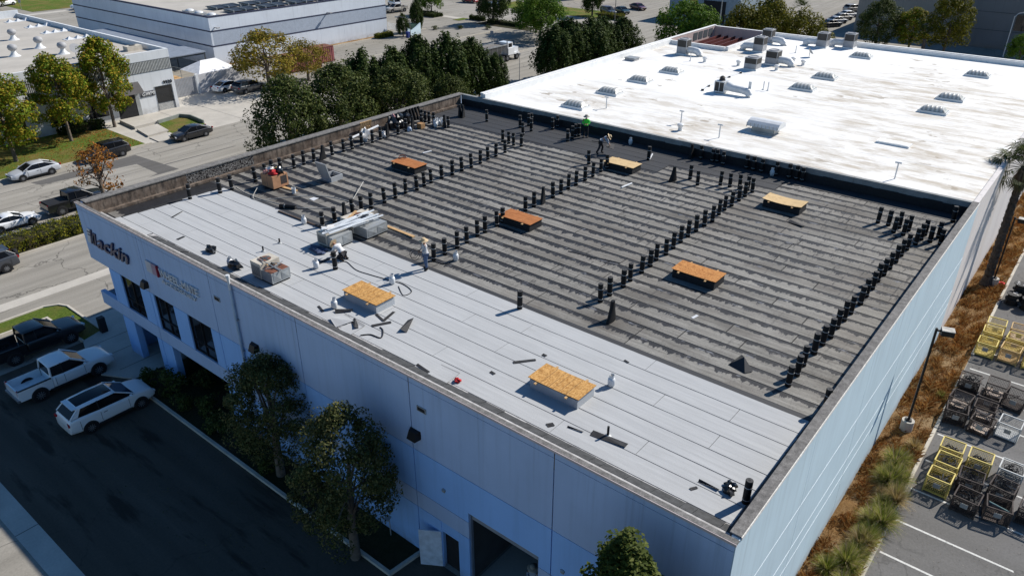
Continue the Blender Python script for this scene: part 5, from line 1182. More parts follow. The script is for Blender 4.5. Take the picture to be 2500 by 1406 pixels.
# hedges
def hedge(label, x0, x1, y0, y1, h, n, m, size=.12, seed=1, z=0.05):
    r = np.random.RandomState(seed); P = r.uniform(0, 1, (n, 3)); f = r.randint(0, 6, n); d = np.zeros((n, 3))
    for ax in range(2): P[f == ax, ax] = 0; d[f == ax, ax] = -1; P[f == ax + 2, ax] = 1; d[f == ax + 2, ax] = 1
    P[f >= 4, 2] = 1; d[f >= 4, 2] = 1
    Q = np.stack([x0 + (x1 - x0) * P[:, 0], y0 + (y1 - y0) * P[:, 1], z + h * P[:, 2]], 1)
    wob = .16 * np.sin(Q[:, 0] * 2.1 + seed) * np.cos(Q[:, 1] * 2.7) + .1 * np.sin(Q[:, 0] * 5.3); Q += d * wob[:, None] + r.normal(0, .05, (n, 3)); Q[:, 2] = np.maximum(Q[:, 2], z)
    t = thing('hedge', label, 'hedge', ((x0 + x1) / 2, (y0 + y1) / 2, 0)); Q[:, 0] -= (x0 + x1) / 2; Q[:, 1] -= (y0 + y1) / 2
    put('foliage', leaves('foliage', Q, d, size, m, seed), t); MB().bx((x0 - x1) / 2 + .15, (x1 - x0) / 2 - .15, (y0 - y1) / 2 + .15, (y1 - y0) / 2 - .15, 0, z + h - .12).build('stems', M['soil'], t)
L_HEDGE = leafmat('leaf_hedge', [(.07, .09, .01), (.14, .15, .014), (.24, .21, .022)]); L_HDARK = leafmat('leaf_clipped', [(.02, .04, .008), (.04, .065, .014), (.06, .085, .02)])
hedge('long yellow-green hedge along the verge beside the white coupe', -32, 9.2, 61.0, 63.4, .95, 26000, L_HEDGE, .16, 4)
hedge('clipped dark hedge in front of the white office wall', 18.0, 22.6, 90.8, 92.1, .9, 3000, L_HDARK, .18, 5)
hedge('low hedge beside the tipper truck', 63, 77, 82.0, 84.3, .8, 4000, L_HEDGE, .25, 6); hedge('low clipped hedge between truck and parking lot', 79, 90, 81.8, 84.4, .8, 3500, L_HEDGE, .25, 7)
hedge('low dry hedge at the foot of the striped wall', 83.5, 87.2, 108.6, 110, .7, 1500, L_HEDGE, .22, 8); hedge('small clipped hedge at the lot exit', 111, 112, 106.6, 110.4, .8, 1200, L_HDARK, .25, 9); hedge('dark low hedge below the dark round street tree', 110.2, 111.6, 95, 104.5, .7, 1800, L_HDARK, .25, 10)
hedge('curved clipped hedge before the black parked car', 130.3, 132.4, 84.4, 90, 1.0, 1800, L_HEDGE, .25, 11); hedge('dark low hedge beneath the small pale tree', 108, 110.6, 118, 125, .8, 1600, L_HDARK, .25, 12)
for i, (x, y, s) in enumerate(((-1.1, 35.4, 1.0), (-.6, 33.6, 1.3), (-1.2, 31.6, .9), (-.5, 30.1, 1.1), (-1.1, 28.2, 1.0), (-.7, 25.9, .9), (-1.2, 23.6, .8), (.9, 32.5, 1.0), (-.9, 18.6, 1.0))):
    tree('bush', i % 3, ('leafy shrub beside the entrance column', 'taller leafy shrub before the porch opening', 'low shrub on the planter kerb', 'shrub against the facade under the third window', 'shrub beside the kerb below third window', 'shrub at the drain pipe foot', 'small shrub at the first courtyard tree', 'shrub inside the porch planter', 'shrub between the two courtyard trees')[i], x, y, 1.25 * s, s, None, None, None, .05)
for i, (x, y, lb) in enumerate(((101.0, 104.0, 'tiny round shrub on the parking island'), (104.5, 99.5, 'second tiny round shrub near the exit'), (97.5, 107.5, 'dry shrub at the end of the island'))): tree('bush', i % 3, lb, x, y, .9, 1.0)
# ================================================================== buildings across the street
M['offwhite'] = paintwall('office_white', (.66, .68, .70)); M['corr'] = mat('corrugated_grey', (.44, .45, .44), .7, .2, 3); M['croof'] = mat('pale_gravel_roof', (.45, .42, .375), .95, .12, .25, fine=.15)
bc = thing('white_office', 'low white office with ribbed grey band and turbine vents on its roof', 'building')
CZ = 7.55; CY = 92.7; CX = 33.6
MB().bx(-70, CX - .3, CY + .3, 139.0, -.2, 6.95).build('roof', M['croof'], bc)
def frontwall(x0, x1, z0, z1, m, nm='wall_panel', d=.3, off=0.0): return MB().bx(x0, x1, CY + off, CY + d, z0, z1).build(nm, m, bc)
for i in range(9):
    xa = CX - 5.2 * (i + 1); xb = CX - 5.2 * i - .02
    if i == 0: frontwall(xa, xb, 3.15, 5.1, M['offwhite']); frontwall(xa, 30.6, -.2, 3.15, M['offwhite'])
    else: frontwall(xa, xb, -.2, 5.1, M['offwhite'])
    frontwall(xa, xb, 6.5, CZ, M['offwhite'])
    rb_ = frontwall(xa, xb, 5.14, 6.46, M['core'], 'ribbed_band', .28, .02)
    for j in range(26): MB().bx(xa + .02 + j * .2, xa + .12 + j * .2, CY - .03, CY + .02, 5.14, 6.46).build('rib', M['corr'], rb_)
    frontwall(xa, xb, 5.1, 5.14, M['core'], 'trim', .3, -.04); frontwall(xa, xb, 6.46, 6.5, M['core'], 'trim', .3, -.04)
for i in range(5): MB().bx(CX - .3, CX, CY + .31 + i * 9.3, CY + .29 + (i + 1) * 9.3, -.2, CZ).build('wall_panel', M['offwhite'], bc)
MB().bx(-70, CX, 139, 139.3, -.2, CZ + .5).build('wall_panel', M['offwhite'], bc); MB().bx(-70, CX - .31, CY + .31, CY + .5, 6.95, CZ - .03).build('parapet', M['offwhite'], bc)
MB().bx(30.6, 33.4, CY + .24, CY + .29, -.1, 3.14).build('recess_wall', M['offwhite'], bc); w = MB().bx(30.9, 33.1, CY + .18, CY + .23, 1.0, 3.05).build('window', M['glass'], bc); MB().bx(30.85, 33.15, CY + .08, CY + .235, .95, 1.0).build('sill', M['core'], w)
MB().bx(30.9, 33.1, CY + .1, CY + .235, 0, .95).build('stone_plinth', mat('stone_facing', (.36, .36, .35), .95, .3, 8), bc); MB().bx(33.15, CX, CY, CY + .29, -.1, 3.14).build('return_wall', M['offwhite'], bc)
dr = MB().bx(25.6, 28.0, CY - .02, CY + .02, 0, 3.0).build('entrance', M['dark'], bc); MB().bx(28.0, 28.5, CY - .05, CY + .03, 0, 3.1).build('door_frame', M['galv'], dr)
aw = MB(); aw.v = [(25.2, CY, 4.2), (28.8, CY, 4.2), (28.8, CY - 1.2, 3.0), (25.2, CY - 1.2, 3.0), (25.2, CY, 3.0), (28.8, CY, 3.0)]; aw.f = [(0, 3, 2, 1), (1, 2, 5), (0, 4, 3), (3, 4, 5, 2)]; aw.m = [0] * 4; aw.build('awning', mat('dark_awning', (.08, .075, .075), .8), bc)
for xx in (12.5, 17.5, 22.0): w = MB().bx(xx, xx + 2.4, CY - .02, CY - .004, .8, 2.6).build('window', M['glass'], bc)
t1 = text('9930', .62, .03, M['dark'], 'street_number', bc, (32.0, CY - .05, 3.3)); t1.rotation_euler = (pi / 2, 0, 0)
sgn = thing('sign_gwmi', 'dark raised letters reading GWMI on the white office wall', 'sign', (28.75, CY - .06, 2.2)); t2 = text('GWMI', .62, .04, M['wht'], 'lettering', sgn, (.1, -.05, .1), .3); t2.rotation_euler = (pi / 2, 0, 0); MB().bx(-.05, 1.9, -.0, .04, -.05, .62).build('back_plate', mat('plate_grey', (.12, .12, .13)), sgn)
# turbine vents and other things on the office roof
for (px, py, lb) in ((34, 98, 'white turbine vent nearest the back parapet on the office roof'), (98, 118, 'white turbine vent in the middle of the row on office roof'), (156, 132, 'white turbine vent at the street end of the row'), (36, 138, 'white turbine vent standing apart from the row of three')):
    x, y = at(px, py, 6.95); t = thing('roof_turbine', lb, 'vent', (x, y, 6.94), 0, 'turbine vents on the office roof'); MB().lathe([(.75, 0), (.42, .25), (.28, .55), (.28, .7)], 14).build('stack', M['wht'], t, smooth=40)
    MB().lathe([(.3, .7), (.5, .85), (.58, 1.1), (.45, 1.38), (.1, 1.5)], 16).build('turbine', M['unitgrey'], t, smooth=50)
for i, (px, py) in enumerate(((25, 55), (75, 68), (115, 82), (170, 97))):
    x, y = at(px, py, 6.95); t = thing('low_skylight', 'row of small white pyramid skylights on the office roof', 'skylight', (x, y, 6.94), 0, 'pyramid skylight strips on the office roof')
    for j in range(4):
        b = MB(); b.v = [(j * 1.2 - .5, -.55, 0), (j * 1.2 + .5, -.55, 0), (j * 1.2 + .5, .55, 0), (j * 1.2 - .5, .55, 0), (j * 1.2, 0, .45)]; b.f = [(0, 1, 4), (1, 2, 4), (2, 3, 4), (3, 0, 4)]; b.m = [0] * 4; b.build('pyramid_dome', M['wht'], t)
    MB().bx(-.7, 4.3, -.7, .7, 0, .06).build('kerb', M['wht'], t)
x, y = at(188, 142, 6.95); t = thing('satellite_dish', 'grey satellite dish on the office roof beside the treetops', 'dish', (x, y, 6.94)); o = MB().lathe([(.02, 0), (.4, .08), (.62, .24), (.63, .245)], 16).build('dish', M['unitgrey'], t, (0, 0, 1.1)); o.rotation_euler = (.9, -.4, .2); MB().cyl((0, 0, 0), (0, 0, 1.1), .05, None, 6).bx(-.4, .4, -.4, .4, 0, .12).build('mast', M['unitgrey'], t)
x, y = at(325, 122, 7.0); t = thing('cooling_unit', 'flat cooling unit near the office parapet', 'cooling unit', (x, y, 6.94)); MB().bx(-1, 1, -.6, .6, 0, .6).build('cabinet', M['cream'], t); MB().lathe([(.35, .6), (.4, .66), (.3, .67)], 14).build('fan_ring', M['core'], t)
# gate, yard wall, canopy tent and covered store
gt = thing('slatted_gate', 'grey vertical slatted sliding gate beside the white office', 'gate', (33.8, 97.2, 0))
for i in range(24): MB().bx(i * .215, i * .215 + .17, 0, .05, .05, 2.5).build('slat', mat('gate_grey', (.30, .31, .33), .6) if i == 0 else bpy.data.materials['gate_grey'], gt)
MB().bx(0, 5.2, .05, .1, .3, .4).bx(0, 5.2, .05, .1, 2.2, 2.3).build('rail', M['core'], gt)
tag(MB().bx(0, 1.1, 0, .03, 0, .45).build('notice_board', M['wht'], None, (34.6, 97.15, 1.5)), 'white notice board on the slatted gate', 'sign')
yw = thing('yard_wall', 'pale grey block wall beside the slatted gate', 'wall', (39.0, 97.1, 0)); MB().bx(0, .35, -.1, .3, -.1, 2.7).build('gate_post', M['offwhite'], yw)
for i in range(4): MB().bx(.37 + i * 2.6, 2.95 + i * 2.6, 0, .2, -.1, 2.6).build('wall_panel', mat('block_wall', (.5, .5, .52), .9) if i == 0 else bpy.data.materials['block_wall'], yw)
tn = thing('canopy_tent', 'white pop-up canopy tent behind the yard wall', 'tent', (43.0, 100.4, 0)); b = MB(); b.v = [(-3, -2.6, 2.4), (3, -2.6, 2.4), (3, 2.6, 2.4), (-3, 2.6, 2.4), (-1.0, 0, 3.7), (1.4, 0, 3.7)]; b.f = [(0, 1, 5, 4), (1, 2, 5), (2, 3, 4, 5), (3, 0, 4)]; b.m = [0] * 4; b.build('canopy', mat('tent_white', (.75, .75, .75)), tn)
for (a, c) in ((-2.95, -2.55), (2.95, -2.55), (2.95, 2.55), (-2.95, 2.55)): MB().cyl((a, c, 0), (a, c, 2.42), .04, None, 6).build('leg', M['galv'], tn)
cs = thing('carport', 'blue-grey flat carport roof beside the striped building', 'carport', (0, 0, 0)); MB().bx(37.5, 46.5, 106.2, 138, 3.5, 3.62).build('roof', mat('carport_roof', (.20, .23, .28), .7), cs)
for (xx, yy) in ((37.7, 106.4), (46.2, 106.4), (37.7, 115), (46.2, 115), (37.7, 125), (46.2, 125)): MB().bx(xx, xx + .15, yy, yy + .15, 0, 3.5).build('post', M['core'], cs)
MB().bx(37.7, 46.3, 106.42, 106.5, 3.2, 3.4).build('beam', M['core'], cs); MB().tube([(37.8, 106.5, 3.3), (46.2, 106.5, .2)], .05, 5).build('brace', M['core'], cs)
for i in range(9):
    s = rnd.uniform(.7, 1.3); tag(MB().box((0, 0, s * .5), (s * 1.2, s, s)).build('timber_crate', rnd.choice((M['wood'], M['canvas'], mat('crate_brown', (.2, .11, .06)))), None, (36.0 + (i % 5) * 1.35, 103.8 + (i // 5) * 1.7, 0), rnd.uniform(-.2, .2)), 'brown timber crate in the heap under the carport', 'crate', 'crates heaped under the carport')
# striped pale building
bd_ = thing('striped_building', 'tall pale blue-white building with two dark horizontal stripes', 'building')
DX0, DX1, DY, DZ = 50.6, 88.0, 111.2, 7.6; dmat = paintwall('stripe_white', (.62, .66, .72)); dband = mat('textured_band', (.40, .45, .53), .9, .06, 2, fine=.2, fsc=6); dstr = mat('navy_stripe', (.03, .035, .07), .7)
for (z0, z1, m) in ((-.2, 3.0, dmat), (3.16, 5.3, dband), (5.46, 7.45, dmat)):
    for i in range(7):
        xa = DX0 + i * 5.36 + (.02 if i else .3); MB().bx(xa, min(DX0 + (i + 1) * 5.36, DX1), DY, DY + .3, z0, z1).build('wall_panel', m, bd_)
    for i in range(6): MB().bx(DX0, DX0 + .3, DY + i * 8 + (.02 if i else 0), DY + (i + 1) * 8, z0, z1).build('wall_panel', dmat, bd_)
    for i in range(6): MB().bx(DX1 - .3, DX1, DY + .31 + i * 8, DY + .29 + (i + 1) * 8, z0, z1).build('wall_panel', dmat, bd_)
for z0, z1 in ((2.98, 3.18), (5.28, 5.48), (7.44, 7.66)):
    MB().bx(DX0 - .03, DX1 + .03, DY - .03, DY + .3, z0, z1).build('stripe', dstr, bd_); MB().bx(DX0 - .03, DX0 + .3, DY + .302, DY + 48, z0, z1).build('stripe', dstr, bd_); MB().bx(DX1 - .3, DX1 + .03, DY + .302, DY + 48, z0, z1).build('stripe', dstr, bd_)
MB().bx(DX0 + .31, DX1 - .31, DY + .31, DY + 48, 0, 7.2).build('roof', M['croof'], bd_)
for (xx, zz) in ((74.0, 5.6), (51.5, 5.9)): t = thing('wall_floodlight', 'small grey floodlight on the striped wall' if xx > 60 else 'small floodlight near the striped building corner', 'wall light', (xx, DY, zz)); MB().bx(-.1, .1, -.9, 0, 0, .1).build('arm', M['unitgrey'], t); MB().bx(-.25, .25, -1.1, -.7, -.05, .12).build('head', M['unitgrey'], t)
for i in range(10):
    sx_ = 56.5 + (i % 5) * 6.2; sy_ = 113.6 + (i // 5) * 5; t = thing('solar_rack', 'dark solar panel rack on the striped building roof', 'solar rack', (sx_, sy_, 7.2), 0, 'solar racks on the striped building')
    MB().box((2.7, 1.5, .35), (5.4, 3.0, .05), 0, 0, .06).build('panel', mat('solar_dark', (.03, .028, .03), .4) if i == 0 else bpy.data.materials['solar_dark'], t)
    for j in range(3): MB().bx(.3 + j * 2.3, .4 + j * 2.3, 0, 3, .1, .5).build('rail', M['galv'], t)
for (xx, yy) in ((52.2, 112.8), (52.0, 116.2), (52.3, 119.5)): t = thing('bubble_skylight', 'white bubble skylight near the striped building corner', 'skylight', (xx, yy, 7.2), 0, 'bubble skylights at the striped corner'); MB().bx(0, 1.5, 0, 2.3, 0, .25).build('kerb', M['galv'], t); MB().lathe([(.7, .25), (.6, .42), (.3, .52), (.02, .55)], 12, c=(.75, 1.15, 0)).build('dome', M['wht'], t, smooth=60)
sheet('verge', M['dirt'], rect(50.6, 88, 109.8, 111.2), .05); curb('kerb', [(46, 109.7), (97, 109.7)]); curb('kerb', [(58, 97.6), (106, 97.2)], .2); sheet('apron', M['concrete'], rect(110.2, 112, 110.5, 118.5), .012)
curb('kerb', [(98, 107.6), (103.4, 103.4), (104.2, 104.6), (98.8, 108.4)], .2)
# red containers and small site things
for i, (x, y, rz_, lb) in enumerate(((55.2, 97.4, -.05, 'weathered red container beside the thin autumn tree'), (59.6, 99.6, -.05, 'second red container set back from the first'))):
    t = thing('red_container', lb, 'container', (x, y, 0), rz_); MB().bx(0, 5.6, 0, 2.4, .12, 2.5).build('body', mat('faded_red_%d' % i, (.30, .10, .10), .8, .25, 2), t)
    for j in range(14): MB().bx(.15 + j * .39, .3 + j * .39, -.04, 0, .2, 2.4).build('rib', bpy.data.materials['faded_red_%d' % i], t)
    MB().bx(0, 5.6, -.05, 2.45, 2.5, 2.56).build('lid', M['rust'], t)
t = thing('utility_box', 'green utility box beside the slim dark tree', 'utility box', (91.0, 107.6, 0)); MB().bx(0, 1.7, 0, 1.6, .1, 1.8).build('cabinet', mat('utility_green', (.04, .09, .07), .6), t); MB().bx(-.1, 1.8, -.1, 1.7, 0, .1).build('pad', M['concrete'], t)
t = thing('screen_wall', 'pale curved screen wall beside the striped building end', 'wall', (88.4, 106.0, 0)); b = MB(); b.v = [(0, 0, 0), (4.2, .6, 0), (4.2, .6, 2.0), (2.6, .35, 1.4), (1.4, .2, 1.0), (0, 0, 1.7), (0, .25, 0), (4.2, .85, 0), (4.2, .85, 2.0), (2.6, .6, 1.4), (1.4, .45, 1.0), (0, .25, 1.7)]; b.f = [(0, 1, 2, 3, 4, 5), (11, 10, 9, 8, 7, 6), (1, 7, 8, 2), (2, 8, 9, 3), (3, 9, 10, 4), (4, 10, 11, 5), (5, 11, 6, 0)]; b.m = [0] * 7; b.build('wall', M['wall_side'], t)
for i in range(7): tag(MB().bx(0, .06, 0, 3.2, 0, .06).build('rail', M['wht'], None, (90.2, 110.2, .5 + i * .18)), 'white horizontal rail behind the screen wall', 'rail', 'white rails behind the screen wall')
t = thing('wheelie_bin', 'blue bin at the striped building end', 'bin', (87.6, 105.0, 0)); MB().bx(0, .6, 0, .6, .05, 1.0).build('tub', mat('bin_blue', (.02, .04, .2)), t); MB().bx(-.03, .63, -.03, .66, 1.0, 1.06).build('lid', mat('bin_lid', (.02, .04, .2)), t)
# grey building and pink building at the back
be = thing('grey_building', 'large grey tilt-up building behind the far trees', 'building'); gm1 = paintwall('grey_tilt', (.17, .175, .185)); gm2 = paintwall('beige_tilt', (.34, .30, .26))
for i in range(4): MB().bx(146, 190, -20 + i * 10.5, -20 + (i + 1) * 10.5 - .03, -.2, 9.2).build('wall_block', gm1, be)
MB().bx(149, 240, 22.05, 41.5, -.2, 7.4).build('wing', gm2, be); MB().bx(149.3, 239.7, 22.3, 41.2, 7.4, 7.45).build('roof', M['croof'], be); 
for zz in (3.1, 6.1): MB().bx(145.95, 146, -20, 21.9, zz, zz + .06).build('reveal', M['core'], be)
MB().bx(145.96, 146, 12.0, 14.0, 3.4, 6.0).build('window', M['glass'], be)
for (xx, yy) in ((156, 34), (158, 28), (164, 36)): t = thing('roof_dome', 'white oval roof dome on the beige wing', 'skylight', (xx, yy, 7.45), 0, 'oval roof domes'); MB().lathe([(1.6, 0), (1.5, .3), (.9, .55), (.05, .6)], 16).build('dome', M['wht'], t, smooth=60); MB().bx(-1.7, 1.7, -1.7, 1.7, 0, .08).build('kerb', M['galv'], t)
MB_ = MB().bx(150, 210, 110, 130, 0, 7).build('wall', M['pink']); tag(MB_, 'pink building wall behind the parked dark cars', 'building')
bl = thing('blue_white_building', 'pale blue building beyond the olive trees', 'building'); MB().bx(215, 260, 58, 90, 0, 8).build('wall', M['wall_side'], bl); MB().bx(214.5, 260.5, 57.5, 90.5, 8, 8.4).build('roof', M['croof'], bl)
bl2 = thing('white_store', 'white and dark-trimmed building at the top edge of street', 'building'); MB().bx(150, 175, 134, 160, 0, 8).build('wall', M['offwhite'], bl2); MB().bx(149.5, 175.5, 133.5, 160.5, 8, 8.5).build('roof', M['core'], bl2)
bw = thing('workshop', 'blue-grey workshop with yellow door panel behind the leafy tree', 'building'); MB().bx(140, 160, 62, 78, 0, 7).build('wall', mat('workshop_blue', (.25, .31, .36)), bw); MB().bx(139.95, 140, 71.5, 73.2, .2, 5).build('door', mat('door_yellow', (.5, .35, .08)), bw); MB().bx(139.94, 140, 65, 70, .1, 4.4).build('opening', M['dark'], bw)
sheet('lawn', M['lawn'], [(129.2, 86), (129.2, 120), (139, 120), (139, 92), (133, 86)], .06); sheet('lawn', M['lawn'], rect(108.5, 111.8, 111, 113), .05); sheet('verge', M['soil'], rect(108, 111.9, 92, 106), .05); sheet('verge', M['lawn'], rect(56, 78, 195, 225), .03)
sheet('street', M['street'], rect(-100, 110, 168, 190), .006); sheet('sidewalk', M['concrete'], rect(-100, 110, 190, 192.5), .01)

# ================================================================== vehicles
RUB = mat('tyre_rubber', (.012, .012, .013), .85); RIM = mat('alloy_rim', (.30, .31, .33), .4, metal=.7); GLS = mat('car_glass', (.008, .009, .011), .08, .1, 1, spec=.25); TL = mat('tail_lamp', (.35, .01, .012), .25); HL = mat('head_lamp', (.6, .62, .65), .15); TRIM = mat('car_trim', (.02, .02, .022), .6)
def carpaint(name, c): return mat(name, c, .35, .03, .5, spec=.5, coat=.8)
def wheel_meshes(r, w):
    ty = MB(); n = 22; pr = [(r * .62, -w / 2), (r * .95, -w / 2), (r, -w / 2 + .03), (r, w / 2 - .03), (r * .95, w / 2), (r * .62, w / 2)]
    for (rr, yy) in pr:
        for j in range(n): a = 2 * pi * j / n; ty.v.append((rr * cos(a), yy, rr * sin(a)))
    for i in range(5):
        for j in range(n): ty.f.append((i * n + j, (i + 1) * n + j, (i + 1) * n + (j + 1) % n, i * n + (j + 1) % n)); ty.m.append(0)
    rm = MB(); rm.cyl((0, -w / 2 + .03, 0), (0, w / 2 - .03, 0), r * .62, None, 20, 1)
    for sgn_ in (-1, 1):
        y = sgn_ * (w / 2 - .012)
        for j in range(10):
            a = 2 * pi * j / 10; d = Vector((cos(a), 0, sin(a))); s = Vector((-sin(a), 0, cos(a))) * r * .05
            q = [d * r * .08 - s + Vector((0, y, 0)), d * r * .6 - s + Vector((0, y, 0)), d * r * .6 + s + Vector((0, y, 0)), d * r * .08 + s + Vector((0, y, 0))]
            rm.poly(q if sgn_ < 0 else q[::-1], 0)
        rm.lathe  # noqa
    ring = MB()
    return ty.mesh('wheel', RUB, 50), rm.mesh('rim', [RIM, TRIM])
WHEELS = {r: wheel_meshes(r, .24) for r in (.33, .36, .41)}
SPEC = {  # L, W, H, ground clearance, wheel r, wheelbase, shoulder profile (xfrac, z, wfrac), cabin (rear belt, rear roof, front roof, front belt), belt z rear/front
 'sedan': dict(L=4.75, W=1.83, H=1.45, g=.22, r=.33, wb=2.75, prof=[(-.5, .60, .80), (-.49, .86, .90), (-.45, .98, .95), (-.36, 1.01, .99), (-.1, .97, 1), (.15, .95, 1), (.24, .95, 1), (.34, .88, .98), (.43, .80, .93), (.48, .68, .84), (.5, .52, .74)], cab=(-.40, -.20, .05, .25), bz=(1.0, .95)),
 'coupe': dict(L=4.25, W=1.78, H=1.30, g=.18, r=.33, wb=2.57, prof=[(-.5, .58, .80), (-.48, .86, .92), (-.42, .95, .97), (-.3, .94, 1), (-.1, .88, .98), (.12, .86, .98), (.22, .87, 1), (.34, .82, .99), (.43, .74, .93), (.48, .62, .82), (.5, .45, .7)], cab=(-.42, -.16, .02, .22), bz=(.93, .86)),
 'suv': dict(L=4.8, W=1.9, H=1.74, g=.25, r=.36, wb=2.8, prof=[(-.5, .60, .84), (-.497, .95, .92), (-.475, 1.24, .95), (-.3, 1.22, 1), (0, 1.16, 1), (.18, 1.11, 1), (.25, 1.11, 1), (.33, 1.08, .98), (.41, 1.01, .94), (.465, .90, .87), (.49, .74, .8), (.5, .55, .74)], cab=(-.47, -.36, .06, .265), bz=(1.24, 1.10)),
 'pickup': dict(L=5.5, W=1.95, H=1.84, g=.35, r=.41, wb=3.35, prof=[(-.165, 1.16, .98), (-.1, 1.18, .99), (.05, 1.17, 1), (.16, 1.16, 1), (.22, 1.18, 1), (.34, 1.14, .99), (.43, 1.08, .96), (.48, .95, .9), (.5, .62, .84)], cab=(-.158, -.145, .075, .235), bz=(1.17, 1.16)),
}
CARPROTO = {}
def car(kind, paint, label, x, y, rz, rimcol=None, glassroof=False, group=None, cat='car'):
    s = SPEC[kind]; L, W, H = s['L'], s['W'], s['H']; hw = W / 2
    t = thing('parked_' + kind, label, 'pickup' if kind == 'pickup' else cat, (x, y, 0.005), rz, group)
    b = MB(); secs = []
    P = s['prof']
    # resample the profile smoothly
    xs_ = [p[0] for p in P]; out = []
    for i in range(len(P) - 1):
        for u in (0, .5): out.append([P[i][k_] * (1 - u) + P[i + 1][k_] * u for k_ in range(3)])
    out.append(P[-1]); m = 11
    for (xf, zs, wf) in out:
        w_ = hw * wf; end = max(0, (abs(xf) - .40) / .10); zb = s['g'] + .10 * end
        ring = [(w_ * .84, zb), (w_ * .965, zb + .07), (w_, zb + (zs - zb) * .42), (w_ * .995, zb + (zs - zb) * .66), (w_ * .965, zs - .07), (w_ * .90, zs - .012)]
        pts = [(xf * L, yy, zz) for (yy, zz) in ring] + [(xf * L, w_ * .45, zs + .012), (xf * L, -w_ * .45, zs + .012)] + [(xf * L, -yy, zz) for (yy, zz) in reversed(ring)]
        secs.append(len(b.v)); b.v += pts
    np_ = 14
    for i in range(len(secs) - 1):
        for j in range(np_): b.f.append((secs[i] + j, secs[i + 1] + j, secs[i + 1] + (j + 1) % np_, secs[i] + (j + 1) % np_)); b.m.append(0)
    b.f.append(tuple(secs[0] + j for j in range(np_))); b.m.append(0); b.f.append(tuple(secs[-1] + j for j in reversed(range(np_)))); b.m.append(0)
    body = b.build('body', paint, t, smooth=60); sb_ = body.modifiers.new('round', 'SUBSURF'); sb_.levels = 1; sb_.render_levels = 1
    # greenhouse
    r0, r1, f1, f0 = [c_ * L for c_ in s['cab']]; zr, zf = s['bz']; wbelt = hw * .90; wroof = hw * (.77 if kind in ('suv', 'pickup') else .72); zt = H - .05; xm = (r1 + f1) / 2
    A = lambda x_, w_, z_: (Vector((x_, w_, z_)), Vector((x_, -w_, z_)))
    (rl, rr), (tl, tr_), (fl, fr), (bl_, br) = A(r0, wbelt * .93, zr), A(r1, wroof * .96, zt - .02), A(f1, wroof, zt - .01), A(f0, wbelt * .95, zf)
    ml, mr = A(xm, wroof * 1.02, zt + .01)
    bl0, br0 = A(xm, wbelt, (zr + zf) / 2 - .01)
    def pane(nm, pts): q = MB(); q.poly(pts); q.build(nm, GLS, t)
    pane('side_window', [rl, bl0, ml, tl]); pane('side_window', [bl0, bl_, fl, ml]); pane('side_window', [rr, tr_, mr, br0]); pane('side_window', [br0, mr, fr, br])
    pane('windscreen', [bl_, br, fr, fl]); pane('rear_window', [rl, tl, tr_, rr])
    rf = MB(); rows_ = []
    for (x_, w_, z_) in ((r1 - .06, wroof * .95, zt - .05), (r1 + .05, wroof * 1.02, zt + .015), (xm, wroof * 1.06, H - .01), (f1 - .05, wroof * 1.03, zt + .02), (f1 + .06, wroof * 1.0, zt - .045)):
        rows_.append(len(rf.v)); rf.v += [(x_, w_, z_ - .045), (x_, w_ * .93, z_ + .0), (x_, w_ * .68, z_ + .022), (x_, 0, z_ + .035), (x_, -w_ * .68, z_ + .022), (x_, -w_ * .93, z_ + .0), (x_, -w_, z_ - .045)]
    for i in range(4):
        for j in range(6): rf.f.append((rows_[i] + j, rows_[i] + j + 1, rows_[i + 1] + j + 1, rows_[i + 1] + j)); rf.m.append(1 if (glassroof and 1 < j < 4 and 0 < i < 3) else 0)
    rf.build('roof', [paint, GLS], t, smooth=50)
    for (a_, c_) in ((bl_, fl), (br, fr), (rl, tl), (rr, tr_)): MB().tube([a_, a_.lerp(c_, .5) + Vector((0, 0, .01)), c_], .042 if kind != 'pickup' else .06, 6).build('pillar', paint, t, smooth=60)
    if kind == 'suv':
        MB().box((r1 - .12, 0, zt + .0), (.28, wroof * 1.8, .035), 0, 0, 0, .12).build('spoiler', paint, t)
        for (a_, c_) in ((rl, tl), (rr, tr_)): q = MB(); sdn = 1 if a_.y > 0 else -1; q.poly([a_ + Vector((0, .012 * sdn, 0)), a_ + Vector((.42, .02 * sdn, 0)), c_ + Vector((.16, .02 * sdn, .0)), c_ + Vector((0, .012 * sdn, 0))][::sdn]); q.build('pillar', paint, t)
    for (a_, c_) in ((bl0, ml), (br0, mr)): MB().tube([a_, c_], .035, 5).build('pillar', TRIM, t)
    # wheels and arches
    wt, wr_ = WHEELS[s['r']]
    wc = s.get('wc', 0.02 * L if kind != 'pickup' else 0)
    for xx in (-s['wb'] / 2 + wc * .3, s['wb'] / 2 + wc * .3):
        for sd in (-1, 1):
            o = put('wheel', wt, t, (xx, sd * (hw - .105), s['r'])); put('rim', wr_, o)
            MB().cyl((xx, sd * (hw - .16), s['r'] + .02), (xx, sd * (hw + .004), s['r'] + .02), s['r'] * 1.16, None, 20).build('wheel_arch', TRIM, t)
            # tyre face just proud of the arch liner
            o.location.y = sd * (hw - .10)
    ze = P[-2][1]
    for sd in (-1, 1):
        MB().box((L * .478, sd * hw * .66, ze - .06), (.14, .36, .13), 0, sd * -.28).build('headlight', HL, t)
        MB().box((-L * .492, sd * hw * .78, (.88 if kind in ('sedan', 'coupe') else .98)), (.08, .26 if kind != 'pickup' else .14, .16 if kind != 'pickup' else .34), 0, sd * .2).build('taillight', TL, t)
        MB().box((f0 - .28, sd * (hw + .07), zf + .07), (.12, .2, .13)).build('mirror', paint, t)
        MB().box((xm + .25, sd * (hw * 1.003), zf - .16), (.2, .015, .03)).build('door_handle', TRIM if kind != 'pickup' else paint, t)
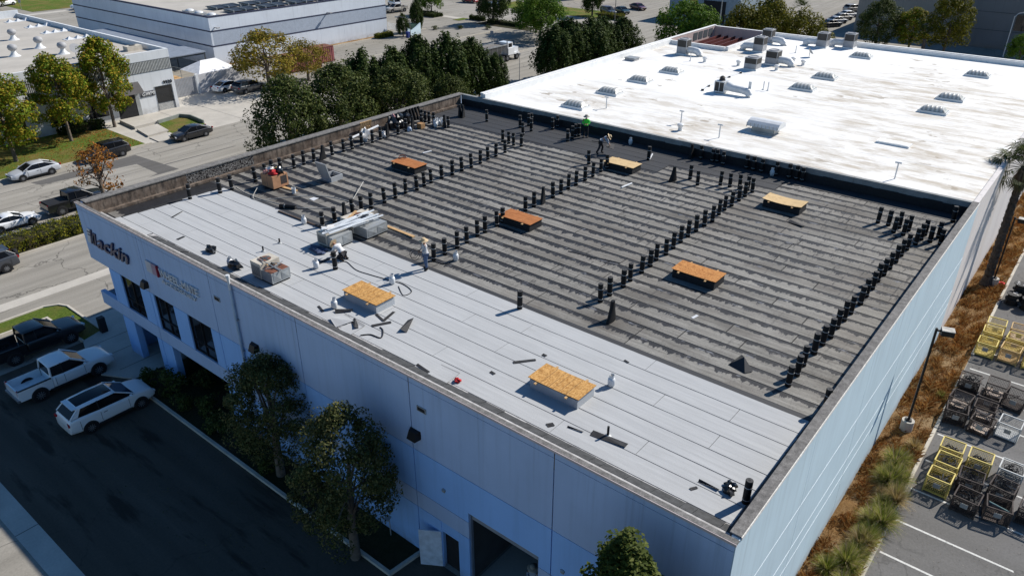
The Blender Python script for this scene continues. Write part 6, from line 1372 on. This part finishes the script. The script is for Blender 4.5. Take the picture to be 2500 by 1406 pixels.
    for sd in (-1, 1):
        for xx in (xm, xm + (f0 - xm) * .78, xm + (r0 - xm) * .72):
            MB().box((xx, sd * hw * .996, (s['g'] + zf) / 2 + .1), (.016, .012, zf - s['g'] - .32)).build('door_seam', TRIM, t)
        MB().box((0, sd * hw * .972, s['g'] + .10), (s['wb'] * .66, .05, .12)).build('sill', TRIM, t)
    MB().box((L * .492, 0, .5), (.06, W * .6, .2)).build('grille', TRIM, t); MB().box((-L * .497, 0, .72 if kind != 'pickup' else .78), (.03, .42, .14)).build('number_plate', mat('plate', (.5, .5, .5)) if 'plate' not in bpy.data.materials else bpy.data.materials['plate'], t)
    if kind == 'pickup':
        x0, x1 = -.5 * L, -.16 * L; bz0, bz1 = .62, 1.13
        bed = MB().bx(x0 + .05, x1, -hw * .96, -hw * .83, s['g'] + .12, bz1).bx(x0 + .05, x1, hw * .83, hw * .96, s['g'] + .12, bz1).bx(x0, x0 + .08, -hw * .95, hw * .95, .6, bz1 - .01).bx(x0 + .08, x1, -hw * .83, hw * .83, bz0 - .1, bz0).build('bed', paint, t)
        MB().bx(x0 - .1, x0 + .02, -hw * .93, hw * .93, .45, .6).build('bumper', RIM, t)
        MB().bx(x0 + .03, x1, -hw * .97, -hw * .82, bz1, bz1 + .025).build('bed_rail', TRIM, bed); MB().bx(x0 + .03, x1, hw * .82, hw * .97, bz1, bz1 + .025).build('bed_rail', TRIM, bed)
    return t
PB = carpaint('paint_black', (.012, .012, .014)); PW = carpaint('paint_white', (.78, .79, .80)); PS = carpaint('paint_silver', (.48, .50, .53)); PBL = carpaint('paint_blue', (.02, .05, .16)); PR_ = carpaint('paint_red', (.30, .015, .02)); PMR = carpaint('paint_maroon', (.09, .012, .018)); PDG = carpaint('paint_dark_green', (.012, .035, .03)); PG = carpaint('paint_graphite', (.045, .05, .06)); PC = carpaint('paint_champagne', (.42, .39, .34))
car('pickup', PB, 'black pickup parked nose-in beside the lawn island', -3.65, 44.75, 0); car('pickup', PW, 'white crew-cab pickup with open bed parked in the courtyard', -4.25, 39.65, 0); car('suv', PW, 'white crossover with dark glass roof parked in the courtyard', -4.05, 34.45, 0, None, True)
car('sedan', PS, 'silver sedan parked at the far kerb by the lawn', 10.0, 79.25, pi); car('suv', PB, 'small black boxy car parked behind the sparse rust-brown tree', 17.4, 79.3, pi); car('sedan', PB, 'black sedan parked by the entry steps', 27.2, 78.85, pi)
car('pickup', PB, 'black pickup with bed cover parked beside the long hedge', 8.9, 67.3, 0); car('coupe', PW, 'white coupe parked beside the long hedge', 3.3, 67.05, 0); car('suv', PG, 'dark SUV with rear spare wheel in the driveway', -1.9, 58.9, pi)
t = bpy.data.objects['parked_suv.002'] if 'parked_suv.002' in bpy.data.objects else None
sw = put('wheel', WHEELS[.36][0], t, (-2.5, 0, .95), pi / 2); put('rim', WHEELS[.36][1], sw)
tb = MB().bx(4.4 + 2.05, 4.4 + 3.95, 66.5, 68.1, 1.14, 1.18).build('bed_cover', TRIM); tb.parent = bpy.data.objects['parked_pickup.002'] if 'parked_pickup.002' in bpy.data.objects else None; tb.location = (-8.9 - .15, -67.3, 0)
car('sedan', PW, 'white electric sedan by the yard wall', 42.9, 95.6, .1); car('suv', PG, 'dark grey SUV behind the evergreen on the driveway', 44.3, 92.6, .1); car('sedan', PBL, 'dark blue sedan parked beyond the short ficus', 66.5, 66.6, 0)
car('pickup', PC, 'silver pickup in the lot behind the striped building', 108.5, 130.5, pi * .96); car('suv', PW, 'white car beyond the silver pickup', 114.5, 137.5, 1.2); car('suv', PR_, 'red car parked across the cross street', 130.5, 127.5, -pi / 2); car('sedan', PW, 'white sedan parked across the cross street behind the red car', 130.5, 119.0, pi / 2)
car('suv', PG, 'dark SUV parked by the clipped curved hedge', 136.0, 91.0, -pi / 2 - .5); car('sedan', PDG, 'dark green sedan parked beside the maroon one', 139.5, 89.5, -pi / 2 - .5); car('sedan', PMR, 'maroon sedan parked by the pink wall', 146.5, 89.5, -pi / 2 - .4)
for i, (px, py, kind, p, lb) in enumerate(((205, 22, 'pickup', PW, 'white pickup at the back of the shaded parking row'), (212, 28, 'pickup', PMR, 'dark maroon pickup in the shaded parking row'), (225, 37, 'suv', PG, 'dark SUV in the shaded parking row'), (240, 39, 'pickup', PW, 'white pickup half hidden by the striped wall'), (247, 50, 'suv', PW, 'white SUV nearest in the shaded parking row'))):
    x, y = at(px, py); car(kind, p, lb, x, y, pi + .15)
for i, (px, py, kind, p, lb) in enumerate(((2028, 66, 'sedan', PB, 'dark sedan nearest in the parked row past the olive trees'), (2042, 58, 'sedan', PS, 'silver sedan second in the row past the olive trees'), (2056, 50, 'sedan', PC, 'beige sedan third in the row past the olive trees'), (2070, 43, 'sedan', PW, 'white sedan fourth in the row past the olive trees'), (2082, 30, 'suv', PC, 'beige SUV last in the row past the olive trees'))):
    x, y = at(px, py); car(kind, p, lb, x, y, -.5)
x, y = at(14, 15); car('suv', PW, 'white van at the top left street edge', x, y, .3, None, False, None, 'van')
# bottom-dump lorry
tk = thing('tipper_truck', 'white conventional truck with grey bottom-dump body by the low hedge', 'truck', (80.6, 77.9, 0), 0)
hp = MB(); hp.v = [(-4.6, -1.25, 3.0), (2.2, -1.25, 2.75), (2.2, 1.25, 2.75), (-4.6, 1.25, 3.0), (-3.1, -.55, 1.1), (.9, -.55, 1.1), (.9, .55, 1.1), (-3.1, .55, 1.1)]; hp.f = [(0, 4, 5, 1), (1, 5, 6, 2), (2, 6, 7, 3), (3, 7, 4, 0), (4, 7, 6, 5)]; hp.m = [0] * 5; hp.build('hopper', mat('hopper_grey', (.26, .25, .24), .7, .25, 2), tk)
MB().bx(-4.65, 2.25, -1.3, -1.2, 2.72, 2.9).bx(-4.65, 2.25, 1.2, 1.3, 2.72, 2.9).build('hopper_rim', M['galv'], tk); MB().bx(-4.4, 4.6, -.5, .5, .75, 1.0).build('chassis', TRIM, tk); MB().poly
MB().bx(-4.5, 2.1, -1.18, 1.18, 2.5, 2.62).build('load', mat('gravel_load', (.16, .15, .14), .95, .3, 4), tk)
for i in range(4): MB().tube([(-2.5 + i * 1.1, -1.24, 2.7), (-2.0 + i * 1.1, -.7, 1.3)], .05, 5).build('brace', M['galv'], tk)
cb_ = MB().bx(2.7, 4.3, -1.15, 1.15, 1.0, 2.1).bx(2.75, 4.0, -1.0, 1.0, 2.1, 2.95).build('cab', PW, tk, smooth=30); MB().bx(4.0, 4.02, -.9, .9, 2.2, 2.8).bx(2.9, 3.8, -1.012, -1.0, 2.2, 2.8).build('cab_window', GLS, cb_); MB().bx(4.3, 5.8, -.75, .75, .9, 1.95).build('bonnet', PW, tk); MB().bx(5.8, 5.86, -.5, .5, 1.0, 1.8).build('grille', RIM, tk); MB().bx(5.7, 5.95, -1.15, 1.15, .5, .8).build('bumper', RIM, tk)
MB().bx(4.4, 5.6, -1.15, -.76, .95, 1.2).bx(4.4, 5.6, .76, 1.15, .95, 1.2).build('wing', PW, tk)
wt5 = wheel_meshes(.52, .34)
for xx in (-2.6, -3.7, 1.4, 2.5, 5.0):
    for sd in (-1, 1): o = put('wheel', wt5[0], tk, (xx, sd * 1.0, .52)); put('rim', wt5[1], o)
for sd in (-1, 1): MB().box((5.3, sd * .95, 1.15), (.15, .25, .2)).build('headlight', HL, tk); MB().cyl((2.6, sd * .95, 1.0), (2.6, sd * .95, 3.3), .08, None, 8).build('exhaust', RIM, tk)

# ================================================================== poles
def pole(label, x, y, h, arm, rz, m, base=None, name='street_lamp', r=.09):
    t = thing(name, label, 'street lamp', (x, y, 0), rz); MB().cyl((0, 0, base or 0), (0, 0, h), r, r * .6, 10).build('post', m, t, smooth=40)
    if base: MB().cyl((0, 0, -.1), (0, 0, base), .30, .30, 18).build('footing', M['concrete'], t, smooth=40); MB().bx(-.16, .16, -.16, .16, base, base + .06).build('base_plate', m, t)
    if arm: MB().tube([(0, 0, h - .1), (arm * .4, 0, h + .45), (arm, 0, h + .6)], .05, 6).build('arm', m, t); MB().box((arm + .2, 0, h + .58), (.55, .2, .12)).build('lamp_head', M['galv'], t)
    return t
BK = mat('black_pole', (.014, .013, .013), .5)
pole('curved grey street lamp rising behind the tall ficus', *at(1006, 150), 6.5, 1.9, pi * .75, mat('lamp_grey', (.2, .19, .18)), None)
pole('tall grey street lamp beside the end ficus', 98.5, 66.0, 10.2, .9, pi * .7, mat('lamp_brown', (.2, .17, .15)), None); pole('white street lamp in front of the grey wall', *at(2448, 140), 6.6, 1.2, -.9, M['wht'], None); pole('thin grey sign post at the parapet kerb', *at(1268, 208), 4.4, 0, 0, M['galv'], None, 'sign_post', .05)
pole('thin lamp post at the cross street exit', *at(1198, 45), 5.5, 0, 0, BK, None, 'sign_post', .07); pole('thin grey pole by the workshop', 128, 60.5, 9.5, 0, 0, M['galv'], None, 'utility_pole', .12)
for (px, py, lb) in ((1165, 48, 'small sign on a post at the lot exit'), (1201, 106, 'small sign on a post beside the low hedge'), (1493, 45, 'small sign on a post in the curved bed'), (53, 25, 'small square sign at top left street')):
    x, y = at(px, py); t = thing('post_sign', lb, 'sign', (x, y, 0), -.8); MB().cyl((0, 0, 0), (0, 0, 2.2), .04, None, 6).build('post', M['galv'], t); MB().bx(-.3, .3, -.05, -.02, 1.6, 2.2).build('plate', M['unitgrey'], t)
def boxlamp(label, x, y, h, rz):
    t = thing('yard_light', label, 'street lamp', (x, y, 0), rz); MB().cyl((0, 0, -.1), (0, 0, .75), .32, .32, 20).build('footing', M['concrete'], t, smooth=40); MB().bx(-.15, .15, -.15, .15, .75, .82).build('base_plate', BK, t)
    MB().bx(-.055, .055, -.055, .055, .8, h).build('post', BK, t); MB().bx(.05, .25, -.04, .04, h - .16, h - .08).build('arm', BK, t); hd = MB().bx(.22, .82, -.24, .24, h - .28, h - .0).build('lamp_head', BK, t); MB().bx(.225, .825, -.245, .245, h, h + .035).build('lamp_cap', mat('bleached_cap', (.45, .43, .40), .9, .3, 4) if 'bleached_cap' not in bpy.data.materials else bpy.data.materials['bleached_cap'], hd)
boxlamp('black box-head yard light on a round footing beside pale blue wall', 22.75, -.95, 6.6, -pi / 2 + .3); boxlamp('black yard light on a footing near the palm', 44.6, -1.35, 5.6, -pi / 2)
tag(MB().bx(-.2, .2, -.2, .2, 0, 1.1).build('litter_post', TRIM, None, (-.05, 43.5, .06)), 'black box bollard at the corner of lawn island', 'bollard')
t = thing('wall_bracket_lamp', 'small lamp on a stand beside the facade foot', 'lamp', (-.25, 15.4, 0)); MB().cyl((0, 0, 0), (0, 0, 1.2), .03, None, 6).build('stem', M['galv'], t); MB().box((-.1, 0, 1.2), (.3, .25, .06), 0, .3, .3).build('hood', M['galv'], t)

# ================================================================== yard on the sunny side: wire cages
WIRE = {}
def cage(label, x, y, col, content, rz=0.0, h=.95, w=.98, d=1.04, solid=False, tilt=0.0, group=None, door=False):
    t = thing('wire_cage', label, 'cage', (x, y, 0.006), rz, group); t.rotation_euler = (tilt, tilt * .6, rz); hw_, hd_ = w / 2, d / 2
    f = MB(); pr = .028
    for (a, c_) in ((-1, -1), (1, -1), (1, 1), (-1, 1)): f.bx(a * hw_ - pr, a * hw_ + pr, c_ * hd_ - pr, c_ * hd_ + pr, 0, h)
    for zz in (.1, h): 
        for s_ in (-1, 1): f.bx(-hw_, hw_, s_ * hd_ - pr, s_ * hd_ + pr, zz - pr, zz + pr); f.bx(s_ * hw_ - pr, s_ * hw_ + pr, -hd_, hd_, zz - pr, zz + pr)
    f.build('frame', col, t); g_ = MB(); n = 13
    for i in range(1, n):
        for s_ in (-1, 1):
            u = -hw_ + w * i / n; g_.bx(u - .006, u + .006, s_ * hd_ - .006, s_ * hd_ + .006, .1, h); v_ = -hd_ + d * i / n; g_.bx(s_ * hw_ - .006, s_ * hw_ + .006, v_ - .006, v_ + .006, .1, h)
    for i in range(1, 9):
        zz = .1 + (h - .1) * i / 9
        for s_ in (-1, 1): g_.bx(-hw_, hw_, s_ * hd_ - .006, s_ * hd_ + .006, zz - .006, zz + .006); g_.bx(s_ * hw_ - .006, s_ * hw_ + .006, -hd_, hd_, zz - .006, zz + .006)
    g_.build('wire_panel', col, t, kind='stuff'); MB().bx(-hw_, hw_, -hd_, hd_, .09, .12).build('deck', col, t)
    MB().bx(-hw_ - .012, -hw_ - .004, -.16, .16, h * .45, h * .45 + .26).build('label_plate', M['galv'], t)
    q = random.Random(int(x * 100)); sc = MB()
    if content == 'coil':
        for j in range(16):
            r0 = q.uniform(.15, .42); cx_, cy_ = q.uniform(-.08, .08), q.uniform(-.08, .08); z0 = .35 + j * .04; ph = q.uniform(0, 6)
            sc.tube([(cx_ + r0 * cos(a) * (1 + .12 * sin(2 * a + ph)), cy_ + r0 * sin(a), min(z0, .98) + .05 * sin(3 * a + ph)) for a in np.linspace(0, q.uniform(4, 8), 16)], .016, 4)
    elif content == 'scrap':
        for j in range(46):
            a = q.uniform(0, 6.28); L = q.uniform(.15, .5); c0 = Vector((q.uniform(-.33, .33), q.uniform(-.35, .35), q.uniform(.35, .82)))
            dd = Vector((cos(a) * L / 2, sin(a) * L / 2, q.uniform(-.12, .12))); sc.tube([c0 - dd, c0 + Vector((q.uniform(-.06, .06), 0, .06)), c0 + dd], q.uniform(.012, .03), 4)
    if sc.v: sc.build('scrap_load', q.choice((M['dark'], M['scrap'], mat('dark_wire', (.07, .07, .075), .5, .5, 20))), t, kind='stuff'); MB().bx(-hw_ + .06, hw_ - .06, -hd_ + .06, hd_ - .06, .12, .4).build('load_bed', M['dark'], t)
    if content == 'board': MB().box((0, 0, .2), (w * .86, d * .8, .05), 0, .05, .06).build('board', mat('pale_board', (.55, .45, .38), .9, .2, 4) if 'pale_board' not in bpy.data.materials else bpy.data.materials['pale_board'], t)
    if content == 'slats':
        for j in range(6): MB().bx(-hw_ + .08 + j * .14, -hw_ + .19 + j * .14, -hd_ + .05, hd_ - .05, .12, .15).build('floor_slat', col, t)
    if content == 'panel': MB().box((-.1, 0, .75), (.3, .9, .05), 0, 0, .2, .5).build('metal_panel', mat('teal_panel', (.08, .14, .15), .5), t)
    return t
YEL = mat('yellow_paint', (.55, .43, .11), .6, .15, 3); TAN = mat('tan_paint', (.48, .32, .13), .7, .2, 3); BRN = mat('burnt_steel', (.055, .042, .038), .85, .4, 5); WGR = mat('zinc_wire', (.42, .43, .43), .5)
for a in ((18.9, -3.4, YEL, 'scrap', 'yellow wire cage of black scrap closest to the dry grass and open paving'), (20.35, -3.42, YEL, 'coil', 'yellow wire cage with a round heap of black cable coils'), (21.7, -3.35, YEL, 'scrap', 'yellow wire cage of scrap behind the coil-heaped one'), (21.7, -4.65, YEL, 'scrap', 'pale yellow wire cage with torn cardboard and scrap'),
          (19.9, -4.6, BRN, 'coil', 'dark wire cage heaped with tangled wire between yellow and zinc cages'), (18.3, -4.75, BRN, 'scrap', 'burnt rusty cage with broken rods sticking out'), (21.75, -6.05, WGR, 'coil', 'zinc wire cage with black cable beside the pale yellow cage'), (20.1, -5.95, BRN, 'coil', 'dark cage of cable in front of the zinc cage'), (18.6, -6.0, BRN, 'panel', 'dark cage with a teal metal panel on top'), (19.3, -7.3, BRN, 'coil', 'dark cable cage at the edge of the frame'),
          (29.2, -2.75, BRN, 'scrap', 'burnt wire cage furthest along the grass kerb'), (27.0, -2.75, BRN, 'board', 'burnt cage with white ash boards by the grass kerb'), (25.4, -2.8, BRN, 'scrap', 'burnt cage with white-grey debris at the green weed'), (29.4, -4.1, BRN, 'board', 'burnt wire cage with a large pale board inside'), (28.0, -3.95, BRN, 'slats', 'burnt cage with twisted door in the middle group'), (26.7, -4.0, BRN, 'board', 'burnt cage with pale wire-marked board and plate'), (25.3, -4.1, BRN, 'board', 'burnt cage with bright pale floor at the aisle'), (28.9, -5.15, BRN, 'slats', 'burnt cage with empty slatted floor at group edge'), (25.8, -5.35, WGR, '', 'empty zinc wire cage standing at the aisle'),
          (34.1, -2.75, YEL, 'slats', 'empty bright yellow cage at the kerb end of its row'), (35.8, -2.75, YEL, 'slats', 'empty yellow cage second from the aisle at the kerb'), (37.2, -2.75, YEL, 'slats', 'empty yellow cage furthest from the aisle at the kerb'), (34.2, -4.05, TAN, 'slats', 'empty tan cage beside the bright yellow one'), (35.8, -4.1, YEL, 'slats', 'empty yellow cage behind the tan one'), (37.3, -4.1, TAN, 'board', 'tan cage with pale board behind the yellow ones'), (34.2, -5.35, YEL, 'slats', 'empty yellow cage beside the tan cage at the frame edge'), (36.0, -5.4, TAN, 'slats', 'tan cage at the frame edge behind the yellow one')):
    bad = a[2] is BRN; cage(a[4], a[0], a[1], a[2], a[3], rnd.uniform(-.06, .06) + (rnd.uniform(-.15, .15) if bad else 0), .95 if not bad else rnd.uniform(.75, 1.0), .98, 1.04, False, rnd.uniform(-.03, .03) if bad else 0.0)
for i in range(12):
    L = rnd.uniform(.6, 1.5); a = rnd.uniform(0, 6.28); tag(MB().tube([(-L / 2 * cos(a), -L / 2 * sin(a), .05), (0, 0, .5 + rnd.uniform(0, .5)), (L / 2 * cos(a), L / 2 * sin(a), .9 + rnd.uniform(-.3, .3))], .02, 5).build('bent_rod', BRN, None, (rnd.uniform(24.8, 29.6), rnd.uniform(-5, -2.6), 0)), 'bent burnt rod among the burnt cages', 'rod', 'bent rods among the burnt cages')
for (x, y, n, lb) in ((43.6, -3.1, 3, 'stack of black cable drums with pale lids beside the grass'), (42.6, -2.9, 2, 'short stack of black cable drums with a white flange'), (43.7, -4.0, 3, 'second tall stack of black cable drums'), (42.4, -3.9, 2, 'third stack of black drums beside the short one'), (44.8, -3.7, 3, 'stack of black drums at the back of drum group')):
    t = thing('cable_drum_stack', lb, 'drums', (x, y, 0))
    for i in range(n): MB().lathe([(.46, i * .42), (.46, i * .42 + .04), (.33, i * .42 + .06), (.33, i * .42 + .36), (.46, i * .42 + .38), (.46, i * .42 + .415), (.08, i * .42 + .417)], 18).build('drum', M['dark'], t, smooth=40)
    for i in range(7): MB().box((rnd.uniform(-.25, .25), rnd.uniform(-.25, .25), n * .42 + .012), (rnd.uniform(.08, .25), .06, .015), 0, rnd.uniform(0, 3)).build('pale_wrap', M['plastic_w'], t)
x, y = at(2443, 700); t = thing('fuel_can', 'small red can at the grass edge beside black drums', 'can', (x, y, 0)); MB().bx(-.13, .13, -.18, .18, 0, .34).build('can', mat('red_plastic', (.6, .01, .01), .4), t); MB().bx(-.05, .05, -.1, .1, .34, .4).build('handle', bpy.data.materials['red_plastic'], t)
t = thing('wrecked_trailer', 'flat dark trailer deck behind the black drums', 'trailer', (47.5, -4.8, 0)); MB().bx(-2, 2, -1.1, 1.1, .5, .65).build('deck', BRN, t); [MB().cyl((xx, sd * 1.15, .3), (xx, sd * 1.3, .3), .3, None, 14).build('wheel', RUB, t) for xx in (-1, 1) for sd in (-1, 1)]

# palm
pm = thing('palm_tree', 'tall fan palm with shaggy skirt beside the white side wall', 'tree', (44.3, -.95, 0)); b = MB(); H_ = 9.3; pts = []; rr_ = []
for i in range(40): pts.append((.012 * sin(i), .0, H_ * i / 39)); rr_.append((.42 if i < 3 else .30) * (1 - .25 * i / 39) * (1.12 if i % 2 else .93))
b.tube(pts, rr_, 12); b.build('trunk', mat('palm_bark', (.06, .05, .043), .95, .4, 6, bump=.6, bsc=12), pm)
b = MB(); q = random.Random(4)
for i in range(420):
    a = q.uniform(0, 6.28); z0 = H_ * q.uniform(.02, .97); r0 = .3 * (1 - .25 * z0 / H_); b.poly([(r0 * cos(a - .25), r0 * sin(a - .25), z0), (r0 * cos(a + .25), r0 * sin(a + .25), z0), ((r0 + .09) * cos(a), (r0 + .09) * sin(a), z0 + .14)])
b.build('bark_scales', bpy.data.materials['palm_bark'], pm, kind='stuff')
b = MB(); dead = MB()
for i in range(34):
    a = q.uniform(0, 6.28); el = q.uniform(-.5, 1.2); L = q.uniform(1.2, 1.8); o_ = Vector((0, 0, H_ - .05)); d = Vector((cos(a) * cos(el), sin(a) * cos(el), sin(el))); hub = o_ + d * L - Vector((0, 0, .1)); b.tube([o_, o_ + d * L * .5 + Vector((0, 0, .08)), hub], .018, 4)
    s_ = d.cross(Vector((0, 0, 1))).normalized(); u_ = s_.cross(d)
    for j in range(20):
        th = -1.9 + 3.8 * j / 19; e = d * cos(th) + s_ * sin(th); LL = q.uniform(.85, 1.2); tip = hub + e * LL - Vector((0, 0, .30 + .25 * abs(th) * .4)); mid = hub + e * LL * .55 + u_ * .04; n_ = e.cross(u_) * .035; b.poly([hub, mid - n_, tip, mid + n_])
for i in range(260):
    a = q.uniform(0, 6.28); z0 = H_ - q.uniform(.1, 1.0); r0 = q.uniform(.25, .6); L = q.uniform(.6, 1.2); p0 = Vector((r0 * .5 * cos(a), r0 * .5 * sin(a), z0)); p1 = Vector((r0 * 1.25 * cos(a), r0 * 1.25 * sin(a), z0 - L)); n_ = Vector((-sin(a), cos(a), 0)) * .05; dead.poly([p0 - n_, p0 + n_, p1])
b.build('fronds', L_PALM, pm); dead.build('dead_skirt', mat('dead_frond', (.16, .11, .07), .95, .3, 5), pm)
# small fan palms behind
pmf = MB(); q = random.Random(9)
for i in range(26):
    a = q.uniform(0, 6.28); el = q.uniform(.0, 1.3); d = Vector((cos(a) * cos(el), sin(a) * cos(el), sin(el))); hub = Vector((0, 0, 1.6)) + d * 1.3; s_ = d.cross(Vector((0, 0, 1))).normalized()
    for j in range(12): th = -1.6 + 3.2 * j / 11; e = d * cos(th) + s_ * sin(th); tip = hub + e * .9 - Vector((0, 0, .25)); n_ = s_ * .06; pmf.poly([hub - n_, hub + n_, tip])
pf_me = pmf.mesh('fronds', L_PALM)
for (x, y, z, lb) in ((131.5, 24.6, 0, 'small fan palm in front of the grey building'), (150, 53, 0, 'fan palm beside the beige parked cars')): t = thing('fan_palm', lb, 'tree', (x, y, z)); put('fronds', pf_me, t); MB().cyl((0, 0, 0), (0, 0, 1.7), .22, .18, 8).build('trunk', BARK, t); t.scale = (1.5, 1.5, 1.6)

# grasses along the strip
def blades(name, n, fx, seed, m, hmin, hmax, lean=.5, w=.02):
    r = np.random.RandomState(seed); X, Y, Z, S_ = fx(r, n); a = r.uniform(0, 2 * pi, n); h = r.uniform(hmin, hmax, n) * S_; ln = r.uniform(.1, lean, n) * h
    dx, dy = np.cos(a) * ln, np.sin(a) * ln; wx, wy = -np.sin(a) * w, np.cos(a) * w
    P = np.stack([np.stack([X - wx, Y - wy, Z], 1), np.stack([X + wx, Y + wy, Z], 1), np.stack([X + dx * .4 + wx * .7, Y + dy * .4 + wy * .7, Z + h * .65], 1), np.stack([X + dx, Y + dy, Z + h], 1)], 1).reshape(-1, 3)
    me = bpy.data.meshes.new(name); me.vertices.add(4 * n); me.vertices.foreach_set('co', P.ravel().astype(np.float32)); me.loops.add(4 * n); me.loops.foreach_set('vertex_index', np.arange(4 * n, dtype=np.int32)); me.polygons.add(n); me.polygons.foreach_set('loop_start', np.arange(0, 4 * n, 4, dtype=np.int32)); me.polygons.foreach_set('loop_total', np.full(n, 4, dtype=np.int32)); me.materials.append(m); me.update(); return me
L_DRY = leafmat('dry_blades', [(.17, .065, .022), (.30, .13, .04), (.45, .26, .09), (.50, .36, .18)], .15); L_GRN = leafmat('green_blades', [(.09, .14, .015), (.19, .24, .03), (.32, .32, .08), (.45, .38, .17)], .35); L_PLUME = leafmat('plume', [(.34, .26, .19), (.48, .38, .28)], .3)
def dry(r, n):
    x = r.uniform(2, 74, n); y = -2.05 + 2.0 * r.uniform(0, 1, n); clump = .45 + .75 * np.clip(np.sin(x * 1.7 + np.sin(y * 4) * 2) * np.cos(x * .9 + y * 3) + .3, 0, 1); return x, y, np.full(n, .03), clump
dg = put('dry_grass', blades('dry_grass', 85000, dry, 3, L_DRY, .08, .42, 1.1, .013), kind='stuff'); tag(dg, 'rust and straw coloured dry grass along the pale blue side wall', 'grass')
gc = [(18.6, -1.75, .85), (17.6, -1.6, .8), (16.6, -1.8, .9), (15.6, -1.5, .75), (14.6, -1.9, .85), (13.6, -1.5, .8), (12.7, -1.8, .7), (11.8, -1.4, .7), (10.9, -1.7, .8), (20.0, -1.9, .7), (21.2, -2.0, .6), (26.9, -1.9, .4), (9.8, -1.5, .7), (19.3, -1.5, .6)] + [(9.0 + i * .62, -1.9 + .9 * ((i * 7) % 5) / 5, .55 + .3 * ((i * 3) % 4) / 4) for i in range(18)]
tuft_me = {}
def fountain(name, n, seed, m, l0, l1, w, z0=0.0):
    r = np.random.RandomState(seed); a = r.uniform(0, 2 * pi, n); L = r.uniform(l0, l1, n); rb = r.uniform(0, .12, n); el = r.uniform(.25, 1.0, n)
    P = []; ts = (0, .35, .7, 1.0)
    for i, t in enumerate(ts):
        rad = rb + L * (1.15 - el * .75) * t ** 1.25; z = z0 + L * (1.25 * t * (.55 + .6 * el) - .75 * t * t * (1.25 - el)); ww = w * (1 - t * .85)
        for sg_ in (-1, 1): P.append(np.stack([rad * np.cos(a) - sg_ * np.sin(a) * ww, rad * np.sin(a) + sg_ * np.cos(a) * ww, np.maximum(z, .01)], 1))
    V = np.stack(P, 1).reshape(-1, 3); F = []
    for i in range(3): F.append(np.stack([np.arange(n) * 8 + 2 * i, np.arange(n) * 8 + 2 * i + 1, np.arange(n) * 8 + 2 * i + 3, np.arange(n) * 8 + 2 * i + 2], 1))
    F = np.concatenate(F); me = bpy.data.meshes.new(name); me.vertices.add(len(V)); me.vertices.foreach_set('co', V.ravel().astype(np.float32)); me.loops.add(4 * len(F)); me.loops.foreach_set('vertex_index', F.ravel().astype(np.int32)); me.polygons.add(len(F)); me.polygons.foreach_set('loop_start', np.arange(0, 4 * len(F), 4, dtype=np.int32)); me.polygons.foreach_set('loop_total', np.full(len(F), 4, dtype=np.int32)); me.materials.append(m); me.update(); return me
L_STRAW = leafmat('straw_blades', [(.20, .13, .04), (.36, .27, .11), (.46, .38, .20)], .25)
for i, (x, y, s) in enumerate(gc):
    kx = i % 4
    if kx not in tuft_me: tuft_me[kx] = (fountain('blades', 800, 40 + kx, (L_GRN, L_GRN, L_STRAW, L_GRN)[kx], .6, 1.25, .012), fountain('plumes', 60, 50 + kx, L_PLUME, .8, 1.3, .02))
    y += rnd.uniform(-.3, .35); x += rnd.uniform(-.3, .3)
    lb = ('straw-coloured fountain grass tuft on the planting strip' if kx == 2 else 'green fountain grass tuft with pale plumes on the planting strip') if s > .5 else 'small green weed among dry grass beside the burnt cages'
    weed = s < .5; s = s * rnd.uniform(.75, 1.2); t = thing('grass_tuft', lb, 'grass', (x, y, .08), rnd.uniform(0, 6), ('straw fountain grass tufts' if kx == 2 else 'fountain grass tufts along the strip') if not weed else None); t.scale = (s, s, s * rnd.uniform(.8, 1.1)); put('blades', tuft_me[kx][0], t)
    if not weed: put('plumes', tuft_me[kx][1], t)

# litter and fallen leaves nobody could count
def litter(name, label, n, fx, m, size, seed):
    r = np.random.RandomState(seed); P = fx(r, n); d = np.tile(np.array([0, 0, 1.0]), (n, 1)); o = put(name, leaves(name, P, d * 3, size, m, seed), kind='stuff'); tag(o, label, 'litter')
litter('yard_litter', 'small dark scraps and chips strewn over the yard asphalt', 900, lambda r, n: np.stack([r.uniform(8, 42, n), -2.4 - 6.5 * r.uniform(0, 1, n) ** 1.2, np.full(n, .03)], 1), leafmat('litter_chips', [(.03, .03, .03), (.10, .08, .06), (.35, .33, .3)], 0), .07, 5)
litter('fallen_leaves', 'fallen brown leaves on the lawn under the street trees', 2600, lambda r, n: np.stack([r.uniform(4, 22.4, n), 81 + 11 * r.uniform(0, 1, n) ** .8, np.full(n, .08)], 1), L_BROWN, .16, 6)
litter('courtyard_leaves', 'scattered leaves and grit on the courtyard asphalt by the kerb', 500, lambda r, n: np.stack([-1.9 - 5 * r.uniform(0, 1, n) ** 2.2, r.uniform(4, 34, n), np.full(n, .025)], 1), L_SHADE, .07, 7)
